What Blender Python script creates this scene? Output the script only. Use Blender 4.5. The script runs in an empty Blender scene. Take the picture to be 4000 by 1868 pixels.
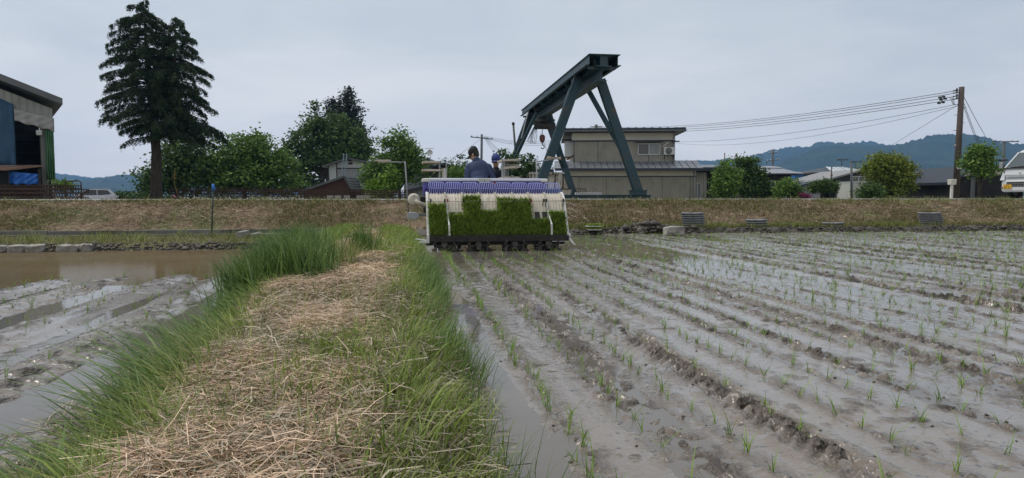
import bpy, bmesh, math, random
import numpy as np
from mathutils import Vector, Matrix
random.seed(7); rng = np.random.default_rng(7)
R = math.radians
scene = bpy.context.scene
COL = scene.collection

# ---------------------------------------------------------------- camera
FPX = 2600.0                      # focal length in pixels of the 4000 x 1868 photograph
CAMZ = 0.95                       # camera above the mud of the paddies
PITCH = math.atan(169.0 / FPX)
cam = bpy.data.cameras.new('camera'); camo = bpy.data.objects.new('camera', cam); COL.objects.link(camo)
cam.sensor_fit = 'HORIZONTAL'; cam.sensor_width = 36.0; cam.lens = 36.0 * FPX / 4000.0
cam.clip_start = 0.05; cam.clip_end = 20000
camo.location = (0, 0, CAMZ); camo.rotation_euler = (math.pi / 2 - PITCH, 0, 0)
scene.camera = camo

# ---------------------------------------------------------------- sky, sun, exposure
SUN_EL, SUN_AZ = R(64), R(-75)      # azimuth measured from +Y (ahead) towards +X (right)
world = bpy.data.worlds.new('World'); scene.world = world; world.use_nodes = True
nt = world.node_tree; nt.nodes.clear()
wo = nt.nodes.new('ShaderNodeOutputWorld'); bg = nt.nodes.new('ShaderNodeBackground')
sky = nt.nodes.new('ShaderNodeTexSky'); sky.sky_type = 'NISHITA'; sky.sun_disc = False
sky.sun_elevation = SUN_EL; sky.sun_rotation = SUN_AZ; sky.air_density = 1.0; sky.dust_density = 3.0
tc = nt.nodes.new('ShaderNodeTexCoord')
mp = nt.nodes.new('ShaderNodeMapping'); mp.inputs['Scale'].default_value = (1.3, 1.3, 5.5)
mp.inputs['Rotation'].default_value = (0.05, 0.16, 0)
nz = nt.nodes.new('ShaderNodeTexNoise'); nz.inputs['Scale'].default_value = 1.7; nz.inputs['Detail'].default_value = 7
nz.inputs['Roughness'].default_value = 0.55; nz.inputs['Distortion'].default_value = 0.5
cr = nt.nodes.new('ShaderNodeValToRGB')
cr.color_ramp.elements[0].position = 0.30; cr.color_ramp.elements[0].color = (3.62, 3.95, 4.25, 1)
cr.color_ramp.elements[1].position = 0.70; cr.color_ramp.elements[1].color = (4.9, 5.1, 5.25, 1)
mx = nt.nodes.new('ShaderNodeMixRGB'); mx.inputs[0].default_value = 0.90
nt.links.new(tc.outputs['Generated'], mp.inputs['Vector']); nt.links.new(mp.outputs[0], nz.inputs['Vector'])
nt.links.new(nz.outputs['Fac'], cr.inputs[0]); nt.links.new(sky.outputs[0], mx.inputs[1]); nt.links.new(cr.outputs[0], mx.inputs[2])
sx_n = nt.nodes.new('ShaderNodeSeparateXYZ'); nt.links.new(tc.outputs['Generated'], sx_n.inputs[0])
hr_n = nt.nodes.new('ShaderNodeValToRGB'); hr_n.color_ramp.elements[0].position = 0.0; hr_n.color_ramp.elements[0].color = (1.0, 0.90, 0.82, 1)   # brighter towards the horizon, all round
hr_n.color_ramp.elements[1].position = 0.24; hr_n.color_ramp.elements[1].color = (0.66, 0.66, 0.66, 1)
sc_n = nt.nodes.new('ShaderNodeMixRGB'); sc_n.blend_type = 'MULTIPLY'; sc_n.inputs[0].default_value = 1.0
vm_n = nt.nodes.new('ShaderNodeVectorMath'); vm_n.operation = 'SCALE'; vm_n.inputs['Scale'].default_value = 1.56
nt.links.new(sx_n.outputs[2], hr_n.inputs[0]); nt.links.new(mx.outputs[0], sc_n.inputs[1]); nt.links.new(hr_n.outputs[0], sc_n.inputs[2]); nt.links.new(sc_n.outputs[0], vm_n.inputs[0])
nt.links.new(vm_n.outputs[0], bg.inputs['Color']); bg.inputs['Strength'].default_value = 0.10
nt.links.new(bg.outputs[0], wo.inputs['Surface'])
sl = bpy.data.lights.new('sun', 'SUN'); sl.energy = 1.5; sl.angle = R(26); sl.color = (1.0, 0.95, 0.88)
so = bpy.data.objects.new('sun', sl); COL.objects.link(so)
sd = Vector((math.cos(SUN_EL) * math.sin(SUN_AZ), math.cos(SUN_EL) * math.cos(SUN_AZ), math.sin(SUN_EL)))
so.rotation_euler = sd.to_track_quat('Z', 'Y').to_euler(); so.location = sd * 200
vs = scene.view_settings; vs.view_transform = 'Standard'; vs.look = 'None'; vs.exposure = 0.58; vs.gamma = 1.0; vs.use_curve_mapping = False
cy = scene.cycles; cy.use_denoising = True; cy.max_bounces = 6; cy.diffuse_bounces = 3; cy.glossy_bounces = 3
cy.transmission_bounces = 4; cy.transparent_max_bounces = 8; cy.volume_bounces = 1; cy.caustics_reflective = False; cy.caustics_refractive = False

# ---------------------------------------------------------------- coordinates
# field frame: s runs along the road (to the right), t runs along the planting rows (away)
FA = R(9.2); CA, SA = math.cos(FA), math.sin(FA)
def FW(s, t, z=0.0): return Vector((s * CA - t * SA, s * SA + t * CA, z))
def at(u, v, D):
    """point at distance D ahead that the photograph shows at pixel (u, v)"""
    x = (u - 2000) / FPX; y = (v - 934) / FPX
    dy = math.cos(PITCH) - y * math.sin(PITCH); dz = -math.sin(PITCH) - y * math.cos(PITCH)
    k = D / dy
    return Vector((x * k, D, CAMZ + dz * k))
def ppm(D): return FPX / D * 1.0

# ---------------------------------------------------------------- noise for height fields
def _h(ix, iy, seed):
    n = (ix.astype(np.int64) * 374761393 + iy.astype(np.int64) * 668265263 + seed * 1442695041) & 0x7fffffff
    n = ((n ^ (n >> 13)) * 1274126177) & 0x7fffffff
    n = (n ^ (n >> 16)) & 0xffff
    return n / 65535.0
def vnoise(x, y, seed=0):
    x = np.asarray(x, float); y = np.asarray(y, float)
    ix = np.floor(x); iy = np.floor(y); fx = x - ix; fy = y - iy
    fx = fx * fx * (3 - 2 * fx); fy = fy * fy * (3 - 2 * fy)
    a = _h(ix, iy, seed); b = _h(ix + 1, iy, seed); c = _h(ix, iy + 1, seed); d = _h(ix + 1, iy + 1, seed)
    return (a * (1 - fx) + b * fx) * (1 - fy) + (c * (1 - fx) + d * fx) * fy - 0.5
def fbm(x, y, seed=0, o=4, g=0.5):
    r = 0; a = 1.0
    for i in range(o):
        r = r + a * vnoise(x * 2 ** i + 17.3 * i, y * 2 ** i - 9.1 * i, seed + i); a *= g
    return r
def sstep(a, b, x):
    k = np.clip((np.asarray(x, float) - a) / (b - a), 0, 1); return k * k * (3 - 2 * k)

# ---------------------------------------------------------------- materials
MATS = {}
def mat(name, c1, c2=None, scale=3.0, rough=0.7, bump=0.0, bscale=None, detail=4, metal=0.0, stretch=(1, 1, 1),
        island=False, trans=0.0, spec=0.5, rough2=None, dirt=None, dscale=1.0, dpos=(0.52, 0.7), ior=1.45, alpha=None, coat=0.0, crough=0.08):
    if name in MATS: return MATS[name]
    m = bpy.data.materials.new(name); m.use_nodes = True; n = m.node_tree.nodes; l = m.node_tree.links
    p = n['Principled BSDF']; out = n['Material Output']
    p.inputs['Roughness'].default_value = rough; p.inputs['Metallic'].default_value = metal
    p.inputs['Specular IOR Level'].default_value = spec; p.inputs['IOR'].default_value = ior
    p.inputs['Base Color'].default_value = (*c1, 1)
    tcn = n.new('ShaderNodeTexCoord'); mpn = n.new('ShaderNodeMapping'); mpn.inputs['Scale'].default_value = stretch
    l.new(tcn.outputs['Object'], mpn.inputs['Vector'])
    colout = None; fac = None
    if island:
        g = n.new('ShaderNodeNewGeometry'); fac = g.outputs['Random Per Island']
    elif c2 is not None:
        t = n.new('ShaderNodeTexNoise'); t.inputs['Scale'].default_value = scale; t.inputs['Detail'].default_value = detail
        t.inputs['Roughness'].default_value = 0.6
        l.new(mpn.outputs[0], t.inputs['Vector']); fac = t.outputs['Fac']
    if c2 is not None:
        r = n.new('ShaderNodeValToRGB')
        if island:
            r.color_ramp.elements[0].position = 0.0; r.color_ramp.elements[1].position = 1.0
        else:
            r.color_ramp.elements[0].position = 0.32; r.color_ramp.elements[1].position = 0.68
        r.color_ramp.elements[0].color = (*c1, 1); r.color_ramp.elements[1].color = (*c2, 1)
        l.new(fac, r.inputs[0]); colout = r.outputs[0]
    if rough2 is not None and fac is not None:
        mr = n.new('ShaderNodeMapRange'); mr.inputs[1].default_value = 0.3; mr.inputs[2].default_value = 0.7
        mr.inputs[3].default_value = rough; mr.inputs[4].default_value = rough2
        l.new(fac, mr.inputs[0]); l.new(mr.outputs[0], p.inputs['Roughness'])
    if dirt is not None:
        t2 = n.new('ShaderNodeTexNoise'); t2.inputs['Scale'].default_value = dscale; t2.inputs['Detail'].default_value = 6
        t2.inputs['Roughness'].default_value = 0.65
        l.new(mpn.outputs[0], t2.inputs['Vector'])
        r2 = n.new('ShaderNodeValToRGB'); r2.color_ramp.elements[0].position = dpos[0]; r2.color_ramp.elements[1].position = dpos[1]
        r2.color_ramp.elements[0].color = (0, 0, 0, 1); r2.color_ramp.elements[1].color = (1, 1, 1, 1)
        l.new(t2.outputs['Fac'], r2.inputs[0])
        x = n.new('ShaderNodeMixRGB'); l.new(r2.outputs[0], x.inputs[0])
        if colout is not None: l.new(colout, x.inputs[1])
        else: x.inputs[1].default_value = (*c1, 1)
        x.inputs[2].default_value = (*dirt, 1); colout = x.outputs[0]
    if colout is not None: l.new(colout, p.inputs['Base Color'])
    if bump:
        tb = n.new('ShaderNodeTexNoise'); tb.inputs['Scale'].default_value = bscale or scale * 4; tb.inputs['Detail'].default_value = 5
        l.new(mpn.outputs[0], tb.inputs['Vector'])
        b = n.new('ShaderNodeBump'); b.inputs['Strength'].default_value = 1.0; b.inputs['Distance'].default_value = bump
        l.new(tb.outputs['Fac'], b.inputs['Height']); l.new(b.outputs[0], p.inputs['Normal'])
    if trans > 0:
        ts = n.new('ShaderNodeBsdfTranslucent'); ms = n.new('ShaderNodeMixShader'); ms.inputs[0].default_value = trans
        if colout is not None: l.new(colout, ts.inputs['Color'])
        else: ts.inputs['Color'].default_value = (*c1, 1)
        l.new(p.outputs[0], ms.inputs[1]); l.new(ts.outputs[0], ms.inputs[2]); l.new(ms.outputs[0], out.inputs['Surface'])
    if coat: p.inputs['Coat Weight'].default_value = coat; p.inputs['Coat Roughness'].default_value = crough; p.inputs['Coat IOR'].default_value = 1.36
    if alpha is not None: p.inputs['Alpha'].default_value = alpha
    MATS[name] = m
    return m
def ribbed(name, c1, c2, period, axis=0, depth=0.02, rough=0.6, dirt=None):
    """painted metal siding with vertical ribs along one object axis"""
    if name in MATS: return MATS[name]
    m = mat(name, c1, c2, scale=0.8, rough=rough, dirt=dirt, dscale=0.9)
    n = m.node_tree.nodes; l = m.node_tree.links; p = n['Principled BSDF']
    tcn = n.new('ShaderNodeTexCoord'); sp = n.new('ShaderNodeSeparateXYZ'); l.new(tcn.outputs['Object'], sp.inputs[0])
    mu = n.new('ShaderNodeMath'); mu.operation = 'MULTIPLY'; mu.inputs[1].default_value = 2 * math.pi / period
    l.new(sp.outputs[axis], mu.inputs[0]); si = n.new('ShaderNodeMath'); si.operation = 'SINE'; l.new(mu.outputs[0], si.inputs[0])
    b = n.new('ShaderNodeBump'); b.inputs['Distance'].default_value = depth; l.new(si.outputs[0], b.inputs['Height']); l.new(b.outputs[0], p.inputs['Normal'])
    return m

# ---------------------------------------------------------------- mesh helpers
def fast_mesh(name, V, F, smooth=False):
    """V (n,3) array, F (m,3) or (m,4) array or list of such arrays"""
    me = bpy.data.meshes.new(name); V = np.asarray(V, np.float32)
    Fs = F if isinstance(F, list) else [F]
    Fs = [np.asarray(f, np.int32) for f in Fs if len(f)]
    loops = np.concatenate([f.ravel() for f in Fs]); tot = np.concatenate([np.full(len(f), f.shape[1], np.int32) for f in Fs])
    st = np.zeros(len(tot), np.int32); st[1:] = np.cumsum(tot)[:-1]
    me.vertices.add(len(V)); me.vertices.foreach_set('co', V.ravel())
    me.loops.add(len(loops)); me.loops.foreach_set('vertex_index', loops)
    me.polygons.add(len(tot)); me.polygons.foreach_set('loop_start', st); me.polygons.foreach_set('loop_total', tot)
    if smooth: me.polygons.foreach_set('use_smooth', np.ones(len(tot), bool))
    me.update(calc_edges=True)
    return me
def link(name, me, material=None, parent=None, loc=None, rot=None):
    o = bpy.data.objects.new(name, me); COL.objects.link(o)
    if material is not None and me is not None and not me.materials: me.materials.append(material)
    if parent is not None: o.parent = parent
    if loc is not None: o.location = loc
    if rot is not None: o.rotation_euler = rot
    return o
def tag(o, label, cat, group=None):
    o['label'] = label; o['category'] = cat
    if group: o['group'] = group
    return o
def thing(name, label, cat, loc=(0, 0, 0), rz=0.0, group=None):
    o = bpy.data.objects.new(name, None); COL.objects.link(o); o.empty_display_size = 0.2
    o.location = loc; o.rotation_euler = (0, 0, rz)
    return tag(o, label, cat, group)
def struct(o): o['kind'] = 'structure'; return o
def stuff(o, label=None):
    o['kind'] = 'stuff'
    return o
def grid_mesh(name, S, T, Z, smooth=True):
    """height field on the tensor grid S x T of the field frame"""
    ss, tt = np.meshgrid(S, T)
    X = ss * CA - tt * SA; Y = ss * SA + tt * CA
    V = np.stack([X.ravel(), Y.ravel(), Z.ravel()], 1)
    w = len(S); i = np.arange((len(T) - 1) * w).reshape(len(T) - 1, w)[:, :-1].ravel()
    F = np.stack([i, i + 1, i + w + 1, i + w], 1)
    return fast_mesh(name, V, F, smooth)
class MB:
    def __init__(s): s.V = []; s.F = []; s.sm = []
    def add(s, V, F, smooth=False):
        k = len(s.V); s.V += [tuple(v) for v in V]; s.F += [tuple(i + k for i in f) for f in F]; s.sm += [smooth] * len(F); return s
    def box(s, x0, x1, y0, y1, z0, z1, M=None):
        V = [Vector((x, y, z)) for z in (z0, z1) for y in (y0, y1) for x in (x0, x1)]
        if M is not None: V = [M @ v for v in V]
        return s.add(V, [(0, 2, 3, 1), (4, 5, 7, 6), (0, 1, 5, 4), (2, 6, 7, 3), (0, 4, 6, 2), (1, 3, 7, 5)])
    def bar(s, a, b, w, h=None, up=(0, 0, 1)):
        """rectangular bar from a to b"""
        h = h or w; a = Vector(a); b = Vector(b); d = (b - a).normalized(); u = Vector(up)
        if abs(d.dot(u)) > 0.98: u = Vector((0, 1, 0))
        x = d.cross(u).normalized(); y = x.cross(d)
        V = [p + x * (i * w / 2) + y * (j * h / 2) for p in (a, b) for (i, j) in ((-1, -1), (1, -1), (1, 1), (-1, 1))]
        return s.add(V, [(0, 3, 2, 1), (4, 5, 6, 7), (0, 1, 5, 4), (1, 2, 6, 5), (2, 3, 7, 6), (3, 0, 4, 7)])
    def tube(s, pts, r, n=8, cap=True, smooth=True):
        pts = [Vector(p) for p in pts]; rs = r if isinstance(r, (list, tuple)) else [r] * len(pts)
        V = []; F = []; prev = None
        for i, p in enumerate(pts):
            d = (pts[min(i + 1, len(pts) - 1)] - pts[max(i - 1, 0)])
            d = d.normalized() if d.length > 1e-9 else Vector((0, 0, 1))
            if prev is None:
                u = Vector((0, 0, 1)) if abs(d.z) < 0.9 else Vector((1, 0, 0)); x = d.cross(u).normalized()
            else:
                x = (prev - d * prev.dot(d)); x = x.normalized() if x.length > 1e-6 else d.orthogonal().normalized()
            prev = x; y = d.cross(x)
            for k in range(n):
                a = 2 * math.pi * k / n; V.append(p + (x * math.cos(a) + y * math.sin(a)) * rs[i])
        for i in range(len(pts) - 1):
            for k in range(n): F.append((i * n + k, i * n + (k + 1) % n, (i + 1) * n + (k + 1) % n, (i + 1) * n + k))
        if cap: F.append(tuple(range(n - 1, -1, -1))); F.append(tuple(range((len(pts) - 1) * n, len(pts) * n)))
        return s.add(V, F, smooth)
    def prism(s, poly, a, b, axis='y', M=None):
        """2-D polygon extruded from a to b along an axis; poly in the other two coordinates"""
        def P(p, q):
            if axis == 'y': return Vector((p[0], q, p[1]))
            if axis == 'x': return Vector((q, p[0], p[1]))
            return Vector((p[0], p[1], q))
        n = len(poly); V = [P(p, a) for p in poly] + [P(p, b) for p in poly]
        if M is not None: V = [M @ v for v in V]
        F = [tuple(range(n)), tuple(range(2 * n - 1, n - 1, -1))] + [(i, i + n, (i + 1) % n + n, (i + 1) % n) for i in range(n)]
        return s.add(V, F)
    def lathe(s, prof, n=16, c=(0, 0, 0), axis='z', smooth=True):
        V = []; F = []
        for (r, z) in prof:
            for k in range(n):
                a = 2 * math.pi * k / n; x, y = r * math.cos(a), r * math.sin(a)
                V.append(Vector({'z': (x, y, z), 'y': (x, z, y), 'x': (z, x, y)}[axis]) + Vector(c))
        for i in range(len(prof) - 1):
            for k in range(n): F.append((i * n + k, i * n + (k + 1) % n, (i + 1) * n + (k + 1) % n, (i + 1) * n + k))
        return s.add(V, F, smooth)
    def ell(s, c, r, nu=16, nv=10, M=None):
        V = []; F = []
        for j in range(nv + 1):
            th = math.pi * j / nv
            for i in range(nu):
                ph = 2 * math.pi * i / nu
                v = Vector((r[0] * math.sin(th) * math.cos(ph), r[1] * math.sin(th) * math.sin(ph), r[2] * math.cos(th)))
                if M is not None: v = M @ v
                V.append(v + Vector(c))
        for j in range(nv):
            for i in range(nu): F.append((j * nu + i, (j + 1) * nu + i, (j + 1) * nu + (i + 1) % nu, j * nu + (i + 1) % nu))
        return s.add(V, F, True)
    def build(s, name, material, parent=None, loc=None, rot=None, bevel=0):
        me = bpy.data.meshes.new(name); me.from_pydata(s.V, [], s.F)
        me.polygons.foreach_set('use_smooth', s.sm)
        bm = bmesh.new(); bm.from_mesh(me); bmesh.ops.recalc_face_normals(bm, faces=bm.faces[:]); bm.to_mesh(me); bm.free()
        me.update(); o = link(name, me, material, parent, loc, rot)
        if bevel:
            b = o.modifiers.new('bevel', 'BEVEL'); b.width = bevel; b.segments = 2; b.limit_method = 'ANGLE'
        return o
def blades(B, H, W, az, lean, curl, segs=3, face=None):
    """grass blades: base points B (n,3), height, width, lean azimuth, lean amount, curl"""
    n = len(B); dirx, diry = np.cos(az), np.sin(az)
    fa = az + np.pi / 2 + rng.uniform(-0.9, 0.9, n) if face is None else face
    wx, wy = np.cos(fa), np.sin(fa)
    L = []
    for k in range(segs + 1):
        f = k / segs
        hor = H * (lean * f + curl * f ** 2.4); ver = H * (f - 0.45 * np.clip(curl, 0, 2) * f ** 3)
        c = B + np.stack([dirx * hor, diry * hor, ver], 1)
        ww = W * (1 - f ** 1.6) * 0.5 if k < segs else None
        if k < segs:
            d = np.stack([wx * ww, wy * ww, 0 * ww], 1); L += [c - d, c + d]
        else: L.append(c)
    per = 2 * segs + 1
    V = np.stack(L, 1).reshape(-1, 3); o = np.arange(n) * per
    Q = [np.stack([o + 2 * k, o + 2 * k + 1, o + 2 * k + 3, o + 2 * k + 2], 1) for k in range(segs - 1)]
    T = np.stack([o + 2 * segs - 2, o + 2 * segs - 1, o + 2 * segs], 1)
    return V, Q, T
def blade_obj(name, material, *a, **k):
    V, Q, T = blades(*a, **k); return link(name, fast_mesh(name, V, Q + [T]), material)
# ================================================================ ground, paddies, ridge, road
def steps(a, b, d0, d1):
    r = [a]
    while r[-1] < b: r.append(r[-1] + d0 + (d1 - d0) * (r[-1] - a) / (b - a))
    return np.array(r)
def redge(t): return -1.02 - 0.082 * np.clip(t, 0, 9.5)              # left foot of the ridge
def spike(x, w): return np.exp(-(x / w) ** 2)

M_MUD = mat('mud', (0.135, 0.105, 0.080), (0.205, 0.168, 0.134), scale=1.1, rough=0.18, rough2=0.34, detail=8, spec=0.5, coat=0.8, crough=0.14)
def churned(m):
    """turned-over mud: darker, duller clods where the mesh attribute 'churn' says so"""
    n = m.node_tree.nodes; l = m.node_tree.links; p = n['Principled BSDF']
    at_ = n.new('ShaderNodeAttribute'); at_.attribute_name = 'churn'
    src = p.inputs['Base Color'].links[0].from_socket; x = n.new('ShaderNodeMixRGB'); x.inputs[2].default_value = (0.050, 0.040, 0.033, 1)
    l.new(at_.outputs['Fac'], x.inputs[0]); l.new(src, x.inputs[1]); l.new(x.outputs[0], p.inputs['Base Color'])
    sr = p.inputs['Roughness'].links[0].from_socket; y = n.new('ShaderNodeMixRGB'); y.inputs[2].default_value = (0.62, 0.62, 0.62, 1)
    l.new(at_.outputs['Fac'], y.inputs[0]); l.new(sr, y.inputs[1]); l.new(y.outputs[0], p.inputs['Roughness'])
    # fine clods: relief of one to three centimetres, strong where the mud is turned over; dark specks put the shade of pits and clods into the colour
    tcn = n.new('ShaderNodeTexCoord'); t1 = n.new('ShaderNodeTexNoise'); t1.inputs['Scale'].default_value = 30; t1.inputs['Detail'].default_value = 4; t1.inputs['Roughness'].default_value = 0.65
    t2 = n.new('ShaderNodeTexVoronoi'); t2.inputs['Scale'].default_value = 42; l.new(tcn.outputs['Object'], t1.inputs['Vector']); l.new(tcn.outputs['Object'], t2.inputs['Vector'])
    ad = n.new('ShaderNodeMath'); ad.operation = 'ADD'; l.new(t1.outputs['Fac'], ad.inputs[0]); l.new(t2.outputs['Distance'], ad.inputs[1])
    am = n.new('ShaderNodeMapRange'); am.inputs[3].default_value = 0.035; am.inputs[4].default_value = 1.0; l.new(at_.outputs['Fac'], am.inputs[0])
    mu = n.new('ShaderNodeMath'); mu.operation = 'MULTIPLY'; l.new(ad.outputs[0], mu.inputs[0]); l.new(am.outputs[0], mu.inputs[1])
    bp = n.new('ShaderNodeBump'); bp.inputs['Distance'].default_value = 0.03; l.new(mu.outputs[0], bp.inputs['Height']); l.new(bp.outputs[0], p.inputs['Normal']); l.new(bp.outputs[0], p.inputs['Coat Normal'])
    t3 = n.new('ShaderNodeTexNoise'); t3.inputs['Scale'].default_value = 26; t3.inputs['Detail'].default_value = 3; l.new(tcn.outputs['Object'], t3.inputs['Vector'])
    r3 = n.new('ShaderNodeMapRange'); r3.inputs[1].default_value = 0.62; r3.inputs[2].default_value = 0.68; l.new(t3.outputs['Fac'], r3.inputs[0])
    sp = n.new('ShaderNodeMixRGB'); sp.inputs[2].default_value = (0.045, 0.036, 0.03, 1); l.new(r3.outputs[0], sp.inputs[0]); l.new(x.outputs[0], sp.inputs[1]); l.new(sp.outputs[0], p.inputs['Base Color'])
    mr = n.new('ShaderNodeMapRange'); mr.inputs[3].default_value = 1.0; mr.inputs[4].default_value = 0.0; l.new(at_.outputs['Fac'], mr.inputs[0]); l.new(mr.outputs[0], p.inputs['Coat Weight'])
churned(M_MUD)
def set_churn(o, c):
    a = o.data.attributes.new('churn', 'FLOAT', 'POINT'); a.data.foreach_set('value', np.clip(c, 0, 1).astype(np.float32).ravel()); return o
M_WATER = mat('water', (0.12, 0.108, 0.095), (0.16, 0.145, 0.13), scale=0.5, rough=0.05, bump=0.0012, bscale=5.0, spec=0.5, ior=1.36)
M_EARTH = mat('ridge_earth', (0.15, 0.105, 0.07), (0.30, 0.225, 0.15), scale=9, rough=0.9, bump=0.03, bscale=60, dirt=(0.10, 0.12, 0.04), dscale=2.2, dpos=(0.5, 0.62))
M_BANK = mat('bank_earth', (0.115, 0.08, 0.05), (0.25, 0.18, 0.12), scale=3, rough=0.95, bump=0.05, bscale=22, dirt=(0.11, 0.115, 0.045), dscale=0.9, dpos=(0.5, 0.62), detail=8)
M_VERGE = mat('verge_earth', (0.075, 0.085, 0.035), (0.15, 0.135, 0.06), scale=3, rough=0.95, bump=0.03, bscale=30)
M_DARKMUD = mat('dark_mud', (0.045, 0.038, 0.032), (0.10, 0.085, 0.07), scale=4, rough=0.55, bump=0.03, bscale=20)
M_ROAD = mat('road_concrete', (0.25, 0.25, 0.245), (0.33, 0.325, 0.31), scale=2, rough=0.9, bump=0.004, bscale=60)
M_GROUND = mat('yard_ground', (0.13, 0.14, 0.07), (0.24, 0.22, 0.17), scale=0.15, rough=0.95, bump=0.03, bscale=3)

# far ground: one sheet to the horizon
gT = np.array([-3000, -60, -10, 16.2, 17.2, 18.2, 30, 43, 46, 50, 70, 120, 300, 800, 1500, 3000.0])
gZ = np.array([-0.3, -0.3, -0.3, -0.3, 0.3, 0.70, 0.72, 0.72, 0.45, 0.05, 0, 0, 0, 0, 0, 0])
gS = np.array([-3000, -800, -200, -60, -30, 0, 30, 60, 200, 800, 3000.0])
struct(link('ground', grid_mesh('ground', gS, gT, np.repeat(gZ[:, None], len(gS), 1)), M_GROUND))

# ---------------------------------------------------------------- planted paddy on the right
PS0, PT1 = 0.16, 15.9
ROW0, ROWD = 0.635, 0.30
S = np.concatenate([steps(PS0, 3.0, 0.015, 0.016), steps(3.02, 26, 0.016, 0.075)])
T = np.concatenate([steps(-1.0, 1.75, 0.06, 0.03), steps(1.79, 4.6, 0.015, 0.016), steps(4.62, PT1, 0.016, 0.055)])
TRACKS = [(1.50, 0.085, 'lug'), (1.06, 0.09, 'rough'), (2.42, 0.05, 'rough'), (2.98, 0.11, 'rough'), (3.30, 0.07, 'rough'),
          (4.92, 0.09, 'rough'), (5.45, 0.13, 'lug'), (5.85, 0.08, 'rough'), (7.3, 0.1, 'rough'), (7.95, 0.16, 'rough'), (8.5, 0.1, 'rough'), (9.7, 0.12, 'rough'), (10.5, 0.2, 'rough'),
          (12.3, 0.2, 'rough'), (13.2, 0.2, 'rough'), (15, 0.3, 'rough'), (17.5, 0.3, 'rough'), (20, 0.3, 'rough')]
def mud_h(s, t):
    h = 0.016 + 0.012 * fbm(s * 0.8, t * 0.35, 3, 3) + 0.010 * fbm(s * 3.2, t * 0.8, 31, 3)
    wob = 0.02 * fbm(t * 0.7, s * 0 + 3, 8, 2)
    churn = np.clip(0.28 + 1.7 * fbm(s * 1.1, t * 0.45, 32, 3), 0.03, 1.0)                       # smooth here, churned there
    h = h + 0.014 * churn * fbm(s * 15, t * 10, 5, 3, 0.6) + 0.0028 * (1.1 - churn) * fbm(s * 24, t * 1.1, 6, 2)
    k = np.round((s - ROW0) / ROWD); ds = s - (ROW0 + k * ROWD) - wob * 0.5
    rowk = np.clip(0.5 + 1.3 * vnoise(k * 7.7, t * 0.9, 9), 0, 1)
    cl = np.clip(fbm(s * 24, t * 18, 10, 3, 0.6), -0.1, 1)
    h = h - 0.012 * spike(ds, 0.025) * rowk + 0.045 * spike(ds, 0.055) * cl * (0.25 + 1.1 * rowk)
    for (sc, w, kind) in TRACKS:
        d = s - sc - wob * 1.6 - 0.03 * vnoise(t * 0.5, sc * 9 + 0 * t, 12); e = spike(d, w)
        if kind == 'lug':
            lug = np.sin((t + np.abs(d) * 0.9) * 2 * math.pi / 0.085) * 0.5 + 0.5
            brk = np.clip(0.55 + 1.6 * fbm(t * 1.3, s * 2, 40, 2), 0, 1)
            h = h + e * (-0.010 + 0.042 * lug ** 1.5 * brk + 0.014 * fbm(s * 28, t * 20, 13, 2)) + 0.022 * spike(np.abs(d) - w * 1.35, w * 0.4) * (0.5 + fbm(s * 14, t * 11, 14, 2))
        else:
            rr = fbm(s * 24, t * 17, 15, 3, 0.65)
            h = h + e * (-0.006 + 0.085 * np.clip(rr, -0.2, 0.6) * (0.35 + 1.1 * np.clip(0.5 + 1.4 * fbm(t * 0.5, s * 0.8, 16, 2), 0, 1)))
    # low wet strip beside the ridge, wet basins further out
    h = h - 0.034 * spike(s - 0.42, 0.10) * np.clip(0.55 + 1.5 * fbm(t * 0.8, s * 1.5, 18, 2), 0, 1.2)
    h = h - 0.014 * sstep(3.35, 3.7, s) * (1 - sstep(4.5, 4.8, s)) - 0.007 * sstep(6.0, 6.4, s) * (1 - sstep(7.0, 7.3, s)) - 0.006 * sstep(8.7, 9, s) * (1 - sstep(9.4, 9.6, s)) - 0.005 * sstep(11, 12, s)
    h = h - 0.028 * sstep(9.4, 10.3, t + 0.5 * fbm(s * 1.2, t, 19, 2)) * (1 - sstep(3.2, 3.8, s)) * sstep(0.6, 0.9, s)
    return h - 0.006 * sstep(12.2, 13.4, t)
ss, tt = np.meshgrid(S, T)
def mud_churn(s, t):
    c = 0.0; wob = 0.02 * fbm(t * 0.7, s * 0 + 3, 8, 2)
    for (sc, w, kind) in TRACKS:
        d = s - sc - wob * 1.6 - 0.03 * vnoise(t * 0.5, sc * 9 + 0 * t, 12)
        c = np.maximum(c, spike(d, w * 1.15) * np.clip((0.8 if kind == 'lug' else 0.78) + 1.2 * fbm(t * 0.6, s * 0.9, 16, 2), 0.1, 1.0))
    k = np.round((s - ROW0) / ROWD); ds = s - (ROW0 + k * ROWD) - wob * 0.5; rowk = np.clip(0.5 + 1.3 * vnoise(k * 7.7, t * 0.9, 9), 0, 1)
    c = np.maximum(c, spike(ds, 0.06) * rowk * 0.75)
    return c * np.clip(0.7 + 2.4 * fbm(s * 16, t * 11, 33, 3, 0.6), 0, 1.2) + 0.8 * np.clip(fbm(s * 9, t * 7, 34, 3, 0.6) - 0.34, 0, 1) * 2
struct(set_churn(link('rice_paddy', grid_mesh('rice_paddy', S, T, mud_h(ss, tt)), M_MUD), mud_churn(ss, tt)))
WZ = 0.0045
def sheet(name, s0, s1, t0, t1, z, material, ns=2, nt_=2):
    S_ = np.linspace(s0, s1, ns); T_ = np.linspace(t0, t1, nt_)
    return link(name, grid_mesh(name, S_, T_, np.full((nt_, ns), z)), material)
struct(sheet('paddy_water', 0.14, 26, -1, 15.95, WZ, M_WATER))

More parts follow.
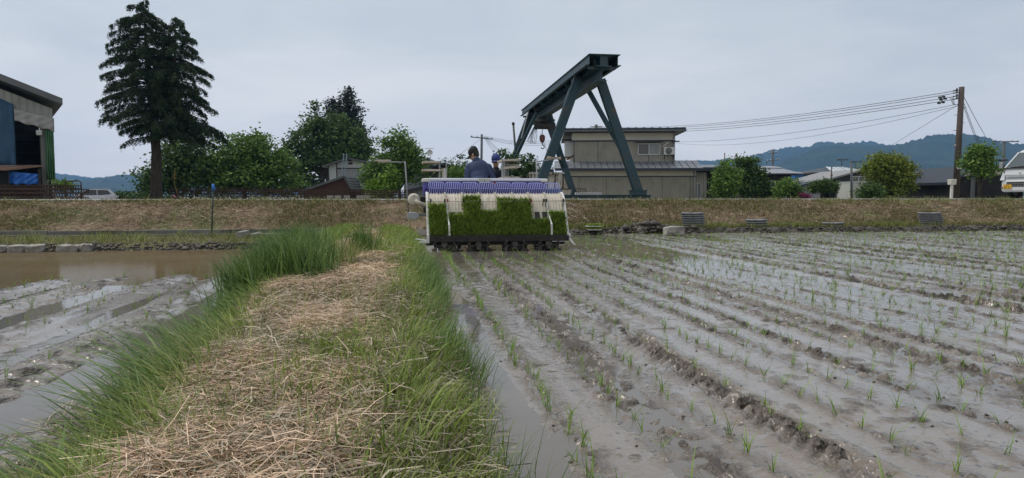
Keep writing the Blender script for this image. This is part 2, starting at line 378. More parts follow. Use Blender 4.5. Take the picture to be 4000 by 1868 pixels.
# ---------------------------------------------------------------- paddy on the left, half under water
S = np.concatenate([-steps(0.98, 4.5, 0.018, 0.025)[::-1] * 1.0])
S = np.concatenate([-steps(4.52, 24, 0.026, 0.12)[::-1], S])
T = np.concatenate([steps(-1.0, 1.75, 0.06, 0.03), steps(1.79, 9.0, 0.018, 0.035), steps(9.05, 12.6, 0.06, 0.1)])
def lmud_h(s, t):
    h = 0.022 + 0.018 * fbm(s * 0.9, t * 0.3, 50, 3) + 0.016 * fbm(s * 3.0, t * 1.0, 51, 3) + 0.022 * np.clip(0.4 + 1.6 * fbm(s * 1.6, t * 0.5, 57, 2), 0.05, 1) * fbm(s * 16, t * 12, 52, 3, 0.65) + 0.014 * fbm(s * 7, t * 0.45, 58, 2)
    h = h + 0.003 * fbm(s * 24, t * 2.0, 56, 2)
    h = h + 0.020 * np.cos(2 * math.pi * (s + 2.62 + 0.04 * fbm(t * 0.5, s, 53, 2)) / 0.62)
    h = h - 0.030 * spike(s - redge(t) + 0.12, 0.16) - 0.020 * spike(s + 2.95, 0.17) - 0.026 * spike(s + 4.3, 0.2)
    d = t - 7.9 + 0.55 * (s + 4.5) * 0.35 + 0.9 * fbm(s * 0.7, t * 0.25, 54, 3)
    return h - 0.075 * sstep(0.0, 1.3, d) + 0.004 * sstep(7, 8, t) * fbm(s * 4, t, 55, 2)
ss, tt = np.meshgrid(S, T)
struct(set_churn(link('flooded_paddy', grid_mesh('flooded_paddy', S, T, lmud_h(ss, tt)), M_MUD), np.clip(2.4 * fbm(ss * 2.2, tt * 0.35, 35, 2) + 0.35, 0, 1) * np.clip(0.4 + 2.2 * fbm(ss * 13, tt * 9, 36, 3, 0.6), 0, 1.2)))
M_WATERB = mat('muddy_reflection_water', (0.105, 0.08, 0.045), (0.14, 0.108, 0.065), scale=0.6, rough=0.06, bump=0.0015, bscale=5.0, spec=0.22, ior=1.2)
wn = M_WATERB.node_tree.nodes; wl = M_WATERB.node_tree.links; wg = wn.new('ShaderNodeBsdfGlossy'); wg.inputs['Roughness'].default_value = 0.09; wg.inputs['Color'].default_value = (0.8, 0.8, 0.8, 1)   # brown base colour stands in for the bank mirrored in silty water
wmx = wn.new('ShaderNodeMixShader'); wmx.inputs[0].default_value = 0.26; wn['Principled BSDF'].inputs['Specular IOR Level'].default_value = 0.0; wl.new(wn['Principled BSDF'].outputs[0], wmx.inputs[1]); wl.new(wg.outputs[0], wmx.inputs[2]); wl.new(wmx.outputs[0], wn['Material Output'].inputs['Surface'])
struct(sheet('flooded_paddy_water', -24, -0.95, 7.55, 12.75, WZ, M_WATERB)); struct(sheet('furrow_water', -24, -0.95, -1, 7.55, WZ, M_WATER))

# ---------------------------------------------------------------- ridge path between the paddies
def ridge_z(s, t):
    s = np.asarray(s, float); t = np.asarray(t, float)
    w = 0.07 * fbm(t * 0.8, 0 * t + 2, 60, 3); e = redge(t)
    lft = sstep(0.0 + w, 0.55 + w, s - e); rgt = 1 - sstep(-0.02 + w, 0.36 + w * 0.5, s)
    z = -0.03 + 0.25 * lft * rgt + 0.06 * fbm(s * 2.2, t * 1.6, 61, 3) * lft * rgt + 0.025 * fbm(s * 9, t * 9, 62, 2) * lft * rgt
    return z - 0.05 * sstep(9, 15, t) * lft * rgt
S = np.linspace(-2.05, 0.56, 110); T = steps(-1.5, 16.9, 0.03, 0.05)
ss, tt = np.meshgrid(S, T)
struct(link('ridge_path', grid_mesh('ridge_path', S, T, ridge_z(ss, tt)), M_EARTH))

# ---------------------------------------------------------------- verges, ditch, road bank
def verge_z(s, t):
    e = 0.5 * fbm(s * 1.3, s * 0, 70, 3)
    return -0.05 + 0.155 * sstep(12.25, 12.6, t + 0.25 * e) + 0.035 * fbm(s * 2.5, t * 2.5, 71, 3)
S = steps(-26, -1.4, 0.10, 0.08); T = np.linspace(12.15, 15.02, 44); ss, tt = np.meshgrid(S, T)
struct(link('grass_verge', grid_mesh('grass_verge', S, T, verge_z(ss, tt)), M_VERGE))
def rverge_z(s, t):
    edge = 0.18 * fbm(s * 1.1, s * 0, 72, 3)
    return -0.05 + 0.175 * sstep(15.66, 15.95, t + edge * 0.7) + 0.05 * fbm(s * 3.5, t * 3.5, 73, 3) * sstep(15.6, 15.9, t)
S = steps(0.3, 42, 0.06, 0.14); T = np.linspace(15.5, 16.65, 30); ss, tt = np.meshgrid(S, T)
struct(link('field_verge', grid_mesh('field_verge', S, T, rverge_z(ss, tt)), M_DARKMUD))
def bank_z(s, t):
    k = sstep(0, 1, (t - 16.15) / 1.9)
    n = 0.10 * fbm(s * 0.9, t * 1.2, 74, 4) + 0.05 * fbm(s * 4, t * 4, 75, 2)
    return 0.06 + 0.72 * k + n * np.sin(np.clip((t - 16.0) / 2.2, 0, 1) * math.pi) * 1.0
S = steps(-40, 48, 0.09, 0.09); T = np.linspace(15.72, 18.35, 40); ss, tt = np.meshgrid(S, T)
zz = bank_z(ss, tt); zz[:, :] = np.where((ss > -1.3) & (tt < 16.3) , np.minimum(zz, 0.02), zz)
struct(link('road_bank', grid_mesh('road_bank', S, T, zz), M_BANK))
# road slab
b = MB(); 
P = [FW(-60, 18.28), FW(70, 18.28), FW(70, 22.6), FW(-60, 22.6)]
b.add([Vector((p.x, p.y, 0.60)) for p in P] + [Vector((p.x, p.y, 0.845)) for p in P], [(0, 1, 2, 3), (4, 5, 6, 7), (0, 1, 5, 4), (1, 2, 6, 5), (2, 3, 7, 6), (3, 0, 4, 7)])
struct(b.build('road', M_ROAD))
# concrete irrigation ditch at the foot of the bank
M_CONC = mat('old_concrete', (0.20, 0.19, 0.175), (0.33, 0.31, 0.28), scale=3, rough=0.9, bump=0.006, bscale=40, dirt=(0.07, 0.07, 0.05), dscale=1.6)
M_CONCD = mat('ditch_concrete', (0.10, 0.10, 0.09), (0.22, 0.21, 0.19), scale=2, rough=0.9, bump=0.006, bscale=40, dirt=(0.05, 0.055, 0.03), dscale=1.2)
ditch = thing('irrigation_ditch', 'narrow concrete irrigation ditch along the foot of the left road bank', 'ditch', FW(-13.5, 15.35), FA)
for (y0, y1, z0, z1) in ((-0.36, -0.29, -0.1, 0.135), (0.20, 0.27, -0.1, 0.20)):
    for i in range(12):
        MB().box(-12 + i * 2 + 0.006, -12 + i * 2 + 1.994, y0, y1, z0, z1 + 0.004 * (i % 3)).build('wall_panel', M_CONCD, ditch, bevel=0.008)
MB().box(-12, 12, -0.29, 0.20, -0.12, -0.04).build('channel_floor', M_DARKMUD, ditch)

# ---------------------------------------------------------------- hills
M_HILL = mat('forest_hill', (0.014, 0.028, 0.014), (0.03, 0.048, 0.02), scale=0.012, rough=1.0, detail=10)
def hill(name, pts, D, back=900, amp=1.0, seed=0):
    us = np.array([p[0] for p in pts], float); vsx = np.array([p[1] for p in pts], float)
    U = np.arange(us[0], us[-1], 4.0); Vp = np.interp(U, us, vsx)
    crest = np.array([[*at(u, v, D)] for u, v in zip(U, Vp)])
    n = 46; k = np.linspace(0, 1, n)
    front = 0.36 * D
    X = crest[:, 0][None, :] * (1 - k[:, None] * 0.15); Y = D - k[:, None] * front + 0 * X
    z = crest[:, 2][None, :] * (1 - k[:, None]) ** 1.15
    gul = fbm(X / (D * 0.05), Y / (D * 0.09), 80 + seed, 4)
    z = z + gul * crest[:, 2][None, :] * 0.30 * np.sin(k[:, None] * math.pi) - 1.0
    canopy = 5.5 * amp * (D / 1500.0)
    z = z + canopy * (vnoise(X / (D * 0.0034), Y / (D * 0.0034), 90 + seed) + 0.8 * vnoise(X / (D * 0.0012), Y / (D * 0.0018), 91 + seed)) * (1 - 0.3 * k[:, None])
    # back slope
    Xb = crest[:, 0][None, :] + 0 * X[:2]; Yb = np.array([[D + 60.0], [D + back]]) + 0 * Xb; zb = np.stack([z[0] * 0.8, 0 * z[0] - 1])
    X = np.concatenate([Xb[::-1], X]); Y = np.concatenate([Yb[::-1], Y]); z = np.concatenate([zb[::-1], z])
    w = X.shape[1]; i = np.arange((X.shape[0] - 1) * w).reshape(X.shape[0] - 1, w)[:, :-1].ravel()
    me = fast_mesh(name, np.stack([X.ravel(), Y.ravel(), z.ravel()], 1), np.stack([i, i + 1, i + w + 1, i + w], 1), True)
    return struct(link(name, me, M_HILL))
hill('distant_hills', [(2300, 700), (2480, 650), (2560, 640), (2700, 625), (2770, 629), (2873, 619), (2936, 609), (3022, 583), (3092, 573), (3155, 574), (3194, 556), (3225, 552), (3264, 560), (3325, 557), (3395, 550), (3445, 563), (3600, 580), (3900, 600), (4300, 600)], 2500, seed=1)
hill('wooded_hill', [(2900, 700), (2990, 668), (3069, 628), (3130, 600), (3186, 578), (3225, 569), (3300, 566), (3400, 568), (3480, 568), (3530, 560), (3574, 549), (3624, 532), (3669, 525), (3749, 524), (3800, 527), (3848, 535), (3873, 552), (3948, 558), (4000, 563), (4200, 585), (4500, 600)], 1700, seed=2)
hill('low_hills', [(-700, 690), (-300, 660), (0, 668), (150, 670), (225, 677), (300, 685), (400, 697), (500, 690), (640, 680), (760, 690), (900, 705), (1200, 720), (1500, 735)], 2600, seed=3)
hill('wooded_foothill', [(330, 730), (390, 703), (430, 692), (480, 684), (540, 680), (600, 682), (700, 690), (900, 712), (1200, 735)], 2000, seed=4)
# ================================================================ rice transplanter
MS, MT = 1.611, 11.35
MROOT = FW(MS, MT, 0.0)
def ML(u, v, y):
    """machine-local (x, z) of the point seen at (u, v) on the plane y"""
    a = at(u, v, 1.0); d = Vector((a.x, a.y, a.z - CAMZ)); r = Vector((-SA, CA, 0)); e = Vector((CA, SA, 0))
    k = (MT + y) / d.dot(r); return Vector((k * d.dot(e) - MS, y, CAMZ + k * d.z))
M_CREAM = mat('cream_plastic', (0.50, 0.46, 0.38), (0.60, 0.56, 0.48), scale=4, rough=0.55, dirt=(0.30, 0.25, 0.18), dscale=5, stretch=(3, 1, 1), dpos=(0.55, 0.75))
M_WHITEP = mat('white_paint', (0.62, 0.62, 0.60), (0.72, 0.72, 0.70), scale=5, rough=0.5, dirt=(0.35, 0.28, 0.2), dscale=8, dpos=(0.6, 0.75))
M_PURPLE = mat('purple_plastic', (0.09, 0.085, 0.36), (0.12, 0.11, 0.42), scale=2, rough=0.35)
M_LAV = mat('lavender_wire', (0.33, 0.36, 0.72), (0.40, 0.43, 0.78), scale=8, rough=0.45)
M_BLACK = mat('black_muddy_steel', (0.012, 0.012, 0.012), (0.03, 0.027, 0.022), scale=6, rough=0.65, dirt=(0.075, 0.062, 0.048), dscale=9, dpos=(0.56, 0.72), bump=0.004, bscale=30)
M_GEAR = mat('muddy_gear', (0.022, 0.02, 0.018), (0.06, 0.052, 0.044), scale=14, rough=0.6, dirt=(0.13, 0.11, 0.09), dscale=12, dpos=(0.5, 0.66), bump=0.006, bscale=30)
M_GREYM = mat('grey_metal', (0.24, 0.25, 0.26), (0.33, 0.34, 0.35), scale=6, rough=0.45, metal=0.2)
M_DKGREY = mat('dark_grey_plastic', (0.10, 0.105, 0.11), (0.14, 0.145, 0.15), scale=6, rough=0.5)
M_RED = mat('red_print', (0.33, 0.05, 0.035), rough=0.6)
M_RUSTP = mat('rust_print', (0.17, 0.06, 0.05), rough=0.6)
M_BLUE = mat('blue_paint', (0.02, 0.07, 0.18), (0.03, 0.09, 0.22), scale=4, rough=0.45)
tp = thing('rice_transplanter', 'eight-row riding rice transplanter with cream seedling trays and purple hopper at work in the paddy', 'rice transplanter', MROOT, FA)
PROF = [(0.0, 0.262), (0.07, 0.40), (0.15, 0.56), (0.235, 0.72), (0.31, 0.84), (0.375, 0.915), (0.45, 0.965), (0.54, 0.985)]
def prof(f):
    a = np.cumsum([0] + [math.dist(PROF[i], PROF[i + 1]) for i in range(len(PROF) - 1)]); a = a / a[-1]
    y = np.interp(f, a, [p[0] for p in PROF]); z = np.interp(f, a, [p[1] for p in PROF]); return float(y), float(z)
def profn(f):
    y0, z0 = prof(max(f - 0.02, 0)); y1, z1 = prof(min(f + 0.02, 1)); d = Vector((0, y1 - y0, z1 - z0)).normalized(); return Vector((0, -d.z, d.y))
LX = [-1.195 + 0.2988 * i for i in range(9)]
nF = 16
for i in range(8):
    x0, x1 = LX[i] + 0.004, LX[i + 1] - 0.004
    xs = [(x0, 0.035), (x0 + 0.008, 0.035), (x0 + 0.010, 0)]
    for r in range(5):
        c = x0 + 0.032 + (x1 - x0 - 0.03) * (r + 0.35) / 5
        xs += [(c - 0.013, 0), (c - 0.007, 0.016), (c + 0.007, 0.016), (c + 0.013, 0)]
    xs += [(x1 - 0.010, 0), (x1 - 0.008, 0.035), (x1, 0.035)]
    V = []; F = []
    for j in range(nF + 1):
        f = j / nF; y, z = prof(f); n = profn(f)
        V += [Vector((x, y, z)) + n * h for x, h in xs]
    w = len(xs)
    for j in range(nF):
        for k in range(w - 1): F.append((j * w + k, j * w + k + 1, (j + 1) * w + k + 1, (j + 1) * w + k))
    lane = MB().add(V, F); o = lane.build('seedling_lane', M_CREAM, tp)
    so_ = o.modifiers.new('thick', 'SOLIDIFY'); so_.thickness = 0.008; so_.offset = -1
    for k in range(2):                                                # dark feed windows low on the lane
        a = x0 + 0.055 + 0.135 * k; q = MB()
        V = []
        for f in (0.27, 0.335, 0.40, 0.475):
            y, z = prof(f); n = profn(f); V += [Vector((a, y, z)) + n * 0.0185, Vector((a + 0.095, y, z)) + n * 0.0185]
        q.add(V, [(0, 1, 3, 2), (2, 3, 5, 4), (4, 5, 7, 6)]); q.build('feed_window', M_BLACK, o)
# side frames
for sx in (-1, 1):
    x = LX[0] - 0.022 if sx < 0 else LX[8] + 0.022
    q = MB(); P = [prof(f) for f in np.linspace(0, 1, 14)]
    for (y0, z0), (y1, z1) in zip(P[:-1], P[1:]): q.bar((x, y0 - 0.01, z0), (x, y1 - 0.01, z1), 0.036, 0.07, up=(0, -1, 0.3))
    q.build('side_frame', M_WHITEP, tp)
q = MB(); x = LX[0] - 0.02
q.bar((x, -0.02, 0.27), (x, -0.02, 0.165), 0.045, 0.05); q.bar((x + 0.02, -0.02, 0.168), (x - 0.20, -0.02, 0.160), 0.05, 0.035)
q.tube([(x + 0.02, 0, 0.185), (x - 0.12, 0, 0.205), (x - 0.20, 0.0, 0.22), (x - 0.235, 0, 0.20)], 0.012)
q.build('end_bracket', M_WHITEP, tp)
q = MB(); x = LX[8] + 0.02
q.bar((x - 0.28, -0.03, 0.162), (x + 0.01, -0.03, 0.168), 0.03, 0.02); q.tube([(x + 0.02, 0, 0.22), (x + 0.06, -0.05, 0.15), (x + 0.11, -0.1, 0.09)], 0.02)
q.lathe([(0.0, -0.03), (0.035, -0.03), (0.035, 0.03), (0.0, 0.03)], 12, (x + 0.02, 0, 0.265), 'y'); q.build('end_bracket', M_WHITEP, tp)
# rod across the lanes, with clips
q = MB(); yy, zz_ = prof(0.70); q.tube([(LX[0] - 0.02, yy - 0.075, zz_ + 0.02), (LX[4], yy - 0.075, zz_ + 0.012), (LX[8] + 0.03, yy - 0.075, zz_ + 0.02)], 0.0085)
q.build('retainer_rod', mat('rod_steel', (0.42, 0.36, 0.30), (0.5, 0.46, 0.4), scale=9, rough=0.5), tp)
for i, x in enumerate([LX[0] + 0.04, LX[1] - 0.02, LX[1] + 0.03, LX[2] + 0.005, LX[3], LX[5] + 0.005, LX[6] + 0.012, LX[7] - 0.06, LX[7] - 0.015, LX[8] + 0.0]):
    q = MB(); q.box(x - 0.012, x + 0.012, yy - 0.10, yy - 0.04, zz_ + 0.0, zz_ + 0.055); q.tube([(x, yy - 0.08, zz_ + 0.04), (x - 0.015, yy - 0.09, zz_ - 0.03), (x - 0.02, yy - 0.09, zz_ - 0.075)], 0.007, 6)
    q.build('rod_clip', M_RED if i in (2, 6) else M_BLACK, tp)
for x, f1 in ((LX[1] + 0.012, 0.72), (LX[7] - 0.008, 0.72)):
    q = MB(); y0, z0 = prof(0.03); y1, z1 = prof(f1)
    q.bar((x, y1 - 0.09, z1 + 0.02), (x + 0.01, y1 - 0.10, z1 - 0.16), 0.028, 0.03); q.bar((x + 0.01, y1 - 0.10, z1 - 0.15), (x + 0.022, y0 - 0.09, z0 + 0.17), 0.022, 0.022)
    q.bar((x + 0.022, y0 - 0.09, z0 + 0.18), (x + 0.03, y0 - 0.06, z0 - 0.01), 0.032, 0.03); q.build('support_arm', M_WHITEP, tp)
# wire guards above the lanes
for i in range(8):
    c = (LX[i] + LX[i + 1]) / 2; w = 0.135; q = MB(); zb, zt = 0.975, 1.19 - 0.002 * i; yb, yt = 0.50, 0.56; lean = 0.012
    def pt(x, k): return Vector((x - (1 - k) * -0.0 + lean * (1 - k) * 2, yb + (yt - yb) * k, zb + (zt - zb) * k))
    q.tube([pt(c - w, 0), pt(c - w, 0.86), pt(c - w + 0.012, 0.96), pt(c - w + 0.035, 1), pt(c + w - 0.035, 1), pt(c + w - 0.012, 0.96), pt(c + w, 0.86), pt(c + w, 0)], 0.0075, 6)
    for k in range(1, 8):
        x = c - w + 2 * w * k / 8; q.tube([pt(x, 0), pt(x, 1)], 0.0055, 6)
    q.tube([pt(c - w, 0.5), pt(c + w, 0.5)], 0.004, 6)
    q.build('wire_guard', M_LAV, tp)
# fertiliser hopper
HY = 0.95; hl = ML(1652, 740, HY).x; hr = ML(2124, 740, HY).x; ht = ML(1900, 702, HY).z; hb = ML(1660, 768, HY).z
q = MB(); n = 7; secs = []
def hsec(x, inset): return [Vector((x, HY - 0.24 + inset, ht - 0.03 - inset * 0.2)), Vector((x, HY - 0.23 + inset, ht - 0.17)), Vector((x, HY - 0.16 + inset, hb + 0.03 + inset)), Vector((x, HY - 0.08, hb + inset)), Vector((x, HY + 0.12, hb + inset)), Vector((x, HY + 0.24 - inset, ht - 0.17)), Vector((x, HY + 0.24 - inset, ht - 0.03 - inset * 0.2))]
for x, ins in ((hl, 0.05), (hl + 0.02, 0.015), (hl + 0.05, 0), (hr - 0.05, 0), (hr - 0.02, 0.015), (hr, 0.05)): secs += hsec(x, ins)
F = [tuple(range(n)), tuple(range(5 * n, 6 * n))] + [(j * n + k, j * n + (k + 1) % n, (j + 1) * n + (k + 1) % n, (j + 1) * n + k) for j in range(5) for k in range(n)]
hop = q.add(secs, F).build('fertiliser_hopper', M_PURPLE, tp)
q = MB(); q.box(hl - 0.01, hr + 0.01, HY - 0.27, HY + 0.27, ht - 0.035, ht + 0.005); q.box(hl + 0.10, hr - 0.10, HY - 0.2, HY + 0.2, ht + 0.005, ht + 0.02)
q.build('hopper_lid', mat('pale_lid', (0.60, 0.61, 0.70), (0.68, 0.69, 0.74), scale=2, rough=0.4), hop, bevel=0.008)
for x0, x1 in ((hl - 0.018, hl + 0.13), (hr - 0.11, hr + 0.018)):
    MB().box(x0, x1, HY - 0.285, HY + 0.28, ht - 0.055, ht + 0.014).build('lid_end', M_WHITEP, hop, bevel=0.02)
for u in (1880, 1904):
    c = ML(u, 701, HY - 0.3); MB().box(c.x - 0.055, c.x + 0.055, HY - 0.31, HY - 0.2, ht - 0.055, ht + 0.018).build('lid_latch', mat('latch_plastic', (0.50, 0.50, 0.47), rough=0.5), hop, bevel=0.014)
for k in range(1, 6):
    x = hl + (hr - hl) * k / 6; MB().box(x - 0.006, x + 0.006, HY - 0.2445, HY - 0.20, hb + 0.12, ht - 0.04).build('seam', mat('seam_purple', (0.04, 0.035, 0.16), rough=0.5), hop)
# worn red mark and lettering on the hopper front
c = ML(1931, 716, HY - 0.25)
q = MB(); q.add([(c.x - 0.05, HY - 0.2405, c.z + 0.02), (c.x + 0.05, HY - 0.2405, c.z + 0.02), (c.x, HY - 0.2400, c.z - 0.03)], [(0, 1, 2)]); q.build('emblem', M_RED, hop)
q = MB(); q.box(c.x + 0.05, c.x + 0.19, HY - 0.2415, HY - 0.236, c.z + 0.004, c.z + 0.014); q.box(c.x - 0.09, c.x - 0.05, HY - 0.2415, HY - 0.236, c.z + 0.0, c.z + 0.012)
for k in range(7):
    x = c.x - 0.085 + k * 0.042
    q.box(x, x + 0.006, HY - 0.2395, HY - 0.232, c.z - 0.06, c.z - 0.03); q.box(x + 0.006, x + 0.026, HY - 0.2395, HY - 0.232, c.z - 0.036, c.z - 0.030)
    if k % 2 == 0: q.box(x + 0.02, x + 0.026, HY - 0.2395, HY - 0.232, c.z - 0.06, c.z - 0.036)
    else: q.box(x + 0.006, x + 0.026, HY - 0.2395, HY - 0.232, c.z - 0.05, c.z - 0.044)
stuff(q.build('lettering', M_RUSTP, hop))
# hoses below the hopper
for i in range(8):
    x = LX[i] + 0.15; MB().tube([(x, HY - 0.1, hb + 0.02), (x, HY - 0.25, 0.8), (x, HY - 0.4, 0.45), (x, HY - 0.75, 0.2)], 0.028, 8).build('delivery_hose', M_BLACK, tp)
# blower and its pipe
c = ML(1617, 780, 0.72); q = MB()
q.lathe([(0.0, -0.05), (0.06, -0.055), (0.10, -0.045), (0.112, -0.02), (0.112, 0.05), (0.09, 0.07), (0.0, 0.07)], 24, c, 'y'); bl = q.build('blower', M_CREAM, tp)
p0 = c + Vector((0.02, -0.07, -0.01)); p1 = ML(1640, 795, 0.66); p2 = ML(1656, 803, 0.7); p3 = ML(1690, 803, 0.75)
MB().tube([p0 + Vector((0, 0.06, 0.01)), p0 + Vector((0.03, 0, -0.03)), p1, p2, p3], [0.035, 0.04, 0.04, 0.042, 0.045], 12).build('air_pipe', M_CREAM, bl)
MB().box(c.x - 0.02, c.x + 0.02, c.y - 0.058, c.y - 0.05, c.z + 0.055, c.z + 0.075).build('sticker', M_GREYM, bl)
a = ML(1648, 770, 0.75); MB().box(a.x - 0.03, a.x + 0.12, 0.72, 0.80, a.z - 0.09, a.z).build('bracket', M_BLACK, tp)
a = ML(1660, 820, 0.4); MB().box(a.x - 0.03, a.x + 0.10, 0.3, 0.42, a.z - 0.05, a.z + 0.05).build('bracket', M_BLACK, tp)
# grey marker paddle
P = [ML(u, v, 0.22) for u, v in ((1589, 845), (1592, 834), (1600, 829), (1628, 829), (1638, 838), (1637, 848), (1624, 858), (1592, 857))]
q = MB(); q.prism([(p.x, p.z) for p in P], 0.18, 0.26); pd = q.build('marker_paddle', mat('paddle_grey', (0.26, 0.27, 0.29), (0.32, 0.33, 0.35), scale=6, rough=0.45), tp, bevel=0.012)
a = ML(1636, 840, 0.24); b_ = ML(1680, 841, 0.24); MB().bar(a, b_, 0.03, 0.045).build('paddle_arm', M_DKGREY, tp)
# muddy planting gear under the trays
MB().box(LX[0] + 0.0, LX[8] + 0.03, -0.05, 0.02, 0.163, 0.262).build('crop_guard', M_BLACK, tp, bevel=0.006)
MB().box(LX[0] - 0.05, LX[8] - 0.02, 0.06, 0.16, 0.10, 0.165).build('frame_beam', M_BLACK, tp)
for k, u in enumerate((1735, 1868, 2008, 2140)):
    c = ML(u, 970, 0.0).x; q = MB()
    q.box(c - 0.045, c + 0.045, -0.10, 0.2, 0.025, 0.155); q.box(c - 0.033, c + 0.033, -0.16, -0.10, 0.035, 0.12)
    q.lathe([(0.0, -0.06), (0.035, -0.06), (0.035, 0.06), (0, 0.06)], 12, (c, -0.07, 0.10), 'x')
    unit = q.build('planting_unit', M_GEAR, tp, bevel=0.01)
    for sx in (-1, 1):
        x = c + sx * 0.15; q = MB()
        q.tube([(c + sx * 0.05, -0.03, 0.085), (x, -0.03, 0.085)], 0.02); q.box(x - 0.022, x + 0.022, -0.09, 0.05, 0.01, 0.12)
        q.bar((x, -0.03, 0.08), (x + sx * 0.022, -0.12, 0.135), 0.032, 0.03); q.bar((x + sx * 0.022, -0.12, 0.135), (x - sx * 0.01, -0.13, 0.185), 0.022, 0.02)
        q.bar((x, -0.06, 0.06), (x + sx * 0.05, -0.10, 0.015), 0.025, 0.03); q.bar((x + sx * 0.05, -0.10, 0.015), (x + sx * 0.06, -0.11, 0.06), 0.014, 0.014)
        q.build('planting_arm', M_GEAR, unit)
for c in (-0.9, -0.3, 0.3, 0.9):
    q = MB(); q.prism([(-0.03, 0.012), (0.0, 0.004), (0.75, 0.004), (0.9, 0.09), (0.88, 0.11), (0.7, 0.05), (-0.03, 0.05)], c - 0.13, c + 0.13, 'x'); q.build('float', M_BLACK, tp)
# body, seat and wheels further forward
q = MB(); q.box(-0.55, 0.55, 0.9, 2.5, 0.34, 0.40); q.box(-0.25, 0.25, 0.8, 3.0, 0.28, 0.34); q.build('deck', M_DKGREY, tp, bevel=0.01)
q = MB(); q.prism([(2.2, 0.40), (2.25, 0.88), (2.5, 0.92), (3.0, 0.72), (3.1, 0.40)], -0.27, 0.27, 'x'); q.build('bonnet', M_WHITEP, tp, bevel=0.03)
q = MB(); q.box(-0.22, 0.22, 1.25, 1.65, 0.62, 0.72); q.box(-0.15, 0.15, 1.3, 1.6, 0.40, 0.62); q.box(-0.21, 0.21, 1.18, 1.27, 0.70, 0.95); q.build('seat', M_BLACK, tp, bevel=0.03)
for x, y, rr in ((-0.62, 1.05, 0.46), (0.62, 1.05, 0.46), (-0.60, 2.45, 0.33), (0.60, 2.45, 0.33)):
    q = MB(); ring = [(x, y + rr * math.cos(a), rr - 0.03 + rr * math.sin(a)) for a in np.linspace(0, 2 * math.pi, 25)]
    q.tube(ring, 0.028, 8, cap=False)
    for k in range(14):
        a = 2 * math.pi * k / 14; q.bar((x - 0.06, y + rr * math.cos(a), rr - 0.03 + rr * math.sin(a)), (x + 0.06, y + rr * math.cos(a), rr - 0.03 + rr * math.sin(a)), 0.06, 0.02)
    for k in range(4):
        a = 2 * math.pi * k / 4; q.bar((x, y, rr - 0.03), (x, y + rr * math.cos(a), rr - 0.03 + rr * math.sin(a)), 0.03, 0.03)
    q.build('wheel', M_BLACK, tp)
a = ML(2132, 736, 0.9); b_ = ML(2192, 760, 0.9); MB().box(a.x, b_.x, 0.86, 1.0, b_.z, a.z).build('side_box', M_BLUE, tp, bevel=0.01)
# guide poles with line-marker arms
def guide(pole, arm, y):
    q = MB(); P = [ML(u, v, y) for u, v in pole]; q.tube(P, 0.014, 8)
    A = [ML(u, v, y) for u, v in arm]; q.tube(A, 0.012, 8); q.build('guide_pole', M_GREYM, tp)
guide([(1582, 632), (1590, 740), (1596, 850)], [(1583, 634), (1530, 634), (1470, 628)], 1.7)
a = ML(1596, 846, 1.7); MB().tube([a, ML(1603, 895, 1.7)], 0.011, 6).build('guide_wire', mat('yellow_rod', (0.42, 0.36, 0.15), rough=0.6), tp)
guide([(2095, 625), (2098, 700), (2101, 760)], [(2095, 631), (2120, 629), (2190, 618)], 1.9)
M_FOAM = mat('weathered_board', (0.42, 0.37, 0.30), (0.58, 0.53, 0.46), scale=14, rough=0.8, stretch=(1, 4, 4), dirt=(0.2, 0.13, 0.09), dscale=7)
def clutter(u0, u1, v, y, n, name='marker_bundle'):
    q = MB()
    for k in range(n):
        c0 = ML(u0 + (u1 - u0) * random.uniform(0, 0.4), v + random.uniform(-6, 6), y); c1 = ML(u0 + (u1 - u0) * random.uniform(0.6, 1), v + random.uniform(-6, 6), y)
        c0.y += random.uniform(-.05, .05); c1.y += random.uniform(-.05, .05); q.bar(c0, c1, random.uniform(0.015, 0.03), random.uniform(0.012, 0.03))
    q.build(name, M_FOAM, tp)
clutter(1460, 1528, 631, 1.7, 7); clutter(2133, 2196, 617, 1.9, 5)
# seedling racks either side of the platform
def shelf(u0, u1, v, y0, y1, th, slope=0, name='rack_shelf', m=None):
    a = ML(u0, v, y0); b = ML(u1, v + slope, y0); q = MB(); r = 0.018
    q.bar((a.x, y0, a.z), (b.x, y0, b.z), 0.03, th); q.bar((a.x, y1, a.z), (b.x, y1, b.z), 0.03, th)
    q.bar((a.x, y0 - 0.015, a.z), (a.x, y1 + 0.015, a.z), 0.031, th * 1.03); q.bar((b.x, y0 - 0.015, b.z), (b.x, y1 + 0.015, b.z), 0.031, th * 1.03)
    q.add([(a.x, y0, a.z - th * 0.3), (b.x, y0, b.z - th * 0.3), (b.x, y1, b.z - th * 0.3), (a.x, y1, a.z - th * 0.3)], [(0, 1, 2, 3)])
    for k in range(1, 4):
        x = a.x + (b.x - a.x) * k / 4; q.bar((x, y0, a.z - th * 0.1), (x, y1, a.z - th * 0.1), 0.02, th * 0.5)
    return q.build(name, m or M_FOAM, tp)
for (u, v0, v1) in ((1717, 630, 700), (1962, 622, 700), (1969, 628, 700)):
    a = ML(u, v0, 1.0); b_ = ML(u, v1, 1.0)
    MB().bar(b_, a, 0.026, 0.04).build('rack_post', M_GREYM, tp); MB().bar(b_ + Vector((0.16, 0.55, 0)), a + Vector((0.16, 0.55, 0)), 0.026, 0.04).build('rack_post', M_GREYM, tp)
shelf(1654, 1722, 633, 0.95, 1.5, 0.035, 0); shelf(1653, 1722, 664, 0.95, 1.5, 0.032, 1); shelf(1684, 1712, 698, 0.95, 1.5, 0.02)
shelf(1962, 2026, 627, 0.95, 1.5, 0.035, -3); shelf(1970, 2030, 656, 0.95, 1.5, 0.035, -5); shelf(1967, 2030, 693, 0.95, 1.5, 0.02)
